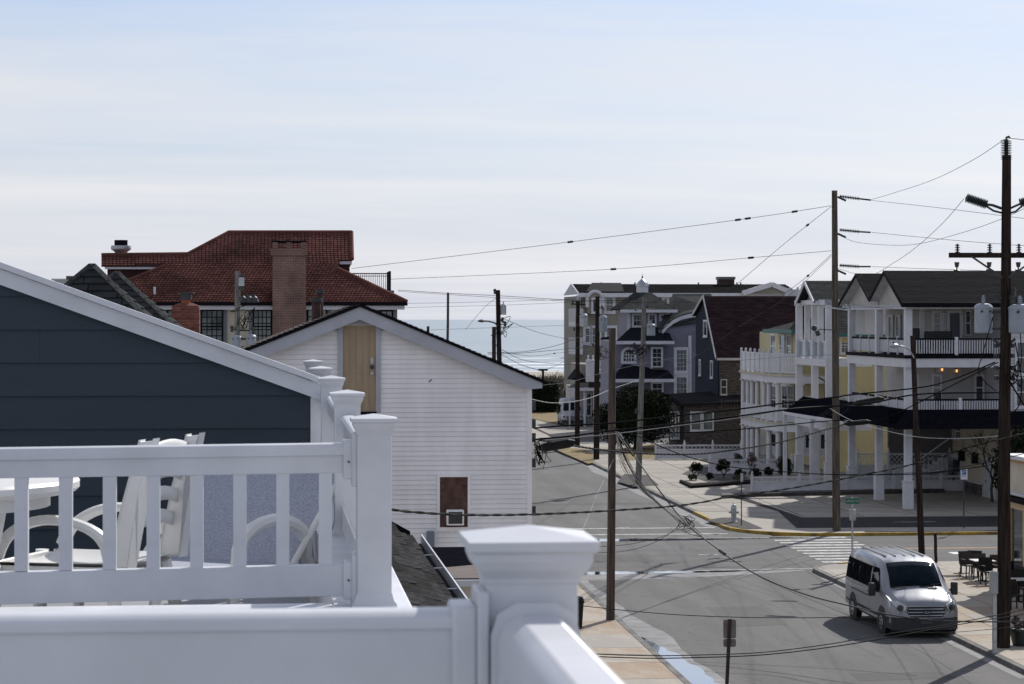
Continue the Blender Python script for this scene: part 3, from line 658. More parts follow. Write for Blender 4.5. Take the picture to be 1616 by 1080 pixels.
# far gable end board, gutter, straps
q = M(); q.slab([dk(lt, 33.0, zt+.05), dk(lg+.05, 33.0, zg+.05), dk(lg+.05, 33.05, zg+.05), dk(lt, 33.05, zt+.05)], (0, 0, -.2)); q.build('rake_board', DARK, t)
q = M(); g0, g1 = lg+.03, lg+.195; z0 = zg-.11
q.box(g0-.02, g0, 6, 32.9, H+z0, H+zg-.03); q.box(g0, g1, 6, 32.9, H+z0-.01, H+z0); q.build('gutter', DARK, t)
q = M(); q.box(g1-.006, g1+.012, 6, 32.9, H+z0-.01, H+zg+.02); q.build('gutter_lip', VINYL, t)
q = M(); q.box(-.006, .006, -.02, .02, 0, .012)
for d in (15.5, 16.1, 17.3, 18.4, 21.5, 22.9, 26.4, 28.6, 30.2): 
    m_ = M(); w_ = random.uniform(.14, .17); m_.box(g1-w_, g1, d, d+.028, H+zg-.012, H+zg+.0); m_.build('gutter_strap', METAL, t)
q = M(); q.box(.425, lg, 6, 33, 0, H+zg-.25); q.box(.3, .46, 12.9, 33, H+zg-.3, H-1.6); q.build('lower_wall', WHITE, t)

def cap(par, l, d, zt, w=.137, th=DT, body=.1016, hgt=.30):
    k = w/.137; q = M(); pr_ = [(body/2+.001, 0), (body/2+.002, .006), (.058*k, .016), (.062*k, .026), (.062*k, .034), (.0685*k, .038), (.0685*k, .048), (.001, .061)]
    q.lathe((l, d, zt-.061), [(r*1.41421, z) for r, z in pr_], 4, pi/4); c = q.build('post_cap', VINYL, par, smooth=False); return c
def post(par, l, d, z0, zt, w=.1016, skirt=True, cw=.137):
    q = M(); q.box(l-w/2, l+w/2, d-w/2, d+w/2, z0, zt-.058); p = q.build('post', VINYL, par, bevel=.004); cap(p, l, d, zt, cw)
    if skirt:
        q = M(); q.lathe((l, d, z0), [(.093, 0), (.093, .012), (.082, .022), (.078, .03), (w/2*1.4142+.001, .045)], 4, pi/4); q.build('post_skirt', VINYL, p, smooth=False)
    return p
def rail(par, p0, p1, wt, w, h1, h2, name):     # T-shaped rail: wide rounded top h1 over a narrower web h2, running from p0 to p1 (top centre)
    p0, p1 = Vector(p0), Vector(p1); d = (p1-p0); L_ = d.length; d.normalize(); s = d.cross(Vector((0, 0, 1))).normalized(); up = Vector((0, 0, 1))
    if h1: prof = [(-w/2, -h1-h2), (w/2, -h1-h2), (w/2, -h1), (wt/2, -h1), (wt/2, -h1*.45), (wt*.38, -h1*.12), (wt*.2, 0), (-wt*.2, 0), (-wt*.38, -h1*.12), (-wt/2, -h1*.45), (-wt/2, -h1), (-w/2, -h1)]
    else: prof = [(-w/2, -h2), (w/2, -h2), (w/2, 0), (-w/2, 0)]
    q = M(); n = len(prof); q.add([tuple(p+s*x+up*z) for p in (p0, p1) for x, z in prof], [tuple(range(n)), tuple(range(2*n-1, n-1, -1))]+[(i, (i+1) % n, n+(i+1) % n, n+i) for i in range(n)])
    return q.build(name, VINYL, par, smooth=True, bevel=.002)

# far railing of the terrace: left run plus the run along the right side, five posts
LP_ = .31
T1 = thing('deck_railing', 'white vinyl railing with square balusters around the furnished terrace', 'railing', (LP_, 7.04, H-.85), DT)
PD = [7.04+2.39*i for i in range(5)]
for d in PD: post(T1, LP_, d, H-.85, H-.279)
def wdk(u, v, D): p = WD(u, v, D); return Vector((p.x*cos(DT)+p.y*sin(DT), -p.x*sin(DT)+p.y*cos(DT), p.z))
# left run: ends measured at the post and at the left picture edge, carried on to the left
A0, A1 = wdk(565, 698.5, 7.04), wdk(0, 706.5, 6.86); dr = (A1-A0); A1 = A0+dr*2.6
rail(T1, A0, A1, .060, .044, .036, .052, 'top_rail')
B0 = A0+Vector((0, 0, -.359)); B1 = A1+Vector((0, 0, -.359)); rail(T1, B0, B1, .05, .046, 0, .092, 'bottom_rail')
q = M(); q.box(-.019, .019, -.019, .019, -.276, 0); bal = q.mesh('baluster', smooth=False); bal.materials.append(VINYL)
du = dr.normalized(); n0 = (A0-wdk(513, 745, 7.03)).length
for i in range(26):
    p = A0+du*(.097+.1256*i); inst(bal, 'baluster', T1, (p.x, p.y, A0.z-.086))
for zz, hh in ((A0.z+.008, .115), (B0.z+.010, .112)):      # brackets at the post
    q = M(); p = A0+du*.0; q.box(LP_-.0508-.040, LP_-.0508, p.y-.036, p.y+.036, zz-hh, zz); q.build('rail_bracket', VINYL, T1, bevel=.004)
    q = M(); q.box(LP_-.0508-.014, LP_-.0508+.001, p.y-.047, p.y+.047, zz-hh-.022, zz+.022); q.build('bracket_plate', VINYL, T1, bevel=.003)
for i in range(4):          # runs between posts along the side
    d0, d1 = PD[i]+.05, PD[i+1]-.05
    rail(T1, (LP_, d0, H-.375), (LP_, d1, H-.375), .060, .044, .036, .052, 'top_rail'); rail(T1, (LP_, d0, H-.734), (LP_, d1, H-.734), .05, .046, 0, .092, 'bottom_rail')
    for k in range(17): inst(bal, 'baluster', T1, (LP_, d0+.13+k*.1275, H-.460))

# near railing: corner post, run to the left, run towards us
T0 = thing('deck_railing', 'blurred white railing corner nearest the camera with one capped post', 'railing', (.286, 2.66, H-1.3), DT)
def wd0(u, v, D): return wdk(u, v, D)
pc = wdk(833, 850, 2.69); post(T0, pc.x, pc.y, H-1.35, H-.233, skirt=False, cw=.145)
N0 = wdk(768, 959, 2.66); N1 = wdk(0, 967, 2.60); N1 = N0+(N1-N0)*3
rail(T0, N0, N1, .060, .050, .020, .10, 'top_rail'); rail(T0, N0-Vector((0, 0, .62)), N1-Vector((0, 0, .62)), .05, .046, 0, .092, 'bottom_rail')
du0 = (N1-N0).normalized()
q = M(); q.box(-.019, .019, -.019, .019, -.51, 0); bal2 = q.mesh('baluster', smooth=False); bal2.materials.append(VINYL)
for i in range(16): p = N0+du0*(.12+.1287*i); inst(bal2, 'baluster', T0, (p.x, p.y, N0.z-.115))
q = M(); q.box(pc.x-.0508-.040, pc.x-.0508-.011, N0.y-.035, N0.y+.040, N0.z-.135, N0.z+.006); q.build('rail_bracket', VINYL, T0, bevel=.005)
q = M(); q.box(pc.x-.0508-.012, pc.x-.0500, N0.y-.044, N0.y+.044, N0.z-.16, N0.z+.022); q.build('bracket_plate', VINYL, T0, bevel=.003)
R0 = Vector((pc.x, pc.y-.052, H-.322)); R1 = Vector((pc.x, -1.2, H-.322))
def loaf(par, p0, p1, w, h, name, grow=0):
    p0, p1 = Vector(p0), Vector(p1); prof = [(-w/2-grow, -h), (w/2+grow, -h), (w/2+grow, -.030), (w*.42+grow, -.014+grow), (w*.25, -.003+grow), (-w*.25, -.003+grow), (-w*.42-grow, -.014+grow), (-w/2-grow, -.030)]
    q = M(); n = len(prof); q.add([(p.x+x, p.y, p.z+z) for p in (p0, p1) for x, z in prof], [tuple(range(n)), tuple(range(2*n-1, n-1, -1))]+[(i, (i+1) % n, n+(i+1) % n, n+i) for i in range(n)])
    return q.build(name, VINYL, par, bevel=.003)
loaf(T0, R0, R1, .083, .10, 'top_rail'); loaf(T0, R0+Vector((0, .003, .005)), R0+Vector((0, -.028, .005)), .083, .12, 'rail_bracket', .005)
loaf(T0, R0+Vector((0, .002, -.62)), R1+Vector((0, 0, -.62)), .05, .09, 'bottom_rail')
for i in range(22): inst(bal2, 'baluster', T0, (pc.x, R0.y-.13-.1287*i, N0.z-.115))

# ------------------------------------------------------------------ terrace furniture
ZF = H-1.28
def W2(l, d, z): return Vector((l, d, z))
# round resin table
p = wdk(0, 760, 8.15); tc_ = Vector((p.x-.33, p.y, ZF))
t = thing('resin_table', 'round white resin table at the left edge of the terrace', 'table', tuple(tc_), DT)
q = M(); q.lathe((tc_.x, tc_.y, ZF), [(.56, .685), (.585, .69), (.60, .705), (.60, .725), (.59, .735), (.30, .738)], 40); q.build('tabletop', PLAST, t)
q = M(); q.lathe((tc_.x, tc_.y, ZF), [(.50, .64), (.50, .684)], 40); q.build('apron', PLAST, t)
for k in range(4):
    an = pi/4+k*pi/2+.35; q = M(); q.tube([(tc_.x+.36*cos(an), tc_.y+.36*sin(an), ZF+.68), (tc_.x+.30*cos(an), tc_.y+.30*sin(an), ZF+.35), (tc_.x+.42*cos(an), tc_.y+.42*sin(an), ZF)], lambda s: .05-.015*s, 10); q.build('leg', PLAST, t)
# high-backed resin armchair, front towards -X, back leaning to the right
def armchair(cx, cy, ang):
    R_ = Matrix.Rotation(ang, 3, 'Z'); base = Vector((cx, cy, ZF))
    tf = lambda x, y, z: tuple(base+R_ @ Vector((x, y if z < .5 or y < .25 else .2+(y-.2)*.62, z if z < .43 else (.43+(z-.43)*.68))))
    t = thing('resin_armchair', 'white high-backed resin garden armchair with curved arms beside the table', 'armchair', tuple(base), DT)
    # local: front = -Y, back = +Y, width X
    q = M(tf); n = 10; pts = []; 
    for i in range(n+1):
        for j in range(n+1):
            x, y = -.25+.5*i/n, -.26+.5*j/n; pts.append((x*(1-.08*(j/n)), y, .43-.03*sin(pi*i/n)*sin(pi*j/n)-(.03 if j == 0 else 0)+.01*(i in (0, n))))
    q.add(pts+[(a, b, c-.022) for a, b, c in pts], [(i*(n+1)+j, (i+1)*(n+1)+j, (i+1)*(n+1)+j+1, i*(n+1)+j+1) for i in range(n) for j in range(n)]+[((n+1)**2+i*(n+1)+j, (n+1)**2+i*(n+1)+j+1, (n+1)**2+(i+1)*(n+1)+j+1, (n+1)**2+(i+1)*(n+1)+j) for i in range(n) for j in range(n)]); q.build('seat', PLAST, t)
    q = M(tf); q.box(-.25, .25, -.27, -.25, .34, .43); q.box(-.25, -.235, -.25, .22, .36, .425); q.box(.235, .25, -.25, .22, .36, .425); q.build('seat_frame', PLAST, t, bevel=.006)
    for s in (-1, 1):
        q = M(tf); q.slab([(s*.20, .20, .42), (s*.265, .20, .42), (s*.255, .31, .80), (s*.235, .38, 1.06), (s*.19, .38, 1.06), (s*.185, .30, .80)], (0, .085, .008)); q.build('back_post', PLAST, t, bevel=.008)
        q = M(tf); q.tube(cat([(s*.26, .22, .42), (s*.275, .20, .56), (s*.285, .12, .64), (s*.29, 0, .665), (s*.285, -.10, .63), (s*.275, -.18, .54), (s*.265, -.22, .40)], 4), .026, 8); q.build('arm', PLAST, t)
        q = M(tf); q.tube([(s*.265, -.285, .43), (s*.28, -.31, 0)], .026, 8); q.build('leg', PLAST, t)
        q = M(tf); q.tube([(s*.245, .20, .43), (s*.28, .30, 0)], .026, 8); q.build('leg', PLAST, t)
    for z, y in ((.62, .268), (.74, .30), (.86, .325), (.985, .358)):
        q = M(tf); pp = [(-.21+.42*i/8, y+.035*sin(pi*i/8), z+.04*sin(pi*i/8)) for i in range(9)]
        q.add([(a, b, c-.035) for a, b, c in pp]+[(a, b+.012, c+.035) for a, b, c in pp], [(i, i+1, 10+i, 9+i) for i in range(8)]); o = q.build('back_slat', PLAST, t); md = o.modifiers.new('thick', 'SOLIDIFY'); md.thickness = .014
    return t
p = wdk(132, 950, 8.45); armchair(p.x, p.y, radians(-110))
# chaise with mesh sling: foot at the left, reclined back at the right
def chaise(foot, head, w=.60):
    f_, h_ = Vector(foot), Vector(head); d = (h_-f_); d.z = 0; Ln = d.length; d.normalize(); s = d.cross(Vector((0, 0, 1)))
    tf = lambda x, y, z: tuple(Vector((f_.x, f_.y, ZF))+d*x+s*y+Vector((0, 0, z)))
    t = thing('chaise_longue', 'white framed chaise longue with blue-grey mesh sling and raised back', 'chaise longue', (f_.x, f_.y, ZF), DT)
    hx, hz = 1.05, .33; bx, bz = 1.42, .67
    q = M(tf); q.slab([(0, -w/2, hz), (hx, -w/2, hz), (hx, w/2, hz), (0, w/2, hz)], (0, 0, .006)); q.build('seat_sling', SLING, t)
    q = M(tf); q.slab([(hx, -w/2, hz), (bx, -w/2, bz), (bx, w/2, bz), (hx, w/2, hz)], (0, 0, .008)); q.build('back_sling', SLING, t)
    for y in (-w/2-.02, w/2+.02):
        q = M(tf); q.tube([(-.03, y, hz), (.5, y, hz+.004), (hx, y, hz)], .018, 8); q.build('side_rail', PLAST, t)
        q = M(tf); q.tube([(hx-.05, y, hz-.02), (bx+.01, y, bz+.02)], .013, 8); q.build('back_rail', PLAST, t)
        q = M(tf); q.tube([(.14, y, hz), (.06, y, 0)], .022, 8); q.build('leg', PLAST, t)
        q = M(tf); q.tube([(hx-.42, y, hz), (hx-.46, y, 0)], .022, 8); q.build('leg', PLAST, t)
        q = M(tf); q.tube([(bx-.12, y*.9, bz-.18), (hx+.42, y*.9, .36), (hx+.1, y*.9, .30)], .012, 6); q.build('strut', PLAST, t)
        if y < 0: continue
        q = M(tf); pts = [(hx-.42, y, hz-.02)]+[(hx-.42+.04+.25*(1-cos(pi*k/10)), y-.02, hz+.02+.165*sin(pi*k/10)**.7) for k in range(0, 11)]+[(hx+.16, y, hz-.12), (hx+.2, y, 0)]
        q.tube(pts, .026, 8); q.build('arm', PLAST, t)
    for x, z in ((0, hz), (bx, bz)): q = M(tf); q.tube([(x, -w/2-.02, z), (x, w/2+.02, z)], .018, 8); q.build('cross_rail', PLAST, t)
a_, b_ = wdk(150, 950, 8.9), wdk(470, 950, 8.55)
fo = wdk(82, 940, 8.37); he = wdk(345, 940, 9.3)
chaise((fo.x, fo.y, 0), (he.x, he.y, 0), .66)

# ================================================================== NAVY GABLE HOUSE (left)
db = 12.9
lo = [onb(0, 414, db, DT), onb(508, 597.5, db, DT)]       # line of the upper edge of the rake
slp = (lo[1][1]-lo[0][1])/(lo[1][0]-lo[0][0]); le, ze = lo[1]
lW = onb(490, 650, db, DT)[0]; lP = onb(512, 650, db, DT)[0]
t = thing('navy_house', 'navy blue clapboard gable with broad white rake board', 'house', (le, db, 0), DT)
ridge_l = le-7.0; zr = ze+slp*(ridge_l-le)
def zrake(l): return ze+slp*(l-le) if l > ridge_l else zr-slp*(l-ridge_l)
thk = onb(0, 414, db, DT)[1]-onb(0, 449, db, DT)[1]
q = M(); q.slab([(ridge_l*2-lP+.0, db+.03, 0), (lP, db+.03, 0), (lP, db+.03, zrake(lP)-.1), (ridge_l, db+.03, zr-.1), (ridge_l*2-lP, db+.03, zrake(lP)-.1)], (0, 5, 0)); q.build('wall', DARK, t)
e = .178; z = ZF-.3; zl0 = onb(0, 678, db, DT)[1]; z = zl0-e*12
while z < zr-.15:
    def xr_(zz): return min(lW, ridge_l+(zr-zz-thk*.35)/(-slp))
    b0_, b1_ = xr_(z), xr_(z+e); a0_, a1_ = 2*ridge_l-b0_, 2*ridge_l-b1_
    if b0_-a0_ > .1:
        b1_ = max(b1_, ridge_l+.01); a1_ = min(a1_, ridge_l-.01); cuts = []; x_ = b0_-random.uniform(.6, 3.4)
        while x_ > a0_+.5: cuts.append(x_); x_ -= 3.66
        xr0, xr1 = b0_, b1_
        for cx_ in cuts+[None]:
            if cx_ is not None and cx_ > b1_-.05: continue
            l0_, l1_ = (a0_, a1_) if cx_ is None or cx_ < a1_+.05 else (cx_+.0006, cx_+.0006)
            q = M(); dz = random.uniform(-.0015, .0015); q.add([(l0_, db-.022, z+dz), (xr0, db-.022, z+dz), (xr1, db-.006, z+e+.006), (l1_, db-.006, z+e+.006), (l0_, db+.02, z+dz), (xr0, db+.02, z+dz)], [(0, 1, 2, 3), (4, 5, 1, 0)]); q.build('clapboard', BLUE, t, smooth=False)
            if l0_ == a0_: break
            xr0 = xr1 = cx_-.0006
    z += e
for sgn in (1, -1):
    fl_ = (lambda l: l) if sgn > 0 else (lambda l: 2*ridge_l-l)
    q = M(); q.slab([(fl_(ridge_l), db-.07, zr-.035), (fl_(le), db-.07, ze-.035), (fl_(le), db-.07, ze-thk), (fl_(lP), db-.07, zrake(lP)-thk), (fl_(ridge_l), db-.07, zr-thk)], (0, .06, 0)); q.build('rake_board', VINYL, t, smooth=False)
    q = M(); q.slab([(fl_(ridge_l), db-.10, zr), (fl_(le+.01), db-.10, ze), (fl_(le+.01), db-.10, ze-.032), (fl_(ridge_l), db-.10, zr-.032)], (0, .09, 0)); q.build('drip_edge', VINYL, t, smooth=False)
    q = M(); q.slab([(fl_(ridge_l), db+.05, zr-.16), (fl_(le), db+.05, ze-.16), (fl_(le), db+4.5, ze-.16), (fl_(ridge_l), db+4.5, zr-.16)], (0, 0, -.05)); q.build('roof', SHINGC, t, smooth=False)
q = M(); q.box(lW, lP, db-.035, db+.02, ZF-.3, zrake(lP)-thk+.02); q.build('corner_board', VINYL, t, smooth=False)

# ================================================================== WHITE SIDED HOUSE
b0 = 58.0; fc = ('b', b0)
pk = onb(568, 480, b0-.35); er = onb(856, 600, b0-.35); s_ = (er[1]-pk[1])/(er[0]-pk[0]); aw = onb(838, 700, b0)[0]
sL = (pk[1]-onb(395, 548, b0-.35)[1])/(pk[0]-onb(395, 548, b0-.35)[0]); aL = pk[0]-(er[0]-pk[0]); zL = pk[1]-sL*(pk[0]-aL)
t = thing('white_house', 'white vinyl-sided gable house with a walled-in brown door upstairs', 'house', (pk[0], b0, 0))
zr_ = lambda a: pk[1]+s_*(a-pk[0]) if a > pk[0] else pk[1]-sL*(pk[0]-a)
q = M(); q.slab([(aL+.4, b0+.02, 0), (aw, b0+.02, 0), (aw, b0+.02, zr_(aw)-.05), (pk[0], b0+.02, pk[1]-.06), (aL+.4, b0+.02, zr_(aL+.4)-.05)], (0, 13, 0)); q.build('wall', WHITE, t, smooth=False)
dr_ = FP(fc, (541, 513, 593, 650)); bw_ = FP(fc, (694, 753, 738, 832)); fr_ = FP(fc, (534, 503, 600, 652)); fb_ = FP(fc, (690, 749, 742, 836))
e = .118; z = .3
holes = [fr_, fb_]
while z < pk[1]-.2:
    xl = max(aL+.4, pk[0]-(pk[1]-z-.33)/sL); xl1 = max(aL+.4, pk[0]-(pk[1]-z-e-.33)/sL); xr = min(aw-.10, pk[0]-(pk[1]-z-.33)/s_*1); xr1 = min(aw-.10, pk[0]-(pk[1]-z-e-.33)/s_)
    segs = [[xl, xr, xl1, xr1]]
    for h in holes:
        if h[2] < z+e/2 < h[3]:
            n_ = []
            for a in segs:
                if a[0] < h[0] and a[1] > h[1]: n_ += [[a[0], h[0], a[2], h[0]], [h[1], a[1], h[1], a[3]]]
                else: n_.append(a)
            segs = n_
    for a in segs:
        if a[1]-a[0] > .05 and a[3] > a[2]:
            q = M(); q.add([(a[0], b0-.013, z), (a[1], b0-.013, z), (a[3], b0+.006, z+e-.006), (a[2], b0+.006, z+e-.006), (a[0], b0+.018, z+.004), (a[1], b0+.018, z+.004)], [(0, 1, 2, 3), (4, 5, 1, 0)]); q.build('siding_board', VINYLF, t, smooth=False)
    z += e
# corner board, rakes, roof
q = M(); q.box(aw-.10, aw+.02, b0-.03, b0+.08, 0, zr_(aw)-.25); q.build('corner_board', VINYLF, t, smooth=False)
rk = .33
q = M(); q.slab([(pk[0], b0-.33, pk[1]-.05), (er[0], b0-.33, er[1]-.05), (er[0], b0-.33, er[1]-.20), (aw+.03, b0-.33, er[1]-.22), (aw-.2, b0-.33, zr_(aw-.2)-rk-.05), (pk[0], b0-.33, pk[1]-rk-.05)], (0, .05, 0)); q.build('rake_board', FASC, t, smooth=False)
q = M(); q.slab([(pk[0], b0-.33, pk[1]-.05), (aL, b0-.33, zL-.05), (aL, b0-.33, zL-rk-.05), (pk[0], b0-.33, pk[1]-rk-.05)], (0, .05, 0)); q.build('rake_board', FASC, t, smooth=False)
for x0, x1 in ((pk[0], er[0]), (aL, pk[0])):
    q = M(); q.slab([(x0, b0-.28, zr_(x0)-.10), (x1, b0-.28, zr_(x1)-.10), (x1, b0+.0, zr_(x1)-.10), (x0, b0+.0, zr_(x0)-.10)], (0, 0, -.03)); q.build('soffit', WHITE, t, smooth=False)
roof(t, [(pk[0], b0-.38, pk[1]), (er[0]+.05, b0-.38, zr_(er[0]+.05)), (er[0]+.05, b0+13.3, zr_(er[0]+.05)), (pk[0], b0+13.3, pk[1])], (0, 1, 0), SHINGB, .14, .34, .02, .07, edge=DARK)
roof(t, [(pk[0], b0-.38, pk[1]), (aL, b0-.38, zL), (aL, b0+13.3, zL), (pk[0], b0+13.3, pk[1])], (0, 1, 0), SHINGT, .14, .5, .03, .07, edge=DARK)
# upper door with surround
T = FT(fc); q = M(T); x0, x1, z0, z1 = dr_
q.box(x0-.12, x0, .0, .05, z0, z1+.14); q.box(x1, x1+.12, 0, .05, z0, z1+.14); q.box(x0, x1, 0, .05, z1, z1+.14); dd = q.build('door_frame', FASC, t)
q = M(T); q.box(x0, x1, -.04, .0, z0, z1); dd = q.build('door', BROWND, t)
q = M(T); w_ = (x1-x0)
for i in range(1, 5): q.box(x0+w_*i/5-.006, x0+w_*i/5+.006, 0, .010, z0+.02, z1-.05)
q.box(x0+.02, x1-.02, 0, .012, z0+.93, z0+.95); q.build('panel_ridge', BROWND, dd)
q = M(T); q.box(x1-.13, x1-.05, 0, .03, z1-.95, z1-.80); q.build('lock_plate', METAL, dd)
for zz, r in ((z1-1.03, .05), (z1-1.18, .045)): q = M(T); q.cyl((x1-.09, 0, zz), (x1-.09, .05, zz), r, n=14); q.build('lock_knob', METALD if r > .046 else METAL, dd)
q = M(T); q.box(x0-.02, x1+.02, 0, .06, z0-.07, z0); q.build('door_sill', DARK, t)
# boarded window with air conditioner
x0, x1, z0, z1 = bw_; q = M(T); q.box(x0-.07, x0, 0, .04, z0-.07, z1+.07); q.box(x1, x1+.07, 0, .04, z0-.07, z1+.07); q.box(x0, x1, 0, .04, z1, z1+.07); q.box(x0-.09, x1+.09, 0, .07, z0-.09, z0); w_ = q.build('window', VINYLF, t, smooth=False)
q = M(T); q.box(x0, x1, -.04, .005, z0, z1); q.build('brown_board', mat('brown_shade', (.11, .055, .04), .8, .3, 6, bump=.3, bs=30), w_)
a0, a1, c0, c1 = FP(fc, (704, 804, 731, 828)); q = M(T); q.box(a0, a1, 0, .28, c0, c1); ac = q.build('air_conditioner', VINYLF, t, bevel=.015)
q = M(T); q.box(a0+.04, a1-.04, .28, .286, c0+.04, c1-.04); 
q.build('grille', METALD, ac)
a0, a1, c0, c1 = FP(fc, (673, 838, 685, 872)); q = M(T); q.box(a0, a1, 0, .2, c0-.3, c1); q.build('meter_box', mat('blue_grey_metal', (.15, .19, .25), .5, .1, 3), t, bevel=.02)
a, z = onb(679, 601, b0-.02); q = M(); q.bar((a-.03, b0-.03, z-.03), (a+.03, b0-.05, z+.03), .02); q.build('bent_hook', IRON, t)
# utility junk on the corner: meter, looped cables
random.seed(8)
for k, v in enumerate((640, 668, 690, 730, 805)):
    a, z = onb(842, v, b0+.1); q = M(); q.box(aw+.02, aw+.12, b0+.02, b0+.14, z-.12, z+.10); q.build('junction_box', METALD, t)
q = M()
for k in range(9):
    a, z = onb(842+random.uniform(0, 10), 690+random.uniform(-5, 20), b0-.2); q.tube([(a, b0-.2, z), (a+random.uniform(0, .25), b0-.3, z-random.uniform(.1, .35)), (a+random.uniform(.05, .3), b0-.3, z-random.uniform(.3, .6)), (a+random.uniform(-.05, .15), b0-.25, z-random.uniform(.05, .5))], .012, 5)
q.build('cable_loops', WIRE, t)
# low flat-roofed annex at its foot
bF, bB = 44.0, 50.0; zF = onb(740, 915, bF)[1]; x0, x1 = onb(640, 915, bF)[0], onb(880, 915, bF)[0]
t = thing('low_annex', 'low cream annex with a black flat roof below the white house', 'building', (x0, bF, 0))
q = M(); q.box(x0, x1, bF, bB, 0, zF-.12); q.build('wall', BEIGE, t); q = M(); q.box(x0-.1, x1+.1, bF-.1, bB+.1, zF-.12, zF); q.build('fascia', WHITE2, t)
q = M(); q.box(x0, x1, bF+.0, bB, zF+.001, zF+.03); rr = q.build('roof', mat('brown_roll_roof', (.13, .105, .095), .9, .2, 1), t)
q = M(); q.slab([(x0+.1, bF+1.4, zF+.036), (x1-.2, bF+3.2, zF+.036), (x1-.2, bB-.02, zF+.036), (x0+.1, bB-.02, zF+.036)], (0, 0, -.004)); q.build('tar_membrane', TAR, rr)
for k in range(3): a, z = onb(712+k*9, 938, bF); q = M(); q.cyl((a, bF-.12, z), (a, bF, z), .025, n=8); q.build('pipe_stub', METALD, t)
# twin flues on the left slope
t = thing('vent_flue', 'taller rusty brown flue pipe behind the white gable', 'flue', (0, 0, 0)); 
def flue(t, u, vt, D, r, vb):
    p = WD(u, vt, D); a, b = p.x*cos(TH)+p.y*sin(TH), -p.x*sin(TH)+p.y*cos(TH); t.location = rot((a, b, 7.5), TH); FR[t.name] = ((a, b, 7.5), TH)
    q = M(); q.cyl((a, b, 7.5), (a, b, p.z-.12), r, n=14); q.build('pipe', mat('rusty_pipe', (.075, .035, .028), .8, .3, 4), t); q = M(); q.cyl((a, b, p.z-.12), (a, b, p.z), r*1.35, n=14); q.build('cowl', METALD, t)
flue(t, 505, 457, 70, .10, 500)
t = thing('vent_flue', 'shorter thick brown flue pipe left of the taller one', 'flue', (0, 0, 0)); flue(t, 499, 470, 66, .13, 505)

# ================================================================== small roofs and chimneys over the navy rake
def hip(label, u, v, D, w, dpt, s1, base_v):
    p = WD(u, v, D); a, b = p.x*cos(TH)+p.y*sin(TH), -p.x*sin(TH)+p.y*cos(TH)
    t = thing('shingled_roof_turret', label, 'turret', (a, b, 0)); h = w*s1
    bs = [(a-w, b-dpt, p.z-h), (a+w, b-dpt, p.z-h), (a+w, b+dpt, p.z-h), (a-w, b+dpt, p.z-h)]; ap = (a, b, p.z)
    q = M(); q.box(a-w+.2, a+w-.2, b-dpt+.2, b+dpt-.2, 0, p.z-h); q.build('wall', GREYD, t)
    for i in range(4): roof(t, [bs[i], bs[(i+1) % 4], ap], Vector(bs[(i+1) % 4])-Vector(bs[i]), SHINGG, .14, .32, .03, .02, edge=SHINGB)
    for i in (0, 1): q = M(); q.bar(bs[i], ap, .10, .04); q.build('hip_ridge', SHINGG, t)
hip('left dark shingled pyramid roof peeking over the white rake', 145, 418, 31, 1.75, 1.9, .94, 495)
hip('right dark shingled pyramid roof just behind the first', 184, 430, 36, 1.9, 2.1, .90, 495)
# near red brick chimney
D = 52; p = WD(293.5, 485, D); a, b = p.x*cos(TH)+p.y*sin(TH), -p.x*sin(TH)+p.y*cos(TH); w = .30
t = thing('brick_chimney', 'small red brick chimney with metal cap in front of the cream wall', 'chimney', (a, b, 0))
q = M(); q.box(a-w+.02, a+w-.02, b-w+.02, b+w-.02, 0, p.z); q.build('core', MORTAR, t)
q = M(); q.box(0, .192, 0, .02, 0, .056); bm = q.mesh('brick', smooth=False); bm.materials.append(BRICK)
q = M(); q.box(0, .02, 0, .192, 0, .056); bm2 = q.mesh('brick', smooth=False); bm2.materials.append(BRICK)
q = M(); q.box(0, .092, 0, .02, 0, .056); bh = q.mesh('brick', smooth=False); bh.materials.append(BRICK)
for r in range(20):
    z = p.z-.07*(r+1)-.0
    if r % 2 == 0:
        for k in range(3): inst(bm, 'brick', t, (a-w+.2*k, b-w, z)); inst(bm2, 'brick', t, (a+w-.02, b-w+.2*k, z))
    else:
        for x, mm in ((0, bh), (.1, bm), (.3, bm), (.5, bh)): inst(mm, 'brick', t, (a-w+x, b-w, z))
        for k in (0, 1): inst(bm2, 'brick', t, (a+w-.02, b-w+.1+.2*k, z))
q = M(); q.lathe((a, b, p.z), [(.42, 0), (.40, .03), (.20, .09)], 4, pi/4); q.build('crown', BRICK, t, smooth=False)
q = M(); q.cyl((a, b, p.z+.06), (a, b, p.z+.16), .10, n=14); q.build('flue_liner', mat('terracotta', (.35, .10, .05), .8, .2, 4), t)
q = M(); q.box(a-.12, a+.12, b-.12, b+.12, p.z+.16, p.z+.30); q.box(a-.17, a+.17, b-.17, b+.17, p.z+.30, p.z+.325); q.build('chimney_cap', METALD, t)
# small stack left
p = WD(116, 436, 40); q = M(); a, b = p.x*cos(TH)+p.y*sin(TH), -p.x*sin(TH)+p.y*cos(TH); q.box(a-.07, a+.07, b-.1, b+.1, 0, p.z); q.box(a-.11, a+.11, b-.14, b+.14, p.z-.06, p.z); tag(q.build('chimney_stack', mat('grey_brown', (.10, .085, .075), .9, .2, 3), None, org=(a, b, 0)), 'thin grey-brown stack at the left foot of the first pyramid roof', 'chimney')
p = WD(98, 443, 42); q = M(); a, b = p.x*cos(TH)+p.y*sin(TH), -p.x*sin(TH)+p.y*cos(TH); q.box(a-.12, a+.12, b-.2, b+.2, 0, p.z); q.box(a-.16, a+.16, b-.25, b+.25, p.z-.0, p.z+.03); tag(q.build('roof_vent', WHITE2, None, org=(a, b, 0)), 'white flat-topped vent just above the rake left of the pyramid roofs', 'vent')

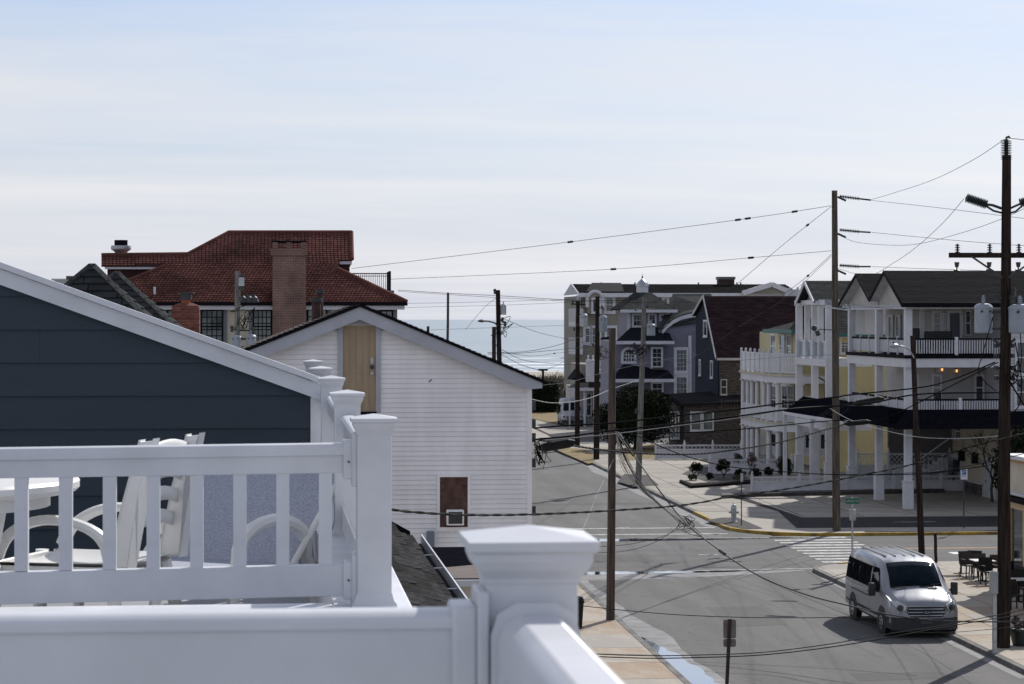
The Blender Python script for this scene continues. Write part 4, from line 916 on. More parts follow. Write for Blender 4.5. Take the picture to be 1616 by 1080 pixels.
# ================================================================== RED TILE HOTEL
be = 108.0; zE = onb(400, 477, be)[1]; pit = .72; nrm = (-pit, 1)   # plane z = zE + pit*(b-be)
def rp(u, v):
    r = ray(u, v); t_ = (zE-H-pit*be)/(r[2]-pit*r[1]); return (t_*r[0], t_*r[1], H+t_*r[2])
t = thing('red_roof_hotel', 'large cream house with red clay tile roof and tall brick chimney', 'house', (rp(400, 477)[0], be, 0))
a_L, a_R = rp(118, 477)[0], rp(642, 476)[0]
low = [rp(118, 477), rp(642, 476), rp(533, 424), rp(536, 409), rp(556, 409), rp(555, 366.5), rp(361, 366.5), rp(296, 401), rp(160, 402.5), rp(160, 418), rp(264, 418)]
zR = rp(450, 366)[2]; bR = rp(450, 366)[1]
roof(t, low, (1, 0, 0), TILE, .17, .17, .045, .10, jit=0, edge=TILEF)
# hidden slopes: back, right hip, left hip
bb = 2*bR-be
q = M(); q.slab([(x, 2*bR-y, z) for x, y, z in low], (0, 0, -.1)); q.build('back_roof', TILE, t, smooth=False)
p1, p2 = rp(642, 476), rp(533, 424); q = M(); q.slab([p1, p2, (p2[0], bb-(p2[1]-be), p2[2]), (p1[0], bb, p1[2])], (0, 0, -.1)); q.build('hip_roof', TILE, t, smooth=False)
p1, p2 = rp(118, 477), rp(264, 418); q = M(); q.slab([p1, p2, (p2[0], bb-(p2[1]-be), p2[2]), (p1[0], bb, p1[2])], (0, 0, -.1)); q.build('hip_roof', TILE, t, smooth=False)
# ridge and verge caps
for A, B in ((rp(361, 366.5), rp(555, 366.5)), (rp(361, 366.5), rp(296, 401)), (rp(296, 401), rp(160, 402.5)), (rp(264, 418), rp(118, 477)), (rp(533, 424), rp(642, 476)), (rp(555, 366.5), rp(556, 409))):
    q = M(); q.tube([A, B], .09, 7); q.build('ridge_cap', TILE, t)
# upper storey walls under the overhangs
A = rp(165, 418); B = rp(266, 418); q = M(); q.box(A[0], B[0], A[1]+.05, A[1]+.13, A[2]-.20, A[2]-.03); q.build('fascia', WHITE, t)
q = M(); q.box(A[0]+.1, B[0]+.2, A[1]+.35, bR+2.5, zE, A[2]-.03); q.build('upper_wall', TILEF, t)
q = M(); q.slab([rp(160, 402.5), rp(296, 401), (rp(296, 401)[0], bR+2.6, rp(296, 401)[2]), (rp(160, 402.5)[0], bR+2.6, rp(160, 402.5)[2])], (0, 0, -.1)); q.build('wing_roof', TILE, t, smooth=False)
A = rp(536, 409); B = rp(556, 409); q = M(); q.box(A[0], B[0]-.02, A[1]+.04, bR+2, A[2]-.24, A[2]-.05); q.build('fascia', WHITE, t)
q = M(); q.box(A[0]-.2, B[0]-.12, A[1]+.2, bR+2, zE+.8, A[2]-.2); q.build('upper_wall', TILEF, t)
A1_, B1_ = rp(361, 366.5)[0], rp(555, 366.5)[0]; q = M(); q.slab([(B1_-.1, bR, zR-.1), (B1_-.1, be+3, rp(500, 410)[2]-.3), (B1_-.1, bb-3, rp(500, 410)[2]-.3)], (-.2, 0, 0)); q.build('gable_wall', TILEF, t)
# gutter, fascia, walls
q = M(); q.box(a_L, a_R+.03, be-.13, be+.02, zE-.16, zE-.02); q.build('gutter', DARK, t); q = M(); q.box(a_L, a_R-.1, be+.02, be+.06, zE-.34, zE-.12); q.build('fascia', WHITE, t)
xw = onb(627, 490, be+.35)[0]
q = M(); q.box(a_L+.3, xw, be+.35, bb-.4, 0, zE-.12); q.build('wall', CREAM, t)
GT = mat('grey_window_trim', (.16, .165, .18), .6, .1, 2)
for i, r in enumerate(((319, 491, 350, 540), (401, 491, 427, 540), (266, 491, 290, 540), (487, 490, 514, 540), (602, 492, 618, 540))):
    w = window(t, ('b', be+.35), r, cols=4 if i < 4 else 2, rows=5, fr=DARK, gl=GLASSL, fw=.07, mw=.04, sill=False)
    x0, x1, z0, z1 = FP(('b', be+.35), r); q = M(FT(('b', be+.35))); q.box(x0-.24, x0-.07, 0, .04, z0-.2, z1+.24); q.box(x1+.07, x1+.24, 0, .04, z0-.2, z1+.24); q.box(x0-.07, x1+.07, 0, .04, z1+.07, z1+.24); q.build('casing', GT, w, smooth=False)
# brick chimney stack on the front wall
x0, x1, _, zt_ = FP(('b', be-.3), (430, 393, 483, 530)); 
q = M(); q.box(x0, x1, be-.3, be+.75, 0, zt_-.3); ch = q.build('chimney', BRICKW, t)
q = M(); q.box(x0-.08, x1+.08, be-.38, be+.83, zt_-.3, zt_); q.build('corbel', BRICKW, ch)
xm = (x0+x1)/2; q = M()
for x in (x0, xm-.13, x1-.24): q.box(x, x+.24, be-.3, be+.75, zt_, zt_+.30)
q.build('flue_pier', BRICKW, ch); q = M(); q.box(x0-.02, x1+.02, be-.32, be+.77, zt_+.30, zt_+.38); q.build('chimney_lid', DARK, ch)
# round roof ventilator, small pipe, iron railing
p = WD(191, 402, 112); a, b = p.x*cos(TH)+p.y*sin(TH), -p.x*sin(TH)+p.y*cos(TH)
vt = thing('roof_ventilator', 'round galvanised ventilator with black cap on the left roof wing', 'ventilator', (a, b, p.z-.1))
q = M(); q.lathe((a, b, p.z-.1), [(.27, 0), (.27, .17), (.33, .25), (.46, .33), (.48, .42), (.46, .52), (.30, .53)], 20); q.build('drum', METAL, vt)
q = M(); q.cyl((a, b, p.z+.43), (a, b, p.z+.68), .31, n=20); q.build('cap', DARK, vt)
A = rp(244, 465); q = M(); q.cyl((A[0], A[1], A[2]-.05), (A[0], A[1], A[2]+.35), .05, n=8); q.build('vent_pipe', WHITE, t)
rl = thing('iron_roof_railing', 'black iron railing on the roof terrace right of the tile roof', 'railing', (onb(600, 460, bR+1)[0], bR+1, zE))
bq = bR+1.0; x0, z0 = onb(556, 458, bq); x1, z1 = onb(615, 432, bq)
q = M(); q.bar((x0, bq, z1), (x1, bq, z1), .05); q.bar((x0, bq, z1-.12), (x1, bq, z1-.12), .03); q.bar((x0, bq, z0), (x1, bq, z0), .04); q.build('top_rail', IRON, rl)
q = M(); q.box(-.012, .012, -.012, .012, 0, z1-z0); bi = q.mesh('baluster', smooth=False); bi.materials.append(IRON)
for i in range(18): inst(bi, 'baluster', rl, (x0+(x1-x0)*i/18, bq, z0))
for i in range(9): inst(bi, 'baluster', rl, (x1+.02, bq+.22*i, z0))
for y in (bq, bq+2): q = M(); q.box(x1-.06, x1+.06, y-.06, y+.06, z0-1, z1+.12); q.build('post', IRON, rl)
q = M(); q.box(x0-.5, x1+.2, bq-.3, bq+4, z0-.3, z0-.02); q.build('terrace_slab', GREYD, rl)

# ================================================================== GREY CORNER HOUSE (porches, near right)
fb, fa = 112.7, 29.7
G = thing('grey_porch_house', 'large warm grey three-storey corner house on white columns with twin gables', 'house', (fa, fb, 0))
B = ('b', fb); zE3 = onb(1433, 480, fb)[1]; zB3 = onb(1433, 488, fb)[1]; zt3, zb3 = onb(1480, 562, fb)[1], onb(1480, 580, fb)[1]; aR = onb(1592, 600, fb)[0]
def column(par, a, b, z0, z1, w=.34, ped=1.3, pw=.44, m=WHITE):
    q = M(); q.box(a-w/2, a+w/2, b-w/2, b+w/2, z0, z1); c = q.build('column', m, par, smooth=False)
    if ped: q = M(); q.box(a-pw/2, a+pw/2, b-pw/2, b+pw/2, z0, z0+ped); q.box(a-pw/2-.04, a+pw/2+.04, b-pw/2-.04, b+pw/2+.04, z0+ped, z0+ped+.06); q.build('pedestal', m, c, smooth=False)
    return c
for u, v in ((1433, 807), (1387, 796), (1344, 781)):
    b = ona(u, v, fa)[0]; column(G, fa, b, .12, zB3)
bS = [ona(u, 700, fa)[0] for u in (1433, 1387, 1344)]; bEnd = bS[2]
# body: ground floor set back, two upper floors
wb = 116.6; wa = 32.1; zf2 = 4.35
q = M(); q.box(wa, 48, wb+.02, bEnd+2.2, zf2, zE3); q.box(35.7, 48, 117.5, bEnd+2.6, .1, zf2); q.build('wall', GREY, G, smooth=False)
wall(G, ('b', wb), wa, aR+.1, zf2, zE3, GREY, .12, 'siding', holes=())
wall(G, ('a', wa), wb, bEnd+2.2, zf2, zE3, GREY, .12, 'siding')
# bump-out at far right
wall(G, ('b', fb-.3), aR, 48, zb3-2.2, zE3, GREYL, .16, 'siding'); q = M(); q.box(aR, 48, fb-.28, wb, zb3-2.2, zE3); q.build('wall', GREYL, G, smooth=False)
window(G, ('b', fb-.3), (1605, 541, 1640, 588), cols=2, rows=2, fw=.13); window(G, ('b', fb-.3), (1604, 598, 1640, 640), cols=2, rows=2, fw=.13)
# floors / decks
q = M(); q.box(fa-.2, aR, fb-.2, wb, zb3, zt3-.12); q.box(fa-.2, wa, wb, bEnd+.3, zb3, zt3-.12); q.build('deck_beam', WHITE, G, smooth=False)
q = M(); q.box(fa-.26, aR, fb-.26, wb, zt3-.12, zt3+.04); q.box(fa-.26, wa, wb, bEnd+.3, zt3-.12, zt3+.04); q.build('deck_edge', DARK, G, smooth=False)
q = M(); q.box(fa-.1, aR+4, fb-.1, wb+.9, zf2-.3, zf2+.1); q.box(fa-.1, 48, wb+.9, bEnd+.3, zf2-.3, zf2+.1); q.build('deck_beam', WHITE, G, smooth=False)
q = M(); q.box(fa-.17, aR+.1, fb-.17, fb+.17, zB3, zE3-.14); q.box(fa-.17, fa+.17, fb+.17, bEnd+.2, zB3, zE3-.14); q.build('eave_beam', WHITE2, G, smooth=False)
q = M(); q.box(fa, 48, fb, bEnd+2.2, zE3-.12, zE3-.02); q.build('porch_ceiling', GREYL, G, smooth=False)
# front balustrades on both decks
def rail_run(par, p0, p1, zt, zb, m=WHITE, topm=DARK, pitch=.125, posts=(), w=.045):
    a, b = Vector((*p0, 0)), Vector((*p1, 0))
    q = M(); q.bar((*p0, zt-.04), (*p1, zt-.04), .09, .08); q.build('top_rail', topm, par, smooth=False); q = M(); q.bar((*p0, zb+.06), (*p1, zb+.06), .07, .07); q.build('bottom_rail', topm, par, smooth=False)
    balus(par, (*p0, 0), (*p1, 0), zb+.1, zt-.08, pitch, w, m)
    for p in posts: q = M(); q.box(p[0]-.08, p[0]+.08, p[1]-.08, p[1]+.08, zb-.05, zt+.06); q.build('newel_post', m, par, smooth=False)
zt_r = onb(1500, 534, fb)[1]; nx = onb(1509, 540, fb)[0]
rail_run(G, (fa+.2, fb), (aR, fb), zt_r, zt3+.02, posts=[(nx, fb)])
z2t = onb(1500, 630, fb)[1]; rail_run(G, (fa+.2, fb), (aR+3, fb), z2t, zf2+.1, posts=[(onb(1515, 640, fb)[0], fb)])
# side: white glass-like panels between posts
for zt_, zb_ in ((zt_r, zt3+.04), (z2t, zf2+.1)):
    for i in range(2):
        b0_, b1_ = bS[i]+.2, bS[i+1]-.2
        q = M(); q.box(fa-.03, fa+.03, b0_, b1_, zt_-.09, zt_); q.build('top_rail', DARK, G, smooth=False)
        for k in range(3):
            s0, s1 = b0_+(b1_-b0_)*k/3, b0_+(b1_-b0_)*(k+1)/3
            q = M(); q.box(fa-.012, fa+.012, s0+.04, s1-.04, zb_+.1, zt_-.1); q.build('balcony_panel', mat('frosted_panel', (.40, .41, .47), .4, .12, 2), G, smooth=False)
            if k: q = M(); q.box(fa-.05, fa+.05, s0-.04, s0+.04, zb_, zt_+.1); q.build('newel_post', WHITE, G, smooth=False)
# third-floor openings on the recessed wall
Wf = ('b', wb)
q = M(FT(Wf)); x0, x1, z0, z1 = FP(Wf, (1451, 488, 1458, 565)); q.box(x0, x1, 0, .10, zt3, zE3-.2); q.build('downspout', WHITE, G, smooth=False)
window(G, Wf, (1474, 494, 1483, 528), cols=1, rows=4, gl=CURT, fw=.12)
window(G, Wf, (1489, 496, 1493, 540), cols=1, rows=1, fw=.06, sash=True, sill=False)
def door(par, face, rect, m, fr=WHITE, fw=.12, pane=None, panes=True):
    x0, x1, z0, z1 = FP(face, rect); T = FT((face[0], face[1]-.05)); q = M(T); q.box(x0-fw, x0, 0, .06, z0, z1+fw); q.box(x1, x1+fw, 0, .06, z0, z1+fw); q.box(x0, x1, 0, .06, z1, z1+fw); f = q.build('door', fr, par, smooth=False)
    q = M(T); q.box(x0, x1, -.02, .012, z0, z1); q.build('door_leaf', m, f, smooth=False)
    if pane: q = M(T); q.box(x0+.12, x1-.12, .012, .02, z0+pane*(z1-z0), z1-.15); q.build('pane', GLASS, f, smooth=False)
    q = M(T); q.box(x1-.12, x1-.07, .012, .06, z0+.95, z0+1.05); q.build('handle', METALD, f)
    return f
door(G, Wf, (1498, 494, 1514, 565), mat('navy_door', (.045, .055, .085), .4, .1, 2)); 
q = M(FT(Wf)); x0, x1, z0, z1 = FP(Wf, (1515, 494, 1520, 528)); q.box(x0, x1, .02, .06, z0, z1); q.build('curtain', mat('white_curtain', (.70, .72, .74), .8, .06, 3), G, smooth=False)
window(G, Wf, (1524, 492, 1530, 528), cols=1, rows=1, fw=.07, sill=False)
window(G, ('b', wb), (1560, 495, 1574, 530), cols=1, rows=1, fw=.1)
for u in (1408, 1420): window(G, ('a', wa), (u-3, 500, u+3, 540), cols=1, rows=1, fw=.07, gl=GLASSL, sash=False)
# second-floor wall: windows, lanterns
for u in (1441, 1478, 1545): window(G, Wf, (u-5, 594, u+5, 630), cols=1, rows=2, fw=.1)
def lantern(par, face, u, v, lit=False, s=1):
    x0, x1, z0, z1 = FP(face, (u-3, v-5, u+3, v+5)); T = FT(face); x = (x0+x1)/2; z = (z0+z1)/2
    q = M(T); q.box(x-.07*s, x+.07*s, .06, .22*s, z-.16*s, z+.10*s) if not lit else None
    q.box(x-.10*s, x+.10*s, .03, .25*s, z+.10*s, z+.14*s); q.cyl((x, .14*s, z+.14*s), (x, .14*s, z+.22*s), .06*s, .01, 8); q.box(x-.02, x+.02, 0, .08, z+.05, z+.12); q.box(x-.08*s, x+.08*s, .05, .23*s, z-.18*s, z-.15*s)
    o = q.build('wall_lantern', IRON, par)
    if lit: q = M(T); q.box(x-.06*s, x+.06*s, .08, .20*s, z-.14*s, z+.09*s); q.build('lit_glass', GLOW, o)
lantern(G, Wf, 1486, 583, True, .6); lantern(G, Wf, 1509, 585, True, .6)
# twin gables and the long front roof
bp1, bp2 = ona(1396, 430, fa-.4)[0], ona(1352, 435, fa-.4)[0]; zp1, zp2 = ona(1396, 427.5, fa-.4)[1], ona(1352, 432, fa-.4)[1]; bv = ona(1373, 470, fa-.4)[0]; zv = ona(1373, 472, fa-.4)[1]
be3 = fb-.45; bk = bEnd+1.2; zk = zE3+.1
A = fa-.45
roof(G, [(A, be3, zE3+.02), (49, be3, zE3+.02), (49, bp1, zp1), (A, bp1, zp1)], (1, 0, 0), SHINGC, .14, .34, .03, .1)
roof(G, [(A, bv, zv), (49, bv, zv), (49, bp1, zp1), (A, bp1, zp1)], (1, 0, 0), SHINGC, .14, .34, .02, .1)
roof(G, [(A, bv, zv), (42, bv, zv), (42, bp2, zp2), (A, bp2, zp2)], (1, 0, 0), SHINGC, .14, .34, .03, .1)
roof(G, [(A, bk, zk), (42, bk, zk), (42, bp2, zp2), (A, bp2, zp2)], (1, 0, 0), SHINGC, .14, .34, .02, .1)
q = M(); q.box(A, 49, be3-.12, be3+.02, zE3-.16, zE3+.02); q.build('gutter', DARK, G, smooth=False)
for bl, zl, bp_, zp_, br_, zr2 in ((be3, zE3, bp1, zp1, bv, zv), (bv, zv, bp2, zp2, bk, zk)):
    q = M(); q.slab([(fa+.05, bl+.1, zl-.05), (fa+.05, bp_, zp_-.1), (fa+.05, br_-.1, zr2-.05), (fa+.05, br_-.1, zE3-.15), (fa+.05, bl+.1, zE3-.15)], (.1, 0, 0)); q.build('gable_wall', GREY, G, smooth=False)
    for e0, e1 in (((bl, zl), (bp_, zp_)), ((bp_, zp_), (br_, zr2))):
        q = M(); q.slab([(A-.02, e0[0], e0[1]+.02), (A-.02, e1[0], e1[1]+.02), (A-.02, e1[0], e1[1]-.16), (A-.02, e0[0], e0[1]-.16)], (.05, 0, 0)); q.build('rake_board', DARK, G, smooth=False)
        q = M(); q.slab([(A+.03, e0[0], e0[1]-.14), (A+.03, e1[0], e1[1]-.14), (fa+.05, e1[0], e1[1]-.14), (fa+.05, e0[0], e0[1]-.14)], (0, 0, .03)); q.build('soffit', WHITE2, G, smooth=False)
# skirt roof at the first-floor ceiling
zs0, zs1 = onb(1500, 647, fb-.6)[1], onb(1500, 672, fb-1.2)[1]; xs = onb(1440, 660, fb-.9)[0]
q = M(); q.slab([(xs-1.0, fb-1.3, zs1), (49, fb-1.3, zs1), (49, fb-.2, zs0), (xs-1.0, fb-.2, zs0)], (0, 0, -.08)); q.build('skirt_roof', TAR, G, smooth=False)
q = M(); q.box(xs-1.0, 49, fb-1.42, fb-1.3, zs1-.16, zs1+.02); q.build('gutter', DARK, G, smooth=False)
q = M(); q.slab([(fa-1.3, fb-1.3, zs1), (fa-1.3, bEnd+6, zs1), (fa-.1, bEnd+6, zs0), (fa-.1, fb-.2, zs0), ], (0, 0, -.08)); q.build('skirt_roof', TAR, G, smooth=False)
q = M(); q.slab([(fa-1.3, fb-1.3, zs1), (xs-1.0, fb-1.3, zs1), (xs-1.0, fb-.2, zs0), (fa-.1, fb-.2, zs0)], (0, 0, -.08)); q.build('skirt_roof', TAR, G, smooth=False)
# carport: inner side wall with doors, stone base, windows; rear wall
Sf = ('a', 35.68); wall(G, Sf, 117.5, bEnd+2.5, .12, zf2-.3, CREAM, .2, 'siding')
q = M(); q.box(wa, 35.7, bEnd+1.6, bEnd+1.8, .12, zf2); q.build('rear_wall', GREYD, G, smooth=False)
for u0, u1, v0, v1 in ((1497, 1505, 670, 690), (1510, 1518, 670, 692)): window(G, Sf, (u0, v0, u1, v1), cols=1, rows=2, fw=.07, gl=GLASSL)
door(G, Sf, (1505, 722, 1518, 778), WHITE2, pane=.6)
door(G, Sf, (1557, 728, 1572, 792), WHITE2)
for r in ((1486, 756, 1495, 777), (1523, 762, 1551, 788)):
    x0, x1, z0, z1 = FP(Sf, r); q = M(FT(Sf)); q.box(x0, x1, 0, .10, z1, z1+.10); st = q.build('ledge', WHITE2, G, smooth=False)
    z = .12; r_ = 0
    while z < z1-.05:
        x = x0
        while x < x1-.02:
            w = min(random.uniform(.25, .5), x1-x); q = M(FT(Sf)); q.box(x+.01, x+w-.01, 0, .06+random.uniform(0, .05), z+.01, z+.19); q.build('stone', STONE, G, smooth=False); x += w
        z += .2
for u, v in ((1490, 712), (1523, 719), (1544, 723)): lantern(G, Sf, u, v, s=1.6)
# outside stair up from the carport
for k in range(9):
    q = M(); q.box(32.5+.28*k, 32.8+.28*k, bEnd+.3, bEnd+1.4, .12, .12+.19*(k+1)); q.build('step', WHITE2, G, smooth=False)
q = M(); q.bar((32.5, bEnd+.3, 1.1), (35.1, bEnd+.3, 2.9), .06); q.build('stair_rail', WHITE, G); balus(G, (32.6, bEnd+.3, 0), (35.1, bEnd+.3, 0), .9, 1.9, .25, .04, WHITE)

# ================================================================== YELLOW HOUSE with gabled porch and round porch
Y = thing('yellow_porch_house', 'pale yellow house with a tall gabled white porch and a rounded two-storey porch', 'house', (30, 141, 0))
yb = 141.0; ya = 32.4
zY = onb(1370, 527, yb-.5)[1]
q = M(); q.box(ya, 46, yb+.02, 163, .1, zY); q.build('wall', YEL, Y, smooth=False)
wall(Y, ('b', yb), ya, 46, .12, zY, YEL, .15, 'siding'); wall(Y, ('a', ya), yb, 163, .12, zY, YEL, .15, 'siding')
x0, x1, _, _ = FP(('b', yb-.05), (1300, 528, 1440, 540)); q = M(); q.box(ya, 44, yb-.06, yb, zY-.5, zY-.02); q.build('frieze', YELB, Y, smooth=False)
roof(Y, [(ya-.4, yb-.5, zY), (46.4, yb-.5, zY), (46.4, yb+4.5, zY+3.0), (ya-.4, yb+4.5, zY+3.0)], (1, 0, 0), SHINGG, .2, .34, .02, .1)
roof(Y, [(ya-.4, yb+9.5, zY), (46.4, yb+9.5, zY), (46.4, yb+4.5, zY+3.0), (ya-.4, yb+4.5, zY+3.0)], (1, 0, 0), SHINGG, .2, .34, .02, .1)
q = M(); q.box(ya-.45, 46.4, yb-.62, yb-.5, zY-.18, zY+.04); q.build('gutter', TEAL, Y, smooth=False)
q = M(); q.slab([(ya+.02, yb, zY-.05), (ya+.02, yb+4.5, zY+2.9), (ya+.02, yb+9.5, zY-.05)], (.1, 0, 0)); q.build('gable_wall', YEL, Y, smooth=False)
window(Y, ('b', yb), (1328, 533, 1338, 556), cols=2, rows=3, fw=.12)
window(Y, ('b', yb), (1266, 628, 1278, 634), cols=1, rows=1, fw=.1, sash=False, gl=CURT); window(Y, ('b', yb), (1325, 628, 1334, 634), cols=1, rows=1, fw=.1, sash=False, gl=CURT)
for r in ((1268, 682, 1279, 720), (1292, 682, 1304, 722)): door(Y, ('b', yb), r, WHITE2, pane=.35)
q = M(); T = FT(('b', yb)); x, z = onb(1283, 575, yb); x2, z2 = onb(1302, 610, yb)
q.tube([(x, yb-.08, z+.6), (x, yb-.08, z-.6), (x2, yb-.08, z2+.3), (x2, yb-.08, z2-2)], .07, 6); q.build('downspout', mat('dark_green_pipe', (.02, .05, .045), .5, .1, 2), Y)
# gabled porch tower
pa = 30.0; pb = [ona(u, 700, pa)[0] for u in (1261, 1286, 1308)]
zW3t, zW3b = ona(1285, 566, pa)[1], ona(1285, 577, pa)[1]; zWe = ona(1285, 482, pa)[1]
for b in pb: column(Y, pa, b, .12, zWe, w=.36, ped=1.1, pw=.48)
for u in (1274, 1295): b = ona(u, 520, pa)[0]; column(Y, pa, b, zW3t, zWe, w=.3, ped=0)
b0_, b1_ = pb[2]-.2, pb[0]+.3
q = M(); q.box(pa-.2, ya, b0_, b1_, zW3b, zW3t); q.build('deck_beam', WHITE, Y, smooth=False)
z2 = 3.35; q = M(); q.box(pa-.2, ya, b0_, b1_, z2-.3, z2+.1); q.build('deck_beam', WHITE, Y, smooth=False)
q = M(); q.box(pa-.22, pa+.22, b0_, b1_, zWe, zWe+.3); q.box(pa-.22, ya+4, b0_, b0_+.3, zWe, zWe+.3); q.build('eave_beam', WHITE, Y, smooth=False)
q = M(); q.box(pa-.02, pa+.02, b0_+.2, b1_-.2, zW3t+.95, zW3t+1.05); q.build('top_rail', WHITE, Y, smooth=False)
q = M(); q.box(pa-.01, pa+.01, b0_+.2, b1_-.2, zW3t+.12, zW3t+.95); q.build('balcony_glass', BALG, Y, smooth=False)
q = M(); q.box(pa-.02, pa+.02, b0_+.2, b1_-.2, zW3t+.04, zW3t+.12); q.build('bottom_rail', WHITE, Y, smooth=False)
rail_run(Y, (pa, b0_+.2), (pa, b1_-.2), z2+1.15, z2+.1, topm=WHITE, pitch=.16)
rail_run(Y, (pa+.2, b0_), (ya+6, b0_), z2+1.15, z2+.1, topm=WHITE, pitch=.16)
bpk = ona(1269, 446, pa-.5)[0]; zpk = ona(1269, 443.5, pa-.5)[1]; bfr = ona(1284, 474, pa-.5)[0]; zfr = ona(1284, 476, pa-.5)[1]; bbk = 2*bpk-bfr
roof(Y, [(pa-.5, bfr, zfr), (42, bfr, zfr), (42, bpk, zpk), (pa-.5, bpk, zpk)], (1, 0, 0), SHINGG, .16, .34, .02, .08)
roof(Y, [(pa-.5, bbk, zfr), (42, bbk, zfr), (42, bpk, zpk), (pa-.5, bpk, zpk)], (1, 0, 0), SHINGG, .16, .34, .02, .08)
q = M(); q.box(pa-.4, 42, bfr-.12, bfr, zfr-.14, zfr+.03); q.build('gutter', WHITE, Y, smooth=False)
for e0, e1 in (((bfr, zfr), (bpk, zpk)), ((bpk, zpk), (bbk, zfr))):
    q = M(); q.slab([(pa-.52, e0[0], e0[1]+.03), (pa-.52, e1[0], e1[1]+.03), (pa-.52, e1[0], e1[1]-.2), (pa-.52, e0[0], e0[1]-.2)], (.06, 0, 0)); q.build('rake_board', WHITE, Y, smooth=False)
q = M(); q.slab([(pa+.1, bfr+.1, zfr-.1), (pa+.1, bpk, zpk-.15), (pa+.1, bbk-.1, zfr-.1), (pa+.1, bbk-.1, zWe+.3), (pa+.1, bfr+.1, zWe+.3)], (.1, 0, 0)); q.build('gable_wall', GREYL, Y, smooth=False)
q = M(); q.box(ya+.3, 42, bfr+.6, bbk-.4, zWe-.2, zfr); q.box(ya+.3, 42, bfr+.9, bbk-.4, zY, zWe); q.build('attic_wall', GREYL, Y, smooth=False)
# rounded porch: two decks on round columns
ta, tb0, tb1 = 29.3, 141.5, 153.6
def tp(s):      # s 0..1 along the curved edge from the near end to the far end
    b = tb0+(tb1-tb0)*s; return (ta-.0+1.2*(1-min(1, s/.28))**2, b)
zD3 = 5.95; zD2 = 3.0
def curve_deck(z0, z1, o, m, name, n=14):
    q = M(); pts = [tp(i/n) for i in range(n+1)]; poly = [(p[0]-o, p[1]) for p in pts]+[(ya, tb1), (ya, tb0)]
    q.slab([(x, y, z1) for x, y in poly], (0, 0, z0-z1)); return q.build(name, m, Y, smooth=False)
curve_deck(zD3-.55, zD3-.12, .05, WHITE, 'deck_beam'); curve_deck(zD3-.12, zD3, .18, CREAM, 'deck_edge'); curve_deck(zD2-.55, zD2-.1, .05, WHITE, 'deck_beam'); curve_deck(zD2-.1, zD2, .18, CREAM, 'deck_edge')
q = M(); q.box(-.05, .05, -.008, .008, zD3+.06, zD3+1.2); pk_ = q.mesh('rail_board', smooth=False); pk_.materials.append(WHITE)
n = 96
for i in range(n+1):
    p = tp(i/n); p2 = tp(min(1, (i+.5)/n)); an = math.atan2(tp(min(1, (i+1)/n))[1]-p[1], tp(min(1, (i+1)/n))[0]-p[0]) if i < n else pi/2
    if i % 12 == 0: q = M(); q.box(p[0]-.07, p[0]+.07, p[1]-.07, p[1]+.07, zD3, zD3+1.36); q.sph((p[0], p[1], zD3+1.42), .08, 5); q.build('newel_post', WHITE, Y)
    else: o = inst(pk_, 'rail_board', Y, (p[0], p[1], 0)); o.rotation_euler = (0, 0, an)
for zz in (zD3+.08, zD3+1.2):
    q = M(); q.tube([(*tp(i/16), zz) for i in range(17)], .045, 4); q.build('top_rail' if zz > zD3+1 else 'bottom_rail', WHITE, Y)
q = M(); q.slab([(*tp(i/14), zD2+.9) for i in range(15)]+[(tp(1-i/14)[0]+.06, tp(1-i/14)[1], zD2+.9) for i in range(15)], (0, 0, -.85)); q.build('knee_wall', WHITE2, Y, smooth=False)
for z0, z1 in ((zD2, zD3-.55), (.12, zD2-.55)):
    for s in (.0, .16, .30, .42, .60, .74, .86, .995):
        if z0 < 1 and s in (.42, .0): continue
        p = tp(s); q = M(); q.cyl((p[0]+.12, p[1], z0), (p[0]+.12, p[1], z1), .17, .15, 14); c = q.build('round_column', WHITE, Y)
        q = M(); q.box(p[0]-.08, p[0]+.32, p[1]-.2, p[1]+.2, z1-.08, z1); q.build('capital', WHITE, c, smooth=False); q = M(); q.box(p[0]-.08, p[0]+.32, p[1]-.2, p[1]+.2, z0, z0+.1); q.build('column_base', WHITE, c, smooth=False)
# turret room above with teal-edged roof
ra = 30.9; wall(Y, ('a', ra), 142.5, 149.5, zD3, 8.6, YEL, .15, 'siding'); wall(Y, ('b', 142.5), ra, ya, zD3, 8.6, YEL, .15, 'siding'); q = M(); q.box(ra+.02, ya, 142.52, 149.5, zD3, 8.6); q.build('wall', YEL, Y, smooth=False)
for u in (1222, 1236, 1247): window(Y, ('a', ra), (u-3.5, 530, u+3.5, 562), cols=1, rows=2, fw=.1)
roof(Y, [(ra-.7, 141.8, 8.6), (ra-.7, 150.5, 8.6), (ra+1.4, 147.2, 9.35), (ra+1.4, 144.8, 9.35)], (0, 1, 0), SHINGG, .2, .34, .02, .1)
roof(Y, [(ra-.7, 141.8, 8.6), (ra+3.4, 141.8, 8.6), (ra+1.4, 144.8, 9.35)], (1, 0, 0), SHINGG, .2, .34, .02, .1)
q = M(); q.box(ra-.8, ra-.66, 141.7, 150.6, 8.42, 8.66); q.box(ra-.66, ra+3.4, 141.66, 141.8, 8.42, 8.66); q.build('gutter', TEAL, Y, smooth=False)
for u in (1205, 1222, 1240, 1250): window(Y, ('a', ya), (u-4, 610, u+4, 652), cols=2, rows=3, fw=.1) if u > 1215 else None
for u, mm in ((1238, mat('teal_door', (.03, .08, .09), .5, .1, 2)), (1222, WHITE2)): door(Y, ('a', ya), (u-4, 682, u+5, 726), mm, pane=.5)
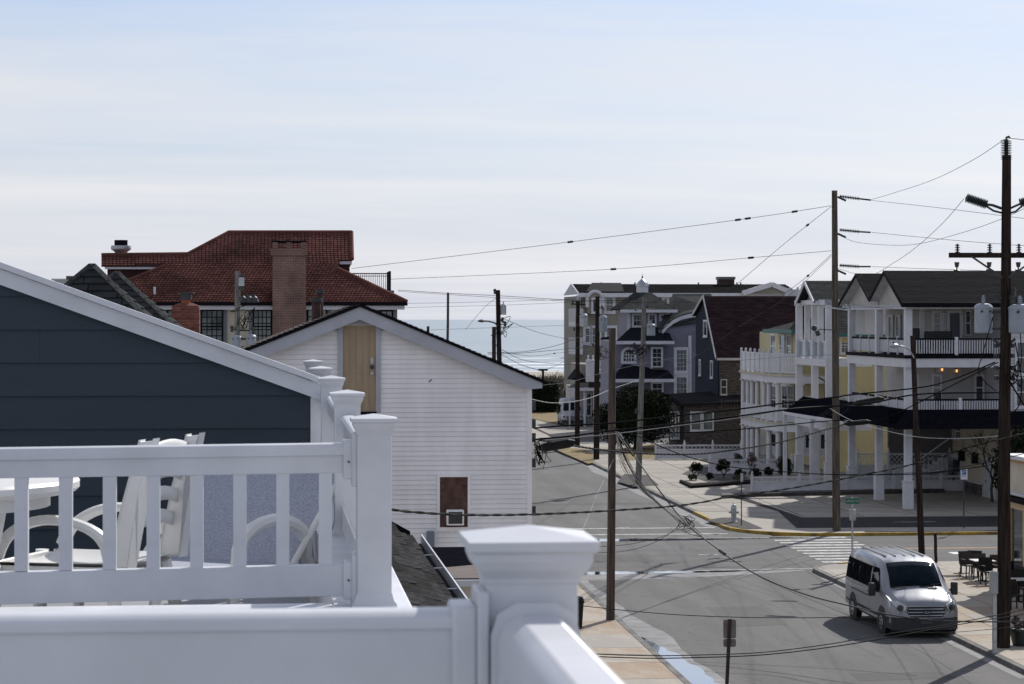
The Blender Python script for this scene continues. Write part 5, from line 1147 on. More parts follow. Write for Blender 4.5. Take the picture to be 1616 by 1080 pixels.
# dark low roof over its near entrance
zr0 = 4.1; xx = onb(1240, 650, 131)[0]
DR = thing('entrance_canopy', 'low dark shingled canopy roof below the gabled porch, left of the grey house', 'canopy', (xx, 131, 0))
q0, q1 = onb(1240, 649, 130.5), onb(1262, 626, 134); 
P0 = (q0[0], 131.0, onb(1240, 649, 131)[1]); P1 = (fa-1.1, 121.5, onb(1385, 664, 121.5)[1]); P2 = (fa-.1, 126.5, P1[2]+.75); P3 = (q1[0]+.1, 133.5, P0[2]+.75)
q = M(); q.add([P0, P1, P2, P3], [(0, 1, 2, 3)]); o = q.build('roof', TAR, DR, smooth=False); md = o.modifiers.new('thick', 'SOLIDIFY'); md.thickness = .12
q = M(); q.bar((P0[0], P0[1], P0[2]-.1), (P1[0], P1[1], P1[2]-.1), .1, .16); q.build('fascia', WHITE, DR)
for s in (.04, .5): a_ = P0[0]+(P1[0]-P0[0])*s; b_ = P0[1]+(P1[1]-P0[1])*s; q = M(); q.box(a_-.1, a_+.1, b_+.2, b_+.4, .12, P0[2]+(P1[2]-P0[2])*s-.1); q.build('post', WHITE, DR)

# ================================================================== MAROON / CEDAR HOUSE
R = thing('cedar_house', 'tall dark shingled house with a steep maroon roof', 'house', (30.5, 168.4, 0))
ra_ = 30.5; bf = ona(1135, 563, ra_)[0]; bt = ona(1115, 470, ra_)[0]; bk_ = ona(1098, 497, ra_)[0]
ze_ = ona(1135, 564, ra_)[1]; zt_ = ona(1115, 467.5, ra_)[1]; zk_ = ona(1098, 497, ra_)[1]
q = M(); q.slab([(ra_, bf+.1, .1), (ra_, bf+.1, ze_-.05), (ra_, bt, zt_-.1), (ra_, bk_, zk_), (ra_, bk_, .1)], (16, 0, 0)); q.build('wall', INDIGO, R, smooth=False)
roof(R, [(ra_-.25, bf-.15, ze_-.1), (47, bf-.15, ze_-.1), (47, bt, zt_), (ra_-.25, bt, zt_)], (1, 0, 0), MAROON, .22, .5, .02, .12)
roof(R, [(ra_-.25, bk_+.1, zk_), (47, bk_+.1, zk_), (47, bt, zt_), (ra_-.25, bt, zt_)], (1, 0, 0), MAROON, .22, .9, .02, .12)
wall(R, ('b', bf+.08), ra_, 47, .1, ze_-.1, BRSH, .18, 'siding'); wall(R, ('a', ra_-.02), bf+.1, bk_, .1, ze_-.1, INDIGO, .18, 'siding')
q = M(); q.box(ra_-.2, 47, bf-.25, bf-.13, ze_-.22, ze_-.06); q.build('gutter', WHITE2, R, smooth=False)
q = M(); q.bar((ra_-.27, bf-.15, ze_-.1), (ra_-.27, bt, zt_), .06, .2); q.bar((ra_-.27, bk_, zk_), (ra_-.27, bt, zt_), .06, .2); q.build('rake_board', GREYL, R)
for r in ((1112, 508, 1117, 529), (1105, 570, 1107, 590), (1123, 572, 1126, 594)): window(R, ('a', ra_-.02), r, cols=1, rows=1, fw=.14, sash=False)
window(R, ('b', bf+.08), (1138, 600, 1146, 622), cols=1, rows=1, fw=.05); window(R, ('b', bf+.08), (1150, 676, 1156, 690), cols=1, rows=1, fw=.05, gl=mat('amber_reflection', (.25, .12, .06), .2, .2, 3))
N_ = thing('cedar_annex', 'small single-storey brown shingled house with paired white windows', 'house', (27.4, 165, 0))
na, nb = 27.4, 165.0; nz = onb(1100, 638, nb)[1]; nb2 = ona(1056, 660, na)[0]; na2 = onb(1137, 660, nb)[0]+3.5
q = M(); q.box(na, na2, nb+.02, nb2, .1, nz); q.build('wall', BRSH, N_, smooth=False); wall(N_, ('b', nb), na, na2, .1, nz, BRSH, .18, 'siding'); wall(N_, ('a', na), nb, nb2, .1, nz, BRSH, .18, 'siding')
roof(N_, [(na-.5, nb-.4, nz), (na2+.3, nb-.4, nz+.35), (na2+.3, nb2, nz+.85), (na-.5, nb2, nz+.5)], (1, 0, 0), SHINGC, .2, .34, .02, .12)
for u in (1098, 1117): window(N_, ('b', nb), (u-7, 652, u+7, 678), cols=1, rows=2, fw=.1, gl=GLASSL)
for u in (1062, 1067, 1072): window(N_, ('a', na), (u-1.6, 652, u+1.6, 690), cols=1, rows=2, fw=.12, gl=GLASSL)
# dark trellis panel in the passage beside it
TR = thing('garden_trellis', 'wooden grid trellis between the cedar annex and the round porch', 'trellis', (30, 163, 0)); x0, x1, z0, z1 = FP(('b', 163), (1139, 630, 1164, 715))
for i in range(6): x = x0+(x1-x0)*i/5; q = M(); q.box(x-.02, x+.02, 162.97, 163.03, .12, z1); q.build('trellis_slat', BRSH, TR)
for i in range(7): z = .3+(z1-.4)*i/6; q = M(); q.box(x0, x1, 162.94, 162.97, z-.02, z+.02); q.build('trellis_slat', BRSH, TR)

# ================================================================== SLATE PURPLE HOUSE
ub = 189.0; P = thing('purple_house', 'slate purple house with layered dark roofs and a white cupola', 'house', (24, ub, 0)); PF = ('b', ub); PT = FT(PF)
def pr(r): return FP(PF, r)
x0, x1, z0, z1 = pr((1040, 520, 1100, 700))
q = M(); q.box(x0, x1, ub+.02, ub+12, .1, z1); q.build('wall', PURP, P, smooth=False); wall(P, PF, x0, x1, .1, z1, PURP, .2, 'siding')
# curved gable: arc from lower left to the right
pts = [(onb(u, v, ub)) for u, v in ((1045, 527), (1052, 519), (1062, 511), (1074, 505), (1086, 502), (1100, 500))]
q = M(); q.slab([(a, ub+.02, z) for a, z in pts]+[(x1, ub+.02, z1-1)]+[(x0, ub+.02, z1-1)], (0, .2, 0)); q.build('gable_wall', PURP, P, smooth=False)
for i in range(5):
    (a, z), (c, d) = pts[i], pts[i+1]; q = M(); q.slab([(a, ub-.3, z+.0), (c, ub-.3, d+.0), (c, ub-.3, d+.4), (a, ub-.3, z+.4)], (0, .3, 0)); q.build('curved_rake', WHITE, P, smooth=False)
    q = M(); q.slab([(a, ub-.32, z+.42), (c, ub-.32, d+.42), (c+1.5, ub+6, d+1.2), (a+1.5, ub+6, z+1.2)], (0, 0, -.1)); rr = q.build('roof', SHINGG, P, smooth=False)
A = [(*pts[0],), (*pts[3],)]
roof(P, [(pts[0][0]-.3, ub-.2, pts[0][1]+.4), (x1+2, ub-.2, pts[0][1]+.4+1.4), (x1+2, ub+5, pts[-1][1]+1.9), (pts[2][0]+.8, ub+5, pts[-1][1]+1.9)], (1, 0, .15), SHINGG, .25, .34, .03, .1)
for r in ((1068, 553, 1083, 585), (1068, 596, 1083, 640)): window(P, PF, r, cols=3, rows=5, fw=.25, gl=GLASSL, sash=False)
x = pr((1086, 530, 1096, 630)); q = M(PT); q.box(x[0], x[0]+.25, 0, .1, x[2], x[3]); q.build('corner_trim', WHITE, P, smooth=False)
# middle bay: arched window, box window, two pent roofs
m0, m1, n0_, n1_ = pr((968, 538, 1041, 700)); mb = ub-.6; MF = ('b', mb)
q = M(); q.box(m0, m1, mb+.02, ub+8, .1, n1_); q.build('wall', PURP, P, smooth=False); wall(P, MF, m0, m1, .1, n1_, PURP, .2, 'siding')
window(P, MF, (1030, 551, 1043, 578), cols=2, rows=4, fw=.16)
q = M(FT(MF)); x0, x1, z0, z1 = FP(MF, (1029, 580, 1047, 584)); q.box(x0, x1, 0, .3, z0, z1); q.build('flower_box', BRSH, P, smooth=False)
def arch_window(par, face, rect, m=WHITE, gl=GLASS):
    x0, x1, z0, z1 = FP(face, rect); T = FT(face); w = x1-x0; zs = z0+(z1-z0)*.55; xc = (x0+x1)/2
    pts = lambda g: [(x0-g, z0-g), (x1+g, z0-g)]+[(xc+(w/2+g)*cos(pi*k/12), zs+(z1-zs+g)*sin(pi*k/12)) for k in range(13)]
    q = M(T); q.slab([(x, .02, z) for x, z in pts(.22)], (0, .05, 0)); o = q.build('window', m, par, smooth=False)
    q = M(T); q.slab([(x, .075, z) for x, z in pts(0)], (0, .01, 0)); q.build('pane', gl, o, smooth=False); q = M(T)
    for k in (1, 2, 3): q.box(x0+w*k/4-.03, x0+w*k/4+.03, .08, .11, z0, zs+.2)
    for k in (1, 2): q.box(x0, x1, .08, .108, z0+(zs-z0)*k/2-.03, z0+(zs-z0)*k/2+.03)
    q.build('muntin', m, o, smooth=False)
arch_window(P, MF, (984, 552, 1000, 570))
def pent(par, p, m=SHINGB, b1=None):       # p: pixel corners lower-left, lower-right (at b0), upper-right, upper-left (at b1)
    (l0, l1, b0_), (u1, u0, b1_) = p
    c = [onb(*l0, b0_), onb(*l1, b0_), onb(*u1, b1_), onb(*u0, b1_)]; P_ = [(c[0][0], b0_, c[0][1]), (c[1][0], b0_, c[1][1]), (c[2][0], b1_, c[2][1]), (c[3][0], b1_, c[3][1])]
    q = M(); q.add(P_, [(0, 1, 2, 3)]); o = q.build('pent_roof', m, par, smooth=False); md = o.modifiers.new('thick', 'SOLIDIFY'); md.thickness = .15
    q = M(); q.box(c[0][0]-.1, c[1][0]+.1, b0_-.15, b0_, c[0][1]-.28, c[0][1]-.02); q.build('gutter', WHITE, par, smooth=False)
pent(P, (((973, 538), (1062, 538), ub-1.5), ((1052, 517), (995, 517), ub+1)))
pent(P, (((965, 598), (1064, 598), ub-2.2), ((1055, 585), (985, 574), mb)))
window(P, MF, (1030, 606, 1044, 622), cols=2, rows=2, fw=.16)
# top tier with window row, hip roof and cupola
tb_ = ub+2.0; TF = ('b', tb_); x0, x1, z0, z1 = FP(TF, (990, 487, 1058, 530)); q = M(); q.box(x0, x1, tb_+.01, tb_+5, z0, z1); q.build('upper_wall', PURP, P, smooth=False)
q = M(FT(TF)); q.box(x0, x1, 0, .05, z1-.35, z1); q.box(x0, x0+.25, 0, .06, z0, z1); q.box(x1-.25, x1, 0, .06, z0, z1); q.build('frieze', WHITE, P, smooth=False)
for r, c_ in (((1000, 498, 1015, 514), 3), ((1025, 498, 1033, 512), 2), ((1043, 498, 1052, 503), 2)): window(P, TF, r, cols=c_, rows=2, fw=.16, sash=False)
xl, zz = onb(981, 488, tb_-1); xr, _ = onb(1067, 488, tb_-1); xc = (xl+xr)/2; zap = onb(1024, 462, tb_+2)[1]
cn = [(xl, tb_-1, zz), (xr, tb_-1, zz), (xr, tb_+6, zz), (xl, tb_+6, zz)]; tp_ = [(xc-.6, tb_+2, zap), (xc+.6, tb_+2, zap), (xc+.6, tb_+3.2, zap), (xc-.6, tb_+3.2, zap)]
for i in range(4): roof(P, [cn[i], cn[(i+1) % 4], tp_[(i+1) % 4], tp_[i]], Vector(cn[(i+1) % 4])-Vector(cn[i]), SHINGB if i else SHINGG, .22, .34, .02, .08)
q = M(); q.box(xl-.1, xr+.1, tb_-1.15, tb_-1, zz-.28, zz-.04); q.build('gutter', WHITE, P, smooth=False)
cup = thing('roof_cupola', 'white octagonal cupola with a dark finial on the purple house', 'cupola', (xc, tb_+2.6, zap)); cz = onb(1024, 440, tb_+2.6)[1]; hh = cz-zap+.3
q = M(); q.lathe((xc, tb_+2.6, zap-.3), [(.50, 0), (.50, hh*.55), (.56, hh*.57), (.56, hh*.62)], 8, pi/8); q.build('drum', WHITE, cup, smooth=False)
q = M(); q.lathe((xc, tb_+2.6, zap-.3), [(.54, hh*.62), (.48, hh*.72), (.30, hh*.86), (.06, hh*1.0)], 8, pi/8); q.build('dome', METAL, cup)
q = M(); q.cyl((xc, tb_+2.6, cz-.1), (xc, tb_+2.6, cz+.42), .045, .01, 8); q.sph((xc, tb_+2.6, cz+.12), .08, 5); q.build('finial', IRON, cup)

# porch house left of it with small curved pediment
V = thing('white_porch_house', 'white trimmed porch house with steep dark roofs behind the poles', 'house', (20, 205, 0))
vb = 203.0; VF = ('b', vb)
x0, x1, z0, z1 = FP(VF, (914, 612, 1000, 690)); q = M(); q.box(x0, x1, vb, vb+10, .1, z1); q.build('wall', GREY, V, smooth=False)
pent(V, (((896, 612), (966, 612), vb-2), ((955, 598), (915, 600), vb+1)), SHINGC)
x0, x1, z0, z1 = FP(('b', vb+1.5), (907, 575, 985, 612)); q = M(); q.box(x0+.5, x1, vb+1.5, vb+9, z0, z1); q.build('upper_wall', TAUPE, V, smooth=False)
c0 = onb(903, 600, vb+.5); c1 = onb(926, 600, vb+.5); ca = onb(915, 584, vb+2)
q = M(); q.slab([(c0[0], vb+.5, c0[1]), (c1[0], vb+.5, c1[1]), (ca[0], vb+2, ca[1])], (0, 4, 0)); q.build('peaked_roof', SHINGB, V, smooth=False)
for u0, u1 in ((898, 900), (907, 909), (921, 924), (936, 940), (946, 950), (957, 960), (964, 967)):
    x0, x1, z0, z1 = FP(('b', vb-1.6), (u0, 614, u1, 690)); q = M(); q.box(x0, x1, vb-1.7, vb-1.5, .12, onb(u0, 613, vb-1.6)[1]); q.build('porch_post', WHITE, V, smooth=False)
for u in (929, 943, 953): window(V, VF, (u-3, 622, u+3, 655), cols=1, rows=2, fw=.1)
pe = [onb(u, v, vb-2.3) for u, v in ((950, 603), (958, 596), (964, 590), (970, 586), (977, 584), (984, 586), (990, 591), (997, 598), (1008, 604))]
q = M(); q.slab([(a, vb-2.3, z) for a, z in pe], (0, 3, 0)); q.build('curved_pediment', WHITE, V, smooth=False)
x0, x1, z0, z1 = FP(('b', vb-1), (945, 571, 975, 584)); rail_run(V, (x0, vb-1), (x1, vb-1), z1+.2, z0, topm=WHITE, pitch=.18, w=.08)
q = M(); q.box(x0, x1, vb-1.1, vb+2, z0-.35, z0); q.build('balcony_floor', WHITE, V, smooth=False)
x0, x1, z0, z1 = FP(('b', vb+1), (952, 533, 966, 582)); q = M(); q.slab([(x0-.2, vb+1, z1), (x1, vb+1, z1+.1), (x1+.6, vb-.6, z0+.4), (x0-.4, vb-.6, z0+.4)], (0, .2, 0)); q.build('steep_roof', SHINGB, V, smooth=False)

# ================================================================== TAUPE APARTMENTS behind
tb2 = 252.0; Q = thing('taupe_apartment_block', 'wide taupe four-storey apartment block with dark roof, farthest building', 'building', (20, tb2, 0)); QF = ('b', tb2)
x0, x1, z0, z1 = FP(QF, (917, 466, 1262, 600)); zq = onb(1000, 467, tb2)[1]
q = M(); q.box(x0, x1, tb2+.02, tb2+16, -.1, zq); q.build('wall', TAUPE, Q, smooth=False); wall(Q, QF, x0, x1, z0-3, zq, TAUPE, .25, 'siding')
ec = onb(1000, 463, tb2-.6)[1]; a0 = onb(913, 463, tb2-.6)[0]; a1 = onb(1262, 463, tb2-.6)[0]; zq2 = onb(1000, 448.5, tb2+6)[1]; a0r = onb(925, 450, tb2+6)[0]
roof(Q, [(a0+.2, tb2-.6, ec), (a1, tb2-.6, ec), (a1, tb2+7, zq2), (a0+.2, tb2+7, zq2)], (1, 0, 0), SHINGC, .25, .6, .03, .12)
q = M(); q.box(a0, a1, tb2-.75, tb2-.6, ec-.42, ec+.02); q.build('fascia', WHITE, Q, smooth=False)
q = M(); q.slab([(a0+.05, tb2-.6, ec-.1), (a0+.05, tb2+7, zq2+.05), (a0+.05, tb2+14, ec-.1)], (.15, 0, 0)); q.build('gable_wall', WHITE2, Q, smooth=False)
for r, c_, g_ in (((957, 471, 967, 491), 2, GLASSL), ((1069, 475, 1080, 480), 1, GLASSL), ((1084, 475, 1095, 480), 1, GLASSL), ((1048, 472, 1052, 477), 1, GLASS), ((935, 518, 945, 541), 1, GLASSL), ((958, 518, 970, 541), 2, GLASSL), ((924, 519, 930, 540), 1, GLASSL)):
    window(Q, QF, r, cols=c_, rows=2 if r[3]-r[1] > 8 else 1, fw=.28, gl=g_, sash=r[3]-r[1] > 8)
# arched dormer
xa0, xa1, za0, za1 = FP(('b', tb2-1.0), (927, 460, 952, 495)); xc = (xa0+xa1)/2; w = (xa1-xa0)/2
q = M(); pp = [(xc+w*cos(pi*k/12), za1-1.0+1.0*sin(pi*k/12)) for k in range(13)]; q.slab([(xa1, tb2-.8, za0), *[(x, tb2-.8, z) for x, z in pp], (xa0, tb2-.8, za0)], (0, 1, 0)); q.build('arched_bay', TAUPE, Q, smooth=False)
q = M(); q.tube([(xa0, tb2-.85, za1-1.7)]+[(x, tb2-.85, z) for x, z in pp[::-1]]+[(xa1, tb2-.85, za1-1.7)], .2, 6); q.build('arch_trim', WHITE, Q)
window(Q, ('b', tb2-.8), (936, 473, 946, 492), cols=2, rows=2, fw=.2)
q = M(); xx0 = a0r; q.slab([(onb(925, 463, tb2-.5)[0], tb2-.5, ec+.06), (onb(985, 463, tb2-.5)[0], tb2-.5, ec+.06), (onb(980, 450, tb2+5)[0], tb2+5, zq2+.0), (onb(934, 450, tb2+5)[0], tb2+5, zq2+.0)], (0, 0, .12)); q.build('standing_roof', DARK, Q, smooth=False)
for v0, v1 in ((487, 508), (533, 552)):
    x0, x1, z0, z1 = FP(('b', tb2-.5), (905, v0, 918, v1)); q = M(); q.box(x0, x1, tb2-1.5, tb2+4, z0-.5, z0); o = q.build('balcony', WHITE, Q, smooth=False); q = M(); q.box(x0, x1, tb2-1.5, tb2-1.4, z0, z1); q.box(x0, x0+.1, tb2-1.4, tb2+4, z0, z1); q.build('balustrade_screen', GREYL, o, smooth=False)
for u in (911,): x0, x1, z0, z1 = FP(('b', tb2-1), (910, 466, 913, 600)); q = M(); q.box(x0, x1, tb2-1.2, tb2-1, z0-4, z1); q.build('corner_post', WHITE2, Q, smooth=False)
# right-hand gable, chimney and vents on its roof
g0, gz = onb(1172, 463, tb2-2); g1, _ = onb(1252, 463, tb2-2); gm, gp = onb(1218, 449, tb2-2)
q = M(); q.slab([(g0, tb2-1.8, gz), (g1, tb2-1.8, gz), (gm, tb2-1.8, gp)], (0, 6, 0)); q.build('gable_wall', TAUPE, Q, smooth=False)
for e in ((g0, gz, gm, gp), (gm, gp, g1, gz)): q = M(); q.bar((e[0], tb2-2.0, e[1]), (e[2], tb2-2.0, e[3]), .3, .5); q.build('rake_board', WHITE, Q)
x0, x1, z0, z1 = FP(('b', tb2+6), (1135, 437, 1159, 452)); q = M(); q.box(x0, x1, tb2+6, tb2+7.5, z0-1, z1-.3); ch = q.build('chimney', mat('dark_brick', (.06, .035, .03), .9, .2, 2), Q, smooth=False); q = M(); q.box(x0-.1, x1+.1, tb2+5.9, tb2+7.6, z1-.3, z1); q.build('chimney_cap', GREYD, ch, smooth=False)
for u in (949, 1002, 1102, 1163, 1169): x, z = onb(u, 448, tb2+5); q = M(); q.cyl((x, tb2+5, z-.4), (x, tb2+5, z+.15), .08, n=8); q.build('vent_pipe', METALD, Q)
vt = thing('roof_unit', 'white rooftop unit with two ball vents right of the gable', 'roof vent', (onb(1256, 460, 200)[0], 200, 9)); x0, x1, z0, z1 = FP(('b', 200), (1246, 457, 1263, 466))
q = M(); q.box(x0, x1, 200, 202, 0, z1-.0); q.build('housing', WHITE2, vt, smooth=False)
for u in (1249, 1261): x, z = onb(u, 455, 200); q = M(); q.cyl((x, 200.5, z1), (x, 200.5, z), .05); q.sph((x, 200.5, z), .12, 6); q.build('ball_vent', WHITE, vt)

# ================================================================== LATTICE FENCES
def lattice_fence(label, a0, a1, b, h, zb=.14, n=3):
    t = thing('lattice_fence', label, 'fence', (a0, b, zb), group='white lattice-topped vinyl fences'); hl = h*.34
    for i in range(n+1):
        x = a0+(a1-a0)*i/n; q = M(); q.box(x-.07, x+.07, b-.07, b+.07, zb, zb+h+.08); p = q.build('post', WHITE, t, smooth=False)
        q = M(); q.lathe((x, b, zb+h+.08), [(.09, 0), (.09, .03), (.03, .05), (.06, .10), (.05, .17), (.005, .26)], 10); q.build('finial', WHITE, p)
    for i in range(n):
        x0, x1 = a0+(a1-a0)*i/n+.07, a0+(a1-a0)*(i+1)/n-.07
        q = M(); q.box(x0, x1, b-.02, b+.02, zb+.1, zb+h-hl-.06); q.build('fence_panel', WHITE, t, smooth=False)
        for z in (zb+.06, zb+h-hl, zb+h-.03): q = M(); q.box(x0, x1, b-.035, b+.035, z-.04, z+.04); q.build('rail', WHITE, t, smooth=False)
        q = M(); z0, z1 = zb+h-hl+.04, zb+h-.07; L_ = z1-z0; x = x0-L_
        while x < x1:
            for s in (1, -1):
                xa, xb = (x, x+L_) if s > 0 else (x+L_, x); za, zb_ = z0, z1
                lo_, hi_ = max(min(xa, xb), x0), min(max(xa, xb), x1)
                if hi_-lo_ > .02:
                    f = lambda X: z0+(X-xa)/(xb-xa)*L_
                    q.bar((lo_, b+.006*s, f(lo_)), (hi_, b+.006*s, f(hi_)), .012, .027)
            x += .27
        q.build('lattice', WHITE, t, smooth=False, kind='stuff')
b = gnd(1187, 778, .14)[1]; lattice_fence('longest front white lattice fence, running under the grey house columns', gnd(1187, 778, .14)[0], gnd(1187, 778, .14)[0]+15.3, b, .84, n=6)
b = gnd(1120, 748.5, .14)[1]; lattice_fence('middle white lattice fence behind the shrub bed', gnd(1120, 748.5, .14)[0], gnd(1252, 748.5, .14)[0], b, .86, n=2)
b = gnd(1035, 725, .14)[1]; lattice_fence('farthest white lattice fence in front of the cedar annex', gnd(1035, 725, .14)[0], gnd(1172, 725, .14)[0], b, .92, n=3)
bx_ = ona(1345, 780, 29.9)[0]; lattice_fence('short tall lattice fence closing the carport behind the columns', 30.4, 35.5, bx_+.9, 1.9, n=3)
x0 = onb(1181, 700, 158)[0]; lattice_fence('cream lattice gate seen between the round porch columns', x0, x0+1.1, 158, 2.1, n=1)

# ================================================================== UTILITY POLES
def st(p): return (p.x*cos(TH)+p.y*sin(TH), -p.x*sin(TH)+p.y*cos(TH), p.z)
POLE = {}
def pole(key, top, base, D, r0, r1, m, label, zb=.1, group='wooden utility poles'):
    A = st(WD(base[0], base[1], D)); A = (A[0], A[1], zb); Bp = st(WD(top[0], top[1], D)); t = thing('utility_pole', label, 'utility pole', A, group=group)
    q = M(); n = 6; q.tube([tuple(Vector(A).lerp(Vector(Bp), k/n)+Vector((random.uniform(-.012, .012), 0, 0))) for k in range(n+1)], lambda s: r0+(r1-r0)*s, 14); q.build('shaft', m, t); POLE[key] = (t, D); return t
random.seed(31)
pole('p1', (967, 518), (964, 986), 72.5, .135, .105, mat('brown_pole_wood', (.095, .068, .056), .9, .35, 3, stretch=(6, 6, .35), bump=.5, bs=12), 'bare topless pole standing on the left pavement by the near street')
pole('p2', (1317, 301), (1320, 842), 103, .18, .125, WOOD, 'tall brown transmission pole at the far corner kerb')
pole('p3', (1589, 245), (1583, 1027), 66.4, .20, .125, WOODD, 'biggest dark pole at the right edge with cross-arm and transformers')
pole('p4', (1440, 530), (1455, 884), 92, .13, .095, WOODD, 'leaning dark pole carrying the cobra-head street lamp')
pole('p5', (1017, 470), (1007, 768), 132, .18, .12, WOODG, 'pale grey pole with one can transformer beside the forecourt')
pole('p6', (943, 468), (941, 729), 155.5, .20, .14, WOODD, 'dark pole with one can transformer standing on the brown verge')
pole('p7', (912, 475), (911, 712), 172, .19, .14, WOODD, 'slim dark pole nearest the sea on the right side of the street')
pole('p8', (786, 458), (792, 800), 106, .14, .10, WOODD, 'dark pole with a can transformer and lamp rising behind the white roof')
pole('p9', (707, 462), (704, 760), 135, .09, .07, METALD, 'thin grey pole rising against the sea behind the white roof')
pole('p10', (780, 516), (774, 800), 88, .085, .075, WOODD, 'short sawn-off dark pole stub leaning beside the lamp pole')
pole('p10b', (676, 515), (676, 800), 88, .05, .05, WOODD, 'tiny pole top just clearing the white roof slope')
pole('p11', (375, 428), (371, 760), 88, .13, .10, WOODG, 'mossy grey pole in front of the red tile roof with two pale transformers')
pole('p12', (1476, 842), (1477, 892), 89.5, .06, .06, WOODD, 'short square-cut wooden post between the van and the leaning pole')
def on(key, u, v, dD=0): return Vector(st(WD(u, v, POLE[key][1]+dD)))
def can(key, u0, v0, u1, v1, label=None, dD=-.1, m=TRANSF, arm=True):
    t, D = POLE[key]; D += dD; c = (u0+u1)/2; A = Vector(st(WD(c, v1, D))); Bp = Vector(st(WD(c, v0, D))); r = (u1-u0)/2/F*D
    q = M(); h = Bp.z-A.z; q.lathe((A.x, A.y, A.z), [(r*.9, 0), (r, h*.04), (r, h*.82), (r*1.05, h*.83), (r*1.05, h*.88), (r*.8, h*.97), (r*.3, h)], 20); o = q.build('transformer', m, t)
    q = M(); q.cyl((A.x, A.y, A.z+h), (A.x, A.y, A.z+h*1.28), r*.17, r*.12, 8)
    for k in range(3): q.cyl((A.x, A.y, A.z+h*(1.04+.07*k)), (A.x, A.y, A.z+h*(1.06+.07*k)), r*.27, n=8)
    q.build('bushing', TRANSF, o)
    q = M(); pc_ = st(WD(pole_u(key, (v0+v1)/2), (v0+v1)/2, POLE[key][1]))
    q.bar((A.x, A.y, A.z+h*.7), (pc_[0], pc_[1], A.z+h*.7), .06, .08); q.bar((A.x, A.y, A.z+h*.15), (pc_[0], pc_[1], A.z+h*.15), .06, .08); q.build('bracket', METALD, o)
    for k in (-.5, .5): q = M(); q.cyl((A.x+r*k, A.y-r*.93, A.z+h*.72), (A.x+r*k, A.y-r*1.18, A.z+h*.74), r*.12, n=6); q.build('terminal', METALD, o)
PT_ = {'p1': (967, 518, 964, 986), 'p2': (1317, 301, 1320, 842), 'p3': (1589, 245, 1583, 1027), 'p4': (1440, 530, 1455, 884), 'p5': (1017, 470, 1007, 768), 'p6': (943, 468, 941, 729), 'p7': (912, 475, 911, 712), 'p8': (786, 458, 792, 800), 'p11': (375, 428, 371, 760)}
def pole_u(key, v): a = PT_[key]; return a[0]+(a[2]-a[0])*(v-a[1])/(a[3]-a[1])
can('p3', 1538, 479, 1566, 526, dD=.1); can('p3', 1592, 480, 1627, 526, dD=-.4)
can('p5', 1020, 511, 1034, 530); can('p6', 945, 498, 958, 524); can('p7', 914, 495, 927, 516, m=METAL); can('p8', 790, 480, 799, 497, m=METAL)
can('p11', 364, 529, 380, 552, dD=-.2); can('p11', 388, 528, 404, 552, dD=-.2)
# recloser cabinet on p6
t, D = POLE['p7']; A = st(WD(932, 603, D)); Bp = st(WD(932, 568, D)); q = M(); q.box(A[0]-.32, A[0]+.32, A[1]-.3, A[1]+.3, A[2], Bp[2]); o = q.build('recloser_box', WHITE, t, bevel=.04)
for k in (-.18, .18): q = M(); q.cyl((A[0]+k, A[1], Bp[2]), (A[0]+k, A[1], Bp[2]+.22), .05, n=8); q.sph((A[0]+k, A[1], Bp[2]+.25), .08, 5); q.build('bushing', WHITE, o)
# big pole hardware
PORC = mat('dark_porcelain', (.035, .042, .045), .45, .1, 3, spec=.3)
t = POLE['p3'][0]
def insul(par, A, Bp, r, n, m=METALD, name='insulator'):
    A, Bp = Vector(A), Vector(Bp); d = (Bp-A); q = M(); q.cyl(A, Bp, r*.35, n=8)
    for k in range(n): p = A+d*((k+.5)/n); q.cyl(p-d*(.28/n), p+d*(.1/n), r, r*.7, 12)
    return q.build(name, m, par)
GI = mat('glazed_grey_insulator', (.10, .12, .125), .35, .1, 3)
A = on('p3', 1588, 252); Bp = on('p3', 1588, 220); insul(t, A, Bp, .165, 12, PORC); q = M(); q.tube([Bp, Bp+Vector((0, 0, .05)), Bp+Vector((.07, 0, .08)), Bp+Vector((.1, 0, .03))], .03, 6); q.build('clamp', METALD, t)
insul(t, on('p3', 1557, 323, -.3), on('p3', 1524, 312, -.3), .14, 14, mat('grey_green_insulator', (.06, .075, .07), .5, .1, 3, spec=.3)); q = M(); q.tube([on('p3', 1557, 323, -.3), on('p3', 1566, 324, -.2), on('p3', 1580, 329)], .04, 6); q.tube([on('p3', 1557, 326, -.3), on('p3', 1568, 333, -.2), on('p3', 1580, 336)], .03, 6); q.build('insulator_bracket', METALD, t)
for s in ((1590, 328), (1600, 332), (1612, 322)): pass
q = M(); q.tube([on('p3', 1592, 330), on('p3', 1601, 326), on('p3', 1610, 322), on('p3', 1622, 319)], .035, 6); q.tube([on('p3', 1592, 337), on('p3', 1603, 334), on('p3', 1612, 326)], .03, 6); q.build('insulator_bracket', METALD, t); insul(t, on('p3', 1610, 321), on('p3', 1650, 308), .14, 14, PORC)
q = M(); A = on('p3', 1498, 403, -.28); Bp = on('p3', 1680, 403, -.28); q.box(A.x, Bp.x, A.y-.06, A.y+.06, A.z-.07, A.z+.07); xa = q.build('cross_arm', WOODD, t)
q = M(); q.bar(on('p3', 1533, 405, -.3), on('p3', 1582, 438, -.25), .03, .05); q.bar(on('p3', 1640, 405, -.3), on('p3', 1592, 438, -.25), .03, .05); q.build('brace', METALD, t)
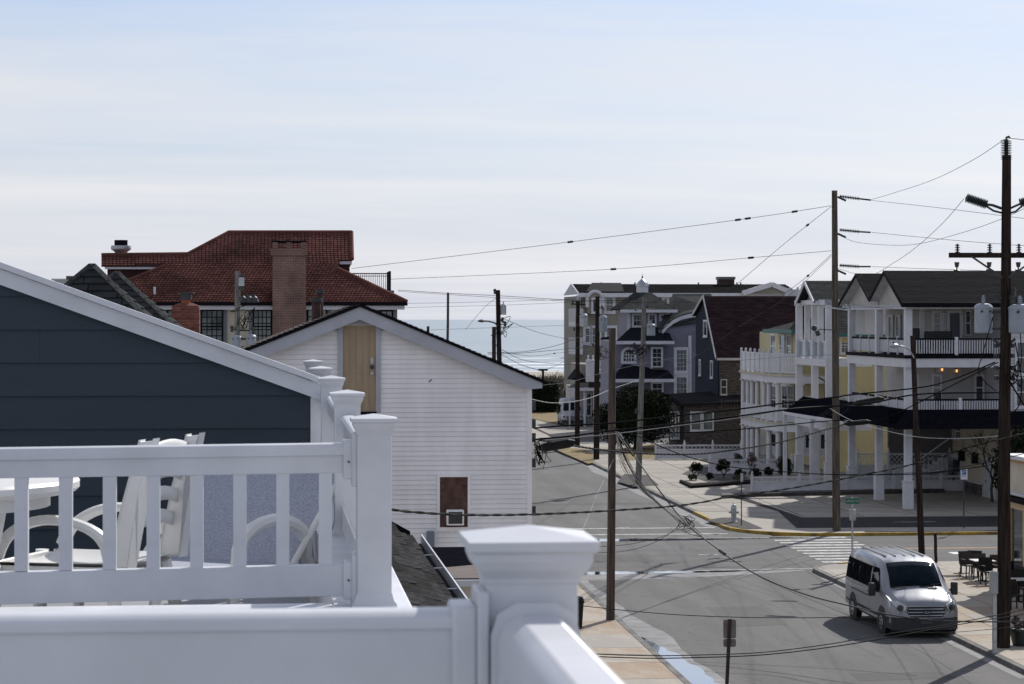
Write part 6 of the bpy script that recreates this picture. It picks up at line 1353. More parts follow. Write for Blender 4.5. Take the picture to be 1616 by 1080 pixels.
for u in (1511, 1562, 1608): insul(t, on('p3', u, 400, -.28), on('p3', u, 385, -.28), .085, 4, PORC); q = M(); p = on('p3', u-1, 414, -.3); q.cyl(p, p+Vector((0, 0, -.14)), .075, .05, 8); q.cyl(p+Vector((0, 0, -.14)), p+Vector((0, 0, -.22)), .02, n=6); q.cyl(p+Vector((-.08, 0, -.22)), p+Vector((.08, 0, -.26)), .035, n=8); q.build('cutout', METALD, t)
for v in (549, 565, 584, 600):
    for s in (-1, 1): p = on('p3', 1585+s*13, v); q = M(); q.cyl(p, p+Vector((0, 0, .12)), .07, n=8); q.bar(p+Vector((0, 0, .06)), on('p3', 1585+s*4, v)+Vector((0, 0, .06)), .03, .05); q.build('spool_insulator', METALD, t)
q = M(); q.bar(on('p3', 1566, 535), on('p3', 1581, 546), .07, .07); q.bar(on('p3', 1602, 535), on('p3', 1588, 546), .07, .07); q.build('brace', METALD, t)
# transmission pole hardware
t = POLE['p2'][0]
for v0, v1 in ((310, 316), (363, 367), (419, 421)): insul(t, on('p2', 1325, v0, -.2), on('p2', 1357, (v0+v1)/2+1, -.2), .085, 12, METALD); q = M(); q.cyl(on('p2', 1357, (v0+v1)/2+1, -.2), on('p2', 1374, v1, -.2), .04, n=6); q.build('clamp', METALD, t)
for v in (311, 369, 427): q = M(); q.cyl(on('p2', 1322, v), on('p2', 1335, v+6), .05, n=6); q.build('clamp', METALD, t)
q = M(); q.bar(on('p2', 1296, 484, -.3), on('p2', 1343, 490, -.3), .06, .06); q.build('cross_arm', METAL, t)
for u in (1334, 1342): insul(t, on('p2', u, 489, -.3), on('p2', u, 480, -.3), .09, 3, TRANSF)
q = M(); q.bar(on('p2', 1315, 521, -.2), on('p2', 1292, 520, -.3), .04, .04); q.sph(on('p2', 1285, 518, -.3), .13, 5); q.cyl(on('p2', 1289, 522, -.3), on('p2', 1292, 530, -.3), .10, n=8); q.build('spot_lamp', METALD, t)
# street lamp on the leaning pole
t = POLE['p4'][0]
q = M(); P_ = [on('p4', 1445, 574), on('p4', 1441, 562, -.1), on('p4', 1436, 554, -.2), on('p4', 1429, 548, -.3), on('p4', 1421, 546, -.4)]; q.tube(P_, .03, 7); q.build('lamp_arm', METAL, t)
q = M(); q.tube([on('p4', 1445, 566), on('p4', 1438, 557, -.2)], .018, 6); q.build('lamp_brace', METAL, t)
c = on('p4', 1411, 545, -.5); q = M(); q.lathe((c.x, c.y, c.z-.02), [(.01, -.10), (.14, -.07), (.20, -.01), (.17, .05), (.08, .09), (.01, .10)], 16); o = q.build('lamp_head', METAL, t); o.scale = (1, 1, 1)
q = M(); q.cyl((c.x-.02, c.y, c.z+.07), (c.x-.02, c.y, c.z+.13), .04, n=8); q.build('photocell', IRON, o)
t = POLE['p8'][0]; q = M(); q.tube([on('p8', 788, 517), on('p8', 781, 510, -.2), on('p8', 772, 507.5, -.4), on('p8', 764, 507, -.5)], .035, 6); q.build('lamp_arm', METALD, t); c = on('p8', 760, 507, -.5); q = M(); q.lathe((c.x, c.y, c.z), [(.02, -.06), (.17, -.03), (.17, .03), (.03, .08)], 12); q.build('lamp_head', METALD, t)
# brackets and cut-outs on the street-side poles, rebuilt as small parts
random.seed(12)
for k_, spots in (('p5', ((1003, 488), (1022, 486), (1001, 545), (1020, 555), (1004, 650))), ('p6', ((938, 482), (950, 486), (936, 545), (948, 560))), ('p7', ((904, 477), (918, 478), (906, 520))), ('p8', ((781, 461), (793, 506), (797, 512), (779, 545))), ('p11', ((383, 438), (382, 455), (388, 470), (400, 470), (366, 520), (398, 522))), ('p3', ((1572, 470), (1596, 474), (1600, 462)))):
    t = POLE[k_][0]
    for u, v in spots:
        p = on(k_, u, v, -.15); c = on(k_, pole_u(k_, v), v); q = M(); q.bar(p, c, .04, .05); q.cyl(p+Vector((0, 0, -.10)), p+Vector((0, 0, .14)), .055, n=8); q.cyl(p+Vector((0, 0, .05)), p+Vector((0, 0, .08)), .09, n=8); q.build('cutout', METALD, t)
q = M(); q.bar(on('p5', 1000, 487, -.2), on('p5', 1034, 488, -.2), .07, .09); q.build('cross_arm', WOODG, POLE['p5'][0])
q = M(); q.bar(on('p7', 901, 480, -.2), on('p7', 924, 481, -.2), .09, .10); q.build('cross_arm', WOODD, POLE['p7'][0])
for u in (384, 394, 402): c = on('p11', u, 474, -.3); q = M(); q.lathe((c.x, c.y, c.z), [(.02, -.10), (.16, -.06), (.10, .10), (.02, .16)], 10); q.build('insulator_bell', METALD, POLE['p11'][0])
c = on('p11', 381, 444, -.2); q = M(); q.cyl(c+Vector((0, 0, -.18)), c+Vector((0, 0, .14)), .11, n=10); q.build('lamp_housing', METAL, POLE['p11'][0])

# ================================================================== WIRES
def wire(label, px, D0, D1, r, m=WIRE, beads=(), group='overhead wires', twist=0, name='overhead_wire'):
    n = len(px); us = [0]; 
    for i in range(1, n): us.append(us[-1]+abs(px[i][0]-px[i-1][0])+abs(px[i][1]-px[i-1][1])*.5)
    pts = [WD(p[0], p[1], D0+(D1-D0)*us[i]/us[-1]) for i, p in enumerate(px)]; c = cat(pts)
    t = thing(name, label, 'wire', tuple(c[0]), 0, group)
    q = M()
    if twist:
        L_ = 0; fine = cat(pts, 60); a = []; b_ = []
        for i, p in enumerate(fine):
            if i: L_ += (p-fine[i-1]).length
            ph = L_*2*pi/twist; o = Vector((0, cos(ph), sin(ph)))*r*.7; a.append(p+o); b_.append(p-o)
        q.tube(a, r, 5); s2 = M(); s2.tube(b_, r*.8, 5); s2.build('conductor', m, t)
        q.build('conductor', m, t)
    else: q.tube(c, r*.8, 6); q.build('conductor', m, t)
    for bx, by in beads:
        p = min(c, key=lambda w: abs(CU+F*w.x/w.y-bx)); i = c.index(p); d = (c[min(i+1, len(c)-1)]-c[max(i-1, 0)]).normalized()
        q = M(); q.cyl(p-d*.13, p+d*.13, .05, n=8); q.build('splice', METALD, t)
    return t
wire('highest long wire from the tall pole down to the red roof terrace', [(1311, 325), (1180, 345), (900, 382), (555, 424)], 103, 115, .014, beads=((1250, 334), (1178, 345), (1165, 347), (900, 382)))
wire('second long wire from the tall pole ending by the iron railing', [(1312, 396), (1185, 407), (968, 425), (616, 441)], 103, 115, .013, beads=((1190, 406), (1183, 407), (968, 425)))
wire('guy line from the tall pole falling left behind the chimney of the far block', [(1312, 326), (1240, 383), (1165, 447)], 103, 118, .013, beads=((1272, 357),))
wire('guy line from the tall pole falling left in front of the gabled porch', [(1312, 402), (1272, 438), (1230, 470)], 103, 118, .013, beads=((1275, 436),))
wire('upper taut wire from the tall pole to the right edge', [(1370, 316), (1480, 328), (1640, 348)], 102.5, 80, .011)
wire('middle taut wire from the tall pole to the right edge', [(1376, 367), (1500, 379), (1640, 390)], 102.5, 80, .011)
wire('lower taut wire from the tall pole meeting the grey roof', [(1376, 421), (1450, 424), (1540, 427), (1640, 431)], 102.5, 80, .011)
wire('sagging wire rising to the top insulator of the biggest pole', [(1372, 316), (1400, 308), (1470, 285), (1535, 253), (1585, 220)], 102.5, 66.5, .010)
wire('deep sagging wire passing behind the biggest pole', [(1327, 372), (1350, 382), (1400, 387), (1450, 385), (1520, 367), (1580, 346), (1640, 318)], 102.8, 70, .010)
wire('steep wire from the tilted insulator down to the grey roof', [(1521, 314), (1490, 350), (1450, 387), (1412, 414), (1370, 435), (1322, 424)], 66.5, 102.8, .010)
wire('short wire leaving the top of the biggest pole to the right', [(1589, 218), (1616, 221), (1650, 226)], 66.4, 62, .012)
wire('thin wire from the tall pole arm across the grey house eave', [(1343, 481), (1400, 487), (1480, 493), (1575, 505)], 103, 68, .009)
wire('pair of feeder lines, upper, above the sea on the left', [(628, 458), (707, 463), (787, 467), (912, 474), (1014, 474)], 150, 134, .020)
wire('pair of feeder lines, lower, above the sea on the left', [(628, 460), (707, 465), (787, 470), (912, 476), (1014, 478)], 150, 135, .016)
wire('upper of two faint level lines above the sea horizon', [(632, 479), (707, 478), (790, 476), (900, 473)], 140, 168, .014)
wire('lower of two faint level lines above the sea horizon', [(628, 486), (707, 484), (790, 482), (908, 477)], 140, 168, .014)
wire('thin line slanting up to the lamp pole from the white roof', [(735, 520), (765, 485), (784, 470)], 110, 106, .010, WIREG)
wire('long thin line crossing the sea from the lamp pole to the dark poles', [(792, 502), (850, 525), (908, 538), (938, 545)], 106, 155, .014)
wire('level line crossing the sea at mid height', [(680, 521), (790, 517), (912, 513), (943, 512)], 100, 156, .012, WIREG)
wire('low line from the lamp pole base curving up to the slim dark pole', [(770, 557), (830, 555), (880, 545), (912, 533), (942, 523)], 106, 160, .018)
wire('twin of the low curving line just below it', [(770, 559), (830, 557), (912, 549), (942, 547)], 106, 160, .018)
wire('kinked line over the surf with a dark splice', [(792, 556), (840, 562), (875, 558), (908, 554)], 106, 168, .014, beads=((875, 558),))
wire('sagging line dropping from the lamp pole across the surf', [(792, 552), (825, 568), (870, 574), (911, 575), (942, 570)], 106, 160, .015)
wire('line from the lamp pole to the small mast on the white eave', [(792, 560), (820, 575), (856, 586)], 106, 70, .012)
wire('line rising from the small mast to the slim dark pole', [(856, 586), (880, 576), (908, 563)], 70, 168, .012)
wire('bright sagging line from the dark hedge to the pole row', [(838, 630), (870, 636), (905, 634), (935, 627), (966, 614), (1008, 600)], 75, 130, .016, WIREW)
wire('thin line from the gap up across the purple house', [(855, 608), (900, 603), (940, 592), (1010, 575), (1100, 560)], 80, 150, .010, WIREG)
wire('diagonal line across the maroon roof', [(1008, 610), (1080, 575), (1160, 520), (1240, 470), (1312, 405)], 132, 103, .010, WIREG)
wire('faint level line over the maroon roof', [(1014, 478), (1100, 477), (1250, 480), (1318, 486)], 132, 103, .010)
wire('thin line over the white round porch', [(1010, 566), (1080, 572), (1165, 569), (1260, 562), (1318, 560)], 132, 103, .009, WIREG)
# small mast on the white eave
p = WD(857, 602, 60); P2 = WD(857, 584, 60); q = M(); q.cyl(st(p), st(P2), .03, n=8); a = st(P2); q.bar((a[0]-.12, a[1], a[2]), (a[0]+.12, a[1], a[2]), .03, .05); tag(q.build('service_mast', IRON, None, org=st(p)), 'short service mast at the right eave of the white house', 'mast')
# telecom cables over the street
wire('top cable of the bundle, from the white corner to the tall pole', [(842, 676), (905, 671), (965, 668), (1080, 655), (1165, 646), (1240, 636), (1318, 627), (1345, 623), (1450, 612), (1500, 600), (1570, 572)], 60, 67, .028)
wire('second cable of the bundle, thick and dark with a black splice case', [(842, 694), (905, 688), (965, 680), (1080, 668), (1165, 657), (1240, 647), (1318, 641), (1380, 635), (1455, 622), (1580, 620)], 60, 68, .030)
wire('pale messenger cable running just above the thick one', [(850, 696), (960, 686), (1080, 671), (1165, 660), (1250, 645), (1318, 641), (1400, 640)], 61, 100, .022, WIREG)
wire('third cable of the bundle, lowest of the parallel ones', [(975, 684), (1080, 683), (1165, 678), (1240, 671), (1318, 664), (1370, 667), (1420, 650), (1500, 610), (1575, 572)], 72, 68, .022)
wire('twisted service cable crossing low to the yellow house', [(850, 694), (900, 703), (966, 712), (1040, 717), (1110, 716), (1180, 707), (1240, 696), (1318, 674), (1360, 663)], 60, 100, .020, twist=.9, name='service_cable')
wire('dark cable sloping down from the topless pole to the shrubs', [(970, 676), (1010, 690), (1060, 712), (1110, 728), (1160, 738), (1240, 745), (1318, 749), (1450, 748), (1560, 735)], 72, 68, .020)
wire('twisted cable hanging lowest across the middle of the picture', [(612, 804), (660, 809), (740, 813), (840, 812), (966, 806), (1080, 797), (1160, 783), (1240, 772), (1340, 754), (1440, 733), (1530, 706), (1616, 684)], 34, 66, .014, twist=1.3, name='service_cable')
wire('thin cable with black splice tube in front of the parking sign', [(1318, 752), (1400, 748), (1470, 745), (1500, 740), (1560, 730), (1616, 716)], 95, 67, .014)
wire('pale drop wire under the skirt roof', [(1310, 645), (1340, 662), (1390, 678), (1450, 690), (1520, 692), (1580, 688)], 102, 67, .012, WIREW)
wire('long diagonal span wire over the crossing towards the van', [(974, 682), (1030, 760), (1080, 823), (1140, 872), (1200, 910), (1270, 938), (1340, 956), (1420, 973), (1510, 981), (1640, 981)], 72, 58, .024, WIREG, beads=((1140, 872),))
wire('thin partner of the long span wire', [(1078, 826), (1180, 900), (1300, 955), (1400, 992), (1500, 998), (1640, 985)], 90, 58, .010, WIREG)
wire('thin level wire over the near street', [(900, 954), (980, 963), (1080, 971), (1200, 975), (1340, 975), (1450, 976)], 50, 60, .012)
wire('upper of two parallel cables near the bottom edge', [(930, 1032), (1020, 1035), (1100, 1034), (1200, 1030), (1300, 1018), (1400, 1001), (1500, 985), (1640, 958)], 40, 60, .013)
wire('lower of two parallel cables near the bottom edge', [(930, 1036), (1020, 1039), (1100, 1038), (1200, 1034), (1300, 1023), (1400, 1007), (1500, 988), (1640, 966)], 40, 60, .014)
wire('thin wire sagging from the tangle back to the topless pole', [(1078, 830), (1050, 845), (1010, 856), (966, 862), (900, 864)], 92, 70, .012)
wire('second thin wire sagging from the tangle', [(1076, 826), (1045, 850), (1005, 866), (960, 872), (900, 868)], 92, 70, .012)
wire('straight pale guy wire down from the topless pole', [(968, 726), (945, 775), (918, 840)], 72, 66, .010, WIREW, name='guy_wire')
# loose bundle of drop wires from the topless pole
random.seed(44)
t = thing('drop_wire_bundle', 'messy bundle of pale looping drop wires beside the topless pole', 'wires', tuple(WD(975, 680, 72)), 0)
for k in range(11):
    s = random.uniform(-1, 1); q = M(); q.tube(cat([WD(973+random.uniform(-2, 5), 680+random.uniform(-3, 5), 72), WD(985+s*8, 720+random.uniform(-6, 10), 76), WD(1012+s*14, 768+s*8, 82), WD(1045+s*9, 800+s*6, 88), WD(1077+random.uniform(-6, 6), 826+random.uniform(-5, 6), 92)], 8), random.choice((.008, .010, .014)), 5); q.build('strand', WIREW if k % 3 else WIRE, t)
for k in range(8):
    c = WD(1080+random.uniform(-8, 10), 822+random.uniform(-6, 10), 92); q = M(); q.tube(cat([c, c+Vector((random.uniform(-.3, .3), 0, random.uniform(-.5, -.1))), c+Vector((random.uniform(0, .5), .1, random.uniform(-.5, 0))), c+Vector((random.uniform(-.1, .2), 0, .1))], 8), .011, 5); q.build('loop', WIRE, t)
for u0, v0, u1, v1, w in ((976, 684, 992, 708, .05), (985, 695, 1000, 718, .06)): q = M(); q.cyl(WD(u0, v0, 72), WD(u1, v1, 73), w, n=8); q.build('closure', METAL if w < .055 else IRON, t)
random.seed(45)
for key, n_, (u, v) in (('p5', 8, (1010, 545)), ('p8', 5, (794, 512)), ('p6', 5, (948, 555)), ('p3', 6, (1600, 590)), ('p11', 6, (384, 500))):
    tt, D = POLE[key]
    for k in range(n_):
        c = Vector(st(WD(u+random.uniform(-5, 5), v+random.uniform(-12, 12), D-.15))); w = .35 if key != 'p3' else .25
        q = M(); q.tube(cat([c, c+Vector((random.uniform(-w, w)*1.5, -.05, random.uniform(-w*1.5, 0))), c+Vector((random.uniform(-w, w)*1.5, -.1, random.uniform(-w, w))), c+Vector((random.uniform(-w, w), 0, random.uniform(-w, w)))], 8), .014, 5); q.build('jumper_wire', WIRE, tt)
# cables hanging at the biggest pole
for px, r in (([(1602, 540), (1612, 600), (1608, 640), (1592, 655)], .018), ([(1567, 500), (1552, 555), (1545, 590), (1572, 618)], .014), ([(1604, 470), (1612, 560), (1604, 600), (1591, 612)], .014), ([(1592, 600), (1616, 640)], .025)):
    q = M(); q.tube(cat([Vector(st(WD(u, v, 66))) for u, v in px], 10), r, 6); q.build('riser_cable', WIRE, POLE['p3'][0])
for k, (u0, v0, u1, v1, D, lab) in enumerate(((855, 707, 902, 699, 62, 'long black splice case hanging beside the white house corner'), (1351, 637, 1391, 630, 82, 'black splice case over the dark canopy roof'), (1337, 669, 1370, 666, 85, 'black oval splice case right of the tall pole'), (1468, 747, 1493, 743, 90, 'small black splice tube left of the parking sign'))):
    A, Bp = WD(u0, v0, D), WD(u1, v1, D); q = M(); r = (.12, .11, .09, .05)[k]; d = (Bp-A).normalized()
    q.cyl(A-d*.1, A+d*.06, r*.4, r, 12); q.cyl(A+d*.06, Bp-d*.06, r, n=12); q.cyl(Bp-d*.06, Bp+d*.1, r, r*.4, 12)
    tag(q.build('splice_case', IRON, None, th=0, org=tuple(A)), lab, 'splice case')

# ================================================================== SIGNS, HYDRANT, STREET FURNITURE
def text(s, size, ext, par, at, m, rz=0, name='lettering', sx=1):
    cu = bpy.data.curves.new('t', 'FONT'); cu.body = s; cu.size = size; cu.extrude = ext; cu.align_x = 'CENTER'; cu.align_y = 'CENTER'
    o = bpy.data.objects.new('t', cu); C.objects.link(o); bpy.context.view_layer.update(); me = bpy.data.meshes.new_from_object(o.evaluated_get(bpy.context.evaluated_depsgraph_get())); bpy.data.objects.remove(o)
    me.name = name; me.materials.clear(); q = inst(me, name, par, at, m); q.rotation_euler = (pi/2, 0, rz); q.scale = (sx, 1, 1); return q
# street name sign
D = 86.5; bs = WD(1345, 893, D); A = st(bs); A = (A[0], A[1], .12); zt = WD(1345, 785, D).z
t = thing('street_sign', 'green street name sign on a thin galvanised post behind the van', 'sign', A)
q = M(); q.cyl(A, (A[0], A[1], zt), .035, n=8); q.build('post', METAL, t)
zc_ = WD(1345, 791, D).z; q = M(); w = .24; 
q.slab([(A[0]-w, A[1]-.05, zc_-.10), (A[0]+w, A[1]-.05, zc_-.10), (A[0]+w+.04, A[1]-.05, zc_), (A[0]+w, A[1]-.05, zc_+.10), (A[0]-w, A[1]-.05, zc_+.10), (A[0]-w-.04, A[1]-.05, zc_)], (0, .02, 0)); pl = q.build('name_plate', GREENS, t, smooth=False)
text('LANDIS AV', .105, .002, t, (A[0], A[1]-.053, zc_), PAINT)
q = M(); zz = WD(1345, 812, D).z; q.box(A[0]-.10, A[0]+.13, A[1]-.04, A[1]+.06, zz-.22, zz+.18); q.build('signal_box', METAL, t, bevel=.01)
# parking sign
D = 104; bs = st(WD(1521, 842, D)); t = thing('parking_sign', 'white and blue disabled parking sign on a thin dark post', 'sign', (bs[0], bs[1], .14)); zt = WD(1520, 740, D).z; zb_ = WD(1520, 757, D).z
q = M(); q.cyl((bs[0], bs[1], .14), (bs[0], bs[1], zt-.05), .03, n=8); q.build('post', METALD, t)
q = M(); q.box(bs[0]-.15, bs[0]+.15, bs[1]-.05, bs[1]-.035, zb_, zt); q.build('plate', WHITE, t, smooth=False)
q = M(); q.box(bs[0]-.09, bs[0]+.09, bs[1]-.054, bs[1]-.050, zt-.26, zt-.04); q.build('symbol_panel', SIGNB, t, smooth=False); text('P', .17, .002, t, (bs[0], bs[1]-.057, zt-.15), WHITE); text('PARKING', .055, .002, t, (bs[0], bs[1]-.053, zt-.32), SIGNB)
# small sign post near the hydrant
bs = st(WD(1170, 834, 105.5)); t = thing('small_sign', 'narrow edge-on sign on a thin post right of the hydrant', 'sign', (bs[0], bs[1], .14)); D = 105.5
q = M(); q.cyl((bs[0], bs[1], .14), (bs[0], bs[1], WD(1170, 747, D).z), .025, n=8); q.build('post', METALD, t); q = M(); q.box(bs[0]-.06, bs[0]+.06, bs[1]-.12, bs[1]-.10, WD(1170, 760, D).z, WD(1170, 747, D).z); q.build('plate', METAL, t)
# sign seen from behind on the near left pavement
D = 53; a_ = st(WD(1147, 1080, D)); t = thing('sign_back', 'back of a rounded grey sign on a brown steel post at the bottom edge', 'sign', (a_[0], a_[1], .12))
tz, bz_ = WD(1152, 977, D), WD(1151, 1022, D); top = st(tz); q = M(); q.bar((a_[0]-.05, a_[1], .12), (top[0], top[1], top[2]), .075, .05); q.build('post', mat('rusty_post', (.035, .022, .018), .8, .3, 5, bump=.3), t)
q = M()
def rrect(cx, y, z0, z1, w, r): 
    P_ = []
    for cx_, cz_, a0 in ((cx+w-r, z0+r, -90), (cx+w-r, z1-r, 0), (cx-w+r, z1-r, 90), (cx-w+r, z0+r, 180)): P_ += [(cx_+r*cos(radians(a0+k*22.5)), y, cz_+r*sin(radians(a0+k*22.5))) for k in range(5)]
    return P_
SB = mat('aged_aluminium', (.17, .165, .165), .6, .25, 4, metal=.2, col2=(.13, .10, .085))
m1 = top[2]; q.slab(rrect(top[0], top[1]+.035, m1-.44, m1-.02, .145, .04), (0, .006, 0)); q.build('plate', SB, t, smooth=False); q = M(); q.slab(rrect(top[0], top[1]+.035, m1-.63, m1-.45, .145, .04), (0, .006, 0)); q.build('plate', SB, t, smooth=False)
# hydrant
bs = gnd(1158, 824, .14); t = thing('fire_hydrant', 'silver fire hydrant on the gravel corner', 'hydrant', (*bs, .14)); z = .14
q = M(); q.lathe((*bs, z), [(.17, 0), (.17, .04), (.12, .05), (.12, .55), (.15, .56), (.15, .60), (.13, .62), (.12, .70), (.07, .78), (.03, .80), (.03, .86), (.01, .87)], 16); q.build('barrel', METAL, t)
for dx_, dy_ in ((-1, 0), (1, 0), (0, -1)): q = M(); q.cyl((bs[0]+dx_*.1, bs[1]+dy_*.1, z+.44), (bs[0]+dx_*.22, bs[1]+dy_*.22, z+.44), .07 if dy_ else .055, n=10); q.build('outlet_cap', METAL, t)
# litter bin, planter, cabinet by the big pole
bs = gnd(908, 992, .12); t = thing('litter_bin', 'black litter bin on the left pavement peeking past the railing post', 'litter bin', (*bs, .12)); q = M(); q.lathe((*bs, .12), [(.20, 0), (.25, .75), (.27, .76), (.27, .82)], 16); q.build('body', IRON, t); q = M(); q.lathe((*bs, .95), [(.27, 0), (.22, .10), (.05, .14)], 16); q.build('lid', IRON, t)
D = 65.2; bs = st(WD(1570, 1026, D)); t = thing('meter_post', 'grey meter cabinet on a steel post in front of the biggest pole', 'cabinet', (bs[0], bs[1], .1)); q = M(); q.box(bs[0]-.06, bs[0]+.04, bs[1]-.05, bs[1]+.05, .1, WD(1570, 905, D).z); q.build('post', METAL, t, smooth=False)
q = M(); q.box(bs[0]-.18, bs[0]+.06, bs[1]-.12, bs[1]-.05, WD(1565, 937, D).z, WD(1565, 902, D).z); q.build('cabinet', mat('grey_cabinet', (.33, .34, .35), .6, .1, 3), t, bevel=.015)
D = 66.8; bs = st(WD(1612, 1022, D)); t = thing('planter', 'dark green planter tub beside the biggest pole', 'planter', (bs[0], bs[1], .12)); q = M(); q.lathe((bs[0], bs[1], .12), [(.24, 0), (.34, .42), (.37, .43), (.37, .50), (.33, .50), (.30, .46)], 18); q.build('tub', mat('dark_green_glaze', (.02, .03, .028), .5, .2, 3), t)
q = M(); leaves(q, (bs[0], bs[1], .75), (.25, .25, .25), 200, .06, 8); q.build('plant', TWIG, t, smooth=False)

# ================================================================== CAFE: building corner, tables and chairs
ca, cb_ = 24.75, 80.2; t = thing('cafe_building', 'cream cafe corner with tan trim and dark shop window at the right edge', 'building', (ca, cb_, 0)); CF = ('a', ca)
zr0, zr1 = ona(1595, 716, ca)[1], ona(1598, 780, ca)[1]; 
bC = cb_; 
def zc(v, u=1594): return H-(v-CV)/F*(ona(u, v, ca)[0]*cos(TH)+ca*sin(TH))
bC = ona(1593.5, 850, ca)[0]
q = M(); q.box(ca, ca+14, bC-14, bC, zc(783), zc(728)); q.build('wall', BEIGE, t, smooth=False)
q = M(); q.box(ca-.08, ca+14, bC-14, bC+.08, zc(728), zc(722)); q.build('fascia', mat('ochre_trim', (.42, .28, .12), .7, .1, 2), t, smooth=False)
q = M(); q.box(ca-.25, ca+14, bC-14, bC+.1, zc(722), zc(716)); q.build('roof', WHITE, t, smooth=False)
q = M(); q.box(ca-.2, ca, bC-14, bC, zc(778), zc(775)); q.build('ledge', WHITE, t, smooth=False); q = M(); q.box(ca-.35, ca, bC-14, bC, zc(788), zc(781)); q.build('awning_rail', DARK, t, smooth=False)
TAN = mat('tan_frame', (.50, .38, .22), .6, .08, 2)
q = M(); q.box(ca+.02, ca+14, bC-14, bC, 0, zc(783)); q.build('lower_wall', BEIGE, t, smooth=False)
q = M(); q.box(ca-.10, ca+.02, bC-.38, bC, .12, zc(788)); q.box(ca-.10, ca+.02, bC-4, bC-.38, zc(800), zc(788)); q.build('shop_frame', TAN, t, smooth=False)
q = M(); q.box(ca-.03, ca+.02, bC-4, bC-.38, zc(886), zc(800)); q.build('shop_window', GLASS, t, smooth=False); q = M(); q.box(ca-.09, ca+.02, bC-1.9, bC-1.75, zc(886), zc(800)); q.build('mullion', TAN, t, smooth=False)
q = M(); q.box(ca-.14, ca+.02, bC-4, bC-.0, zc(893), zc(886)); q.build('sill', METALD, t, smooth=False); q = M(); q.box(ca-.11, ca+.01, bC-4, bC-.0, .12, zc(893)); q.build('brick_base', BRICKW, t, smooth=False)
lantern(t, CF, 1594.5, 827, s=.8)
def cafe_chair(a, b, ang, label):
    R_ = Matrix.Rotation(ang, 3, 'Z'); bp = Vector((a, b, .125)); tf = lambda x, y, z: tuple(bp+R_ @ Vector((x, y, z)))
    t = thing('cafe_chair', label, 'chair', tuple(bp), group='black cafe chairs')
    q = M(tf); q.box(-.24, .24, -.24, .24, .42, .47); q.build('seat', BLACKF, t, bevel=.01); q = M(tf); q.slab([(-.24, .22, .47), (.24, .22, .47), (.24, .30, .90), (-.24, .30, .90)], (0, .04, .005)); q.build('backrest', BLACKF, t, bevel=.01)
    for sx in (-1, 1):
        for sy in (-1, 1): q = M(tf); q.bar((sx*.21, sy*.21, .42), (sx*.23, sy*.23, 0), .035); q.build('leg', BLACKF, t)
        q = M(tf); q.bar((sx*.24, -.20, .66), (sx*.24, .26, .66), .04, .03); q.bar((sx*.24, -.2, .47), (sx*.24, -.2, .66), .03); q.build('armrest', BLACKF, t)
def cafe_table(a, b, label, w=.38):
    t = thing('cafe_table', label, 'table', (a, b, .125), group='square cafe tables'); q = M(); q.box(a-w, a+w, b-w, b+w, .84, .87); q.build('tabletop', mat('pale_tabletop', (.62, .62, .60), .5, .1, 3), t, bevel=.01)
    q = M(); q.cyl((a, b, .15), (a, b, .84), .035, n=8); q.build('pedestal', IRON, t); q = M(); q.bar((a-.28, b, .14), (a+.28, b, .14), .05, .03); q.bar((a, b-.28, .142), (a, b+.28, .142), .05, .03); q.build('foot', IRON, t)
def g3(u, v): return gnd(u, v, .125)
a, b = g3(1520, 906); cafe_table(a-.05, b+.1, 'farthest pale cafe table, its top catching the sun')
a, b = g3(1543, 918); cafe_table(a+.2, b+.1, 'middle pale cafe table between two black chairs')
a, b = g3(1603, 950); cafe_table(a+.1, b, 'nearest cafe table right of the biggest pole')
for (u, v, an, lab) in ((1529, 912, .2, 'black cafe chair with its back to us at the farthest table'), (1542, 908, 2.6, 'black cafe chair half turned behind the farthest table'), (1550, 916, .1, 'black cafe chair between the farthest and middle tables'), (1561, 923, .15, 'black cafe chair in front of the middle table, left of the biggest pole'), (1571, 915, 3.0, 'black cafe chair behind the middle table, half hidden by the biggest pole'), (1598, 930, .3, 'black cafe chair right of the biggest pole by the shop window'), (1612, 945, .1, 'black cafe chair at the right edge beside the nearest table'), (1600, 962, .2, 'black cafe chair in front of the nearest table')):
    a, b = g3(u, v); cafe_chair(a, b, an, lab)

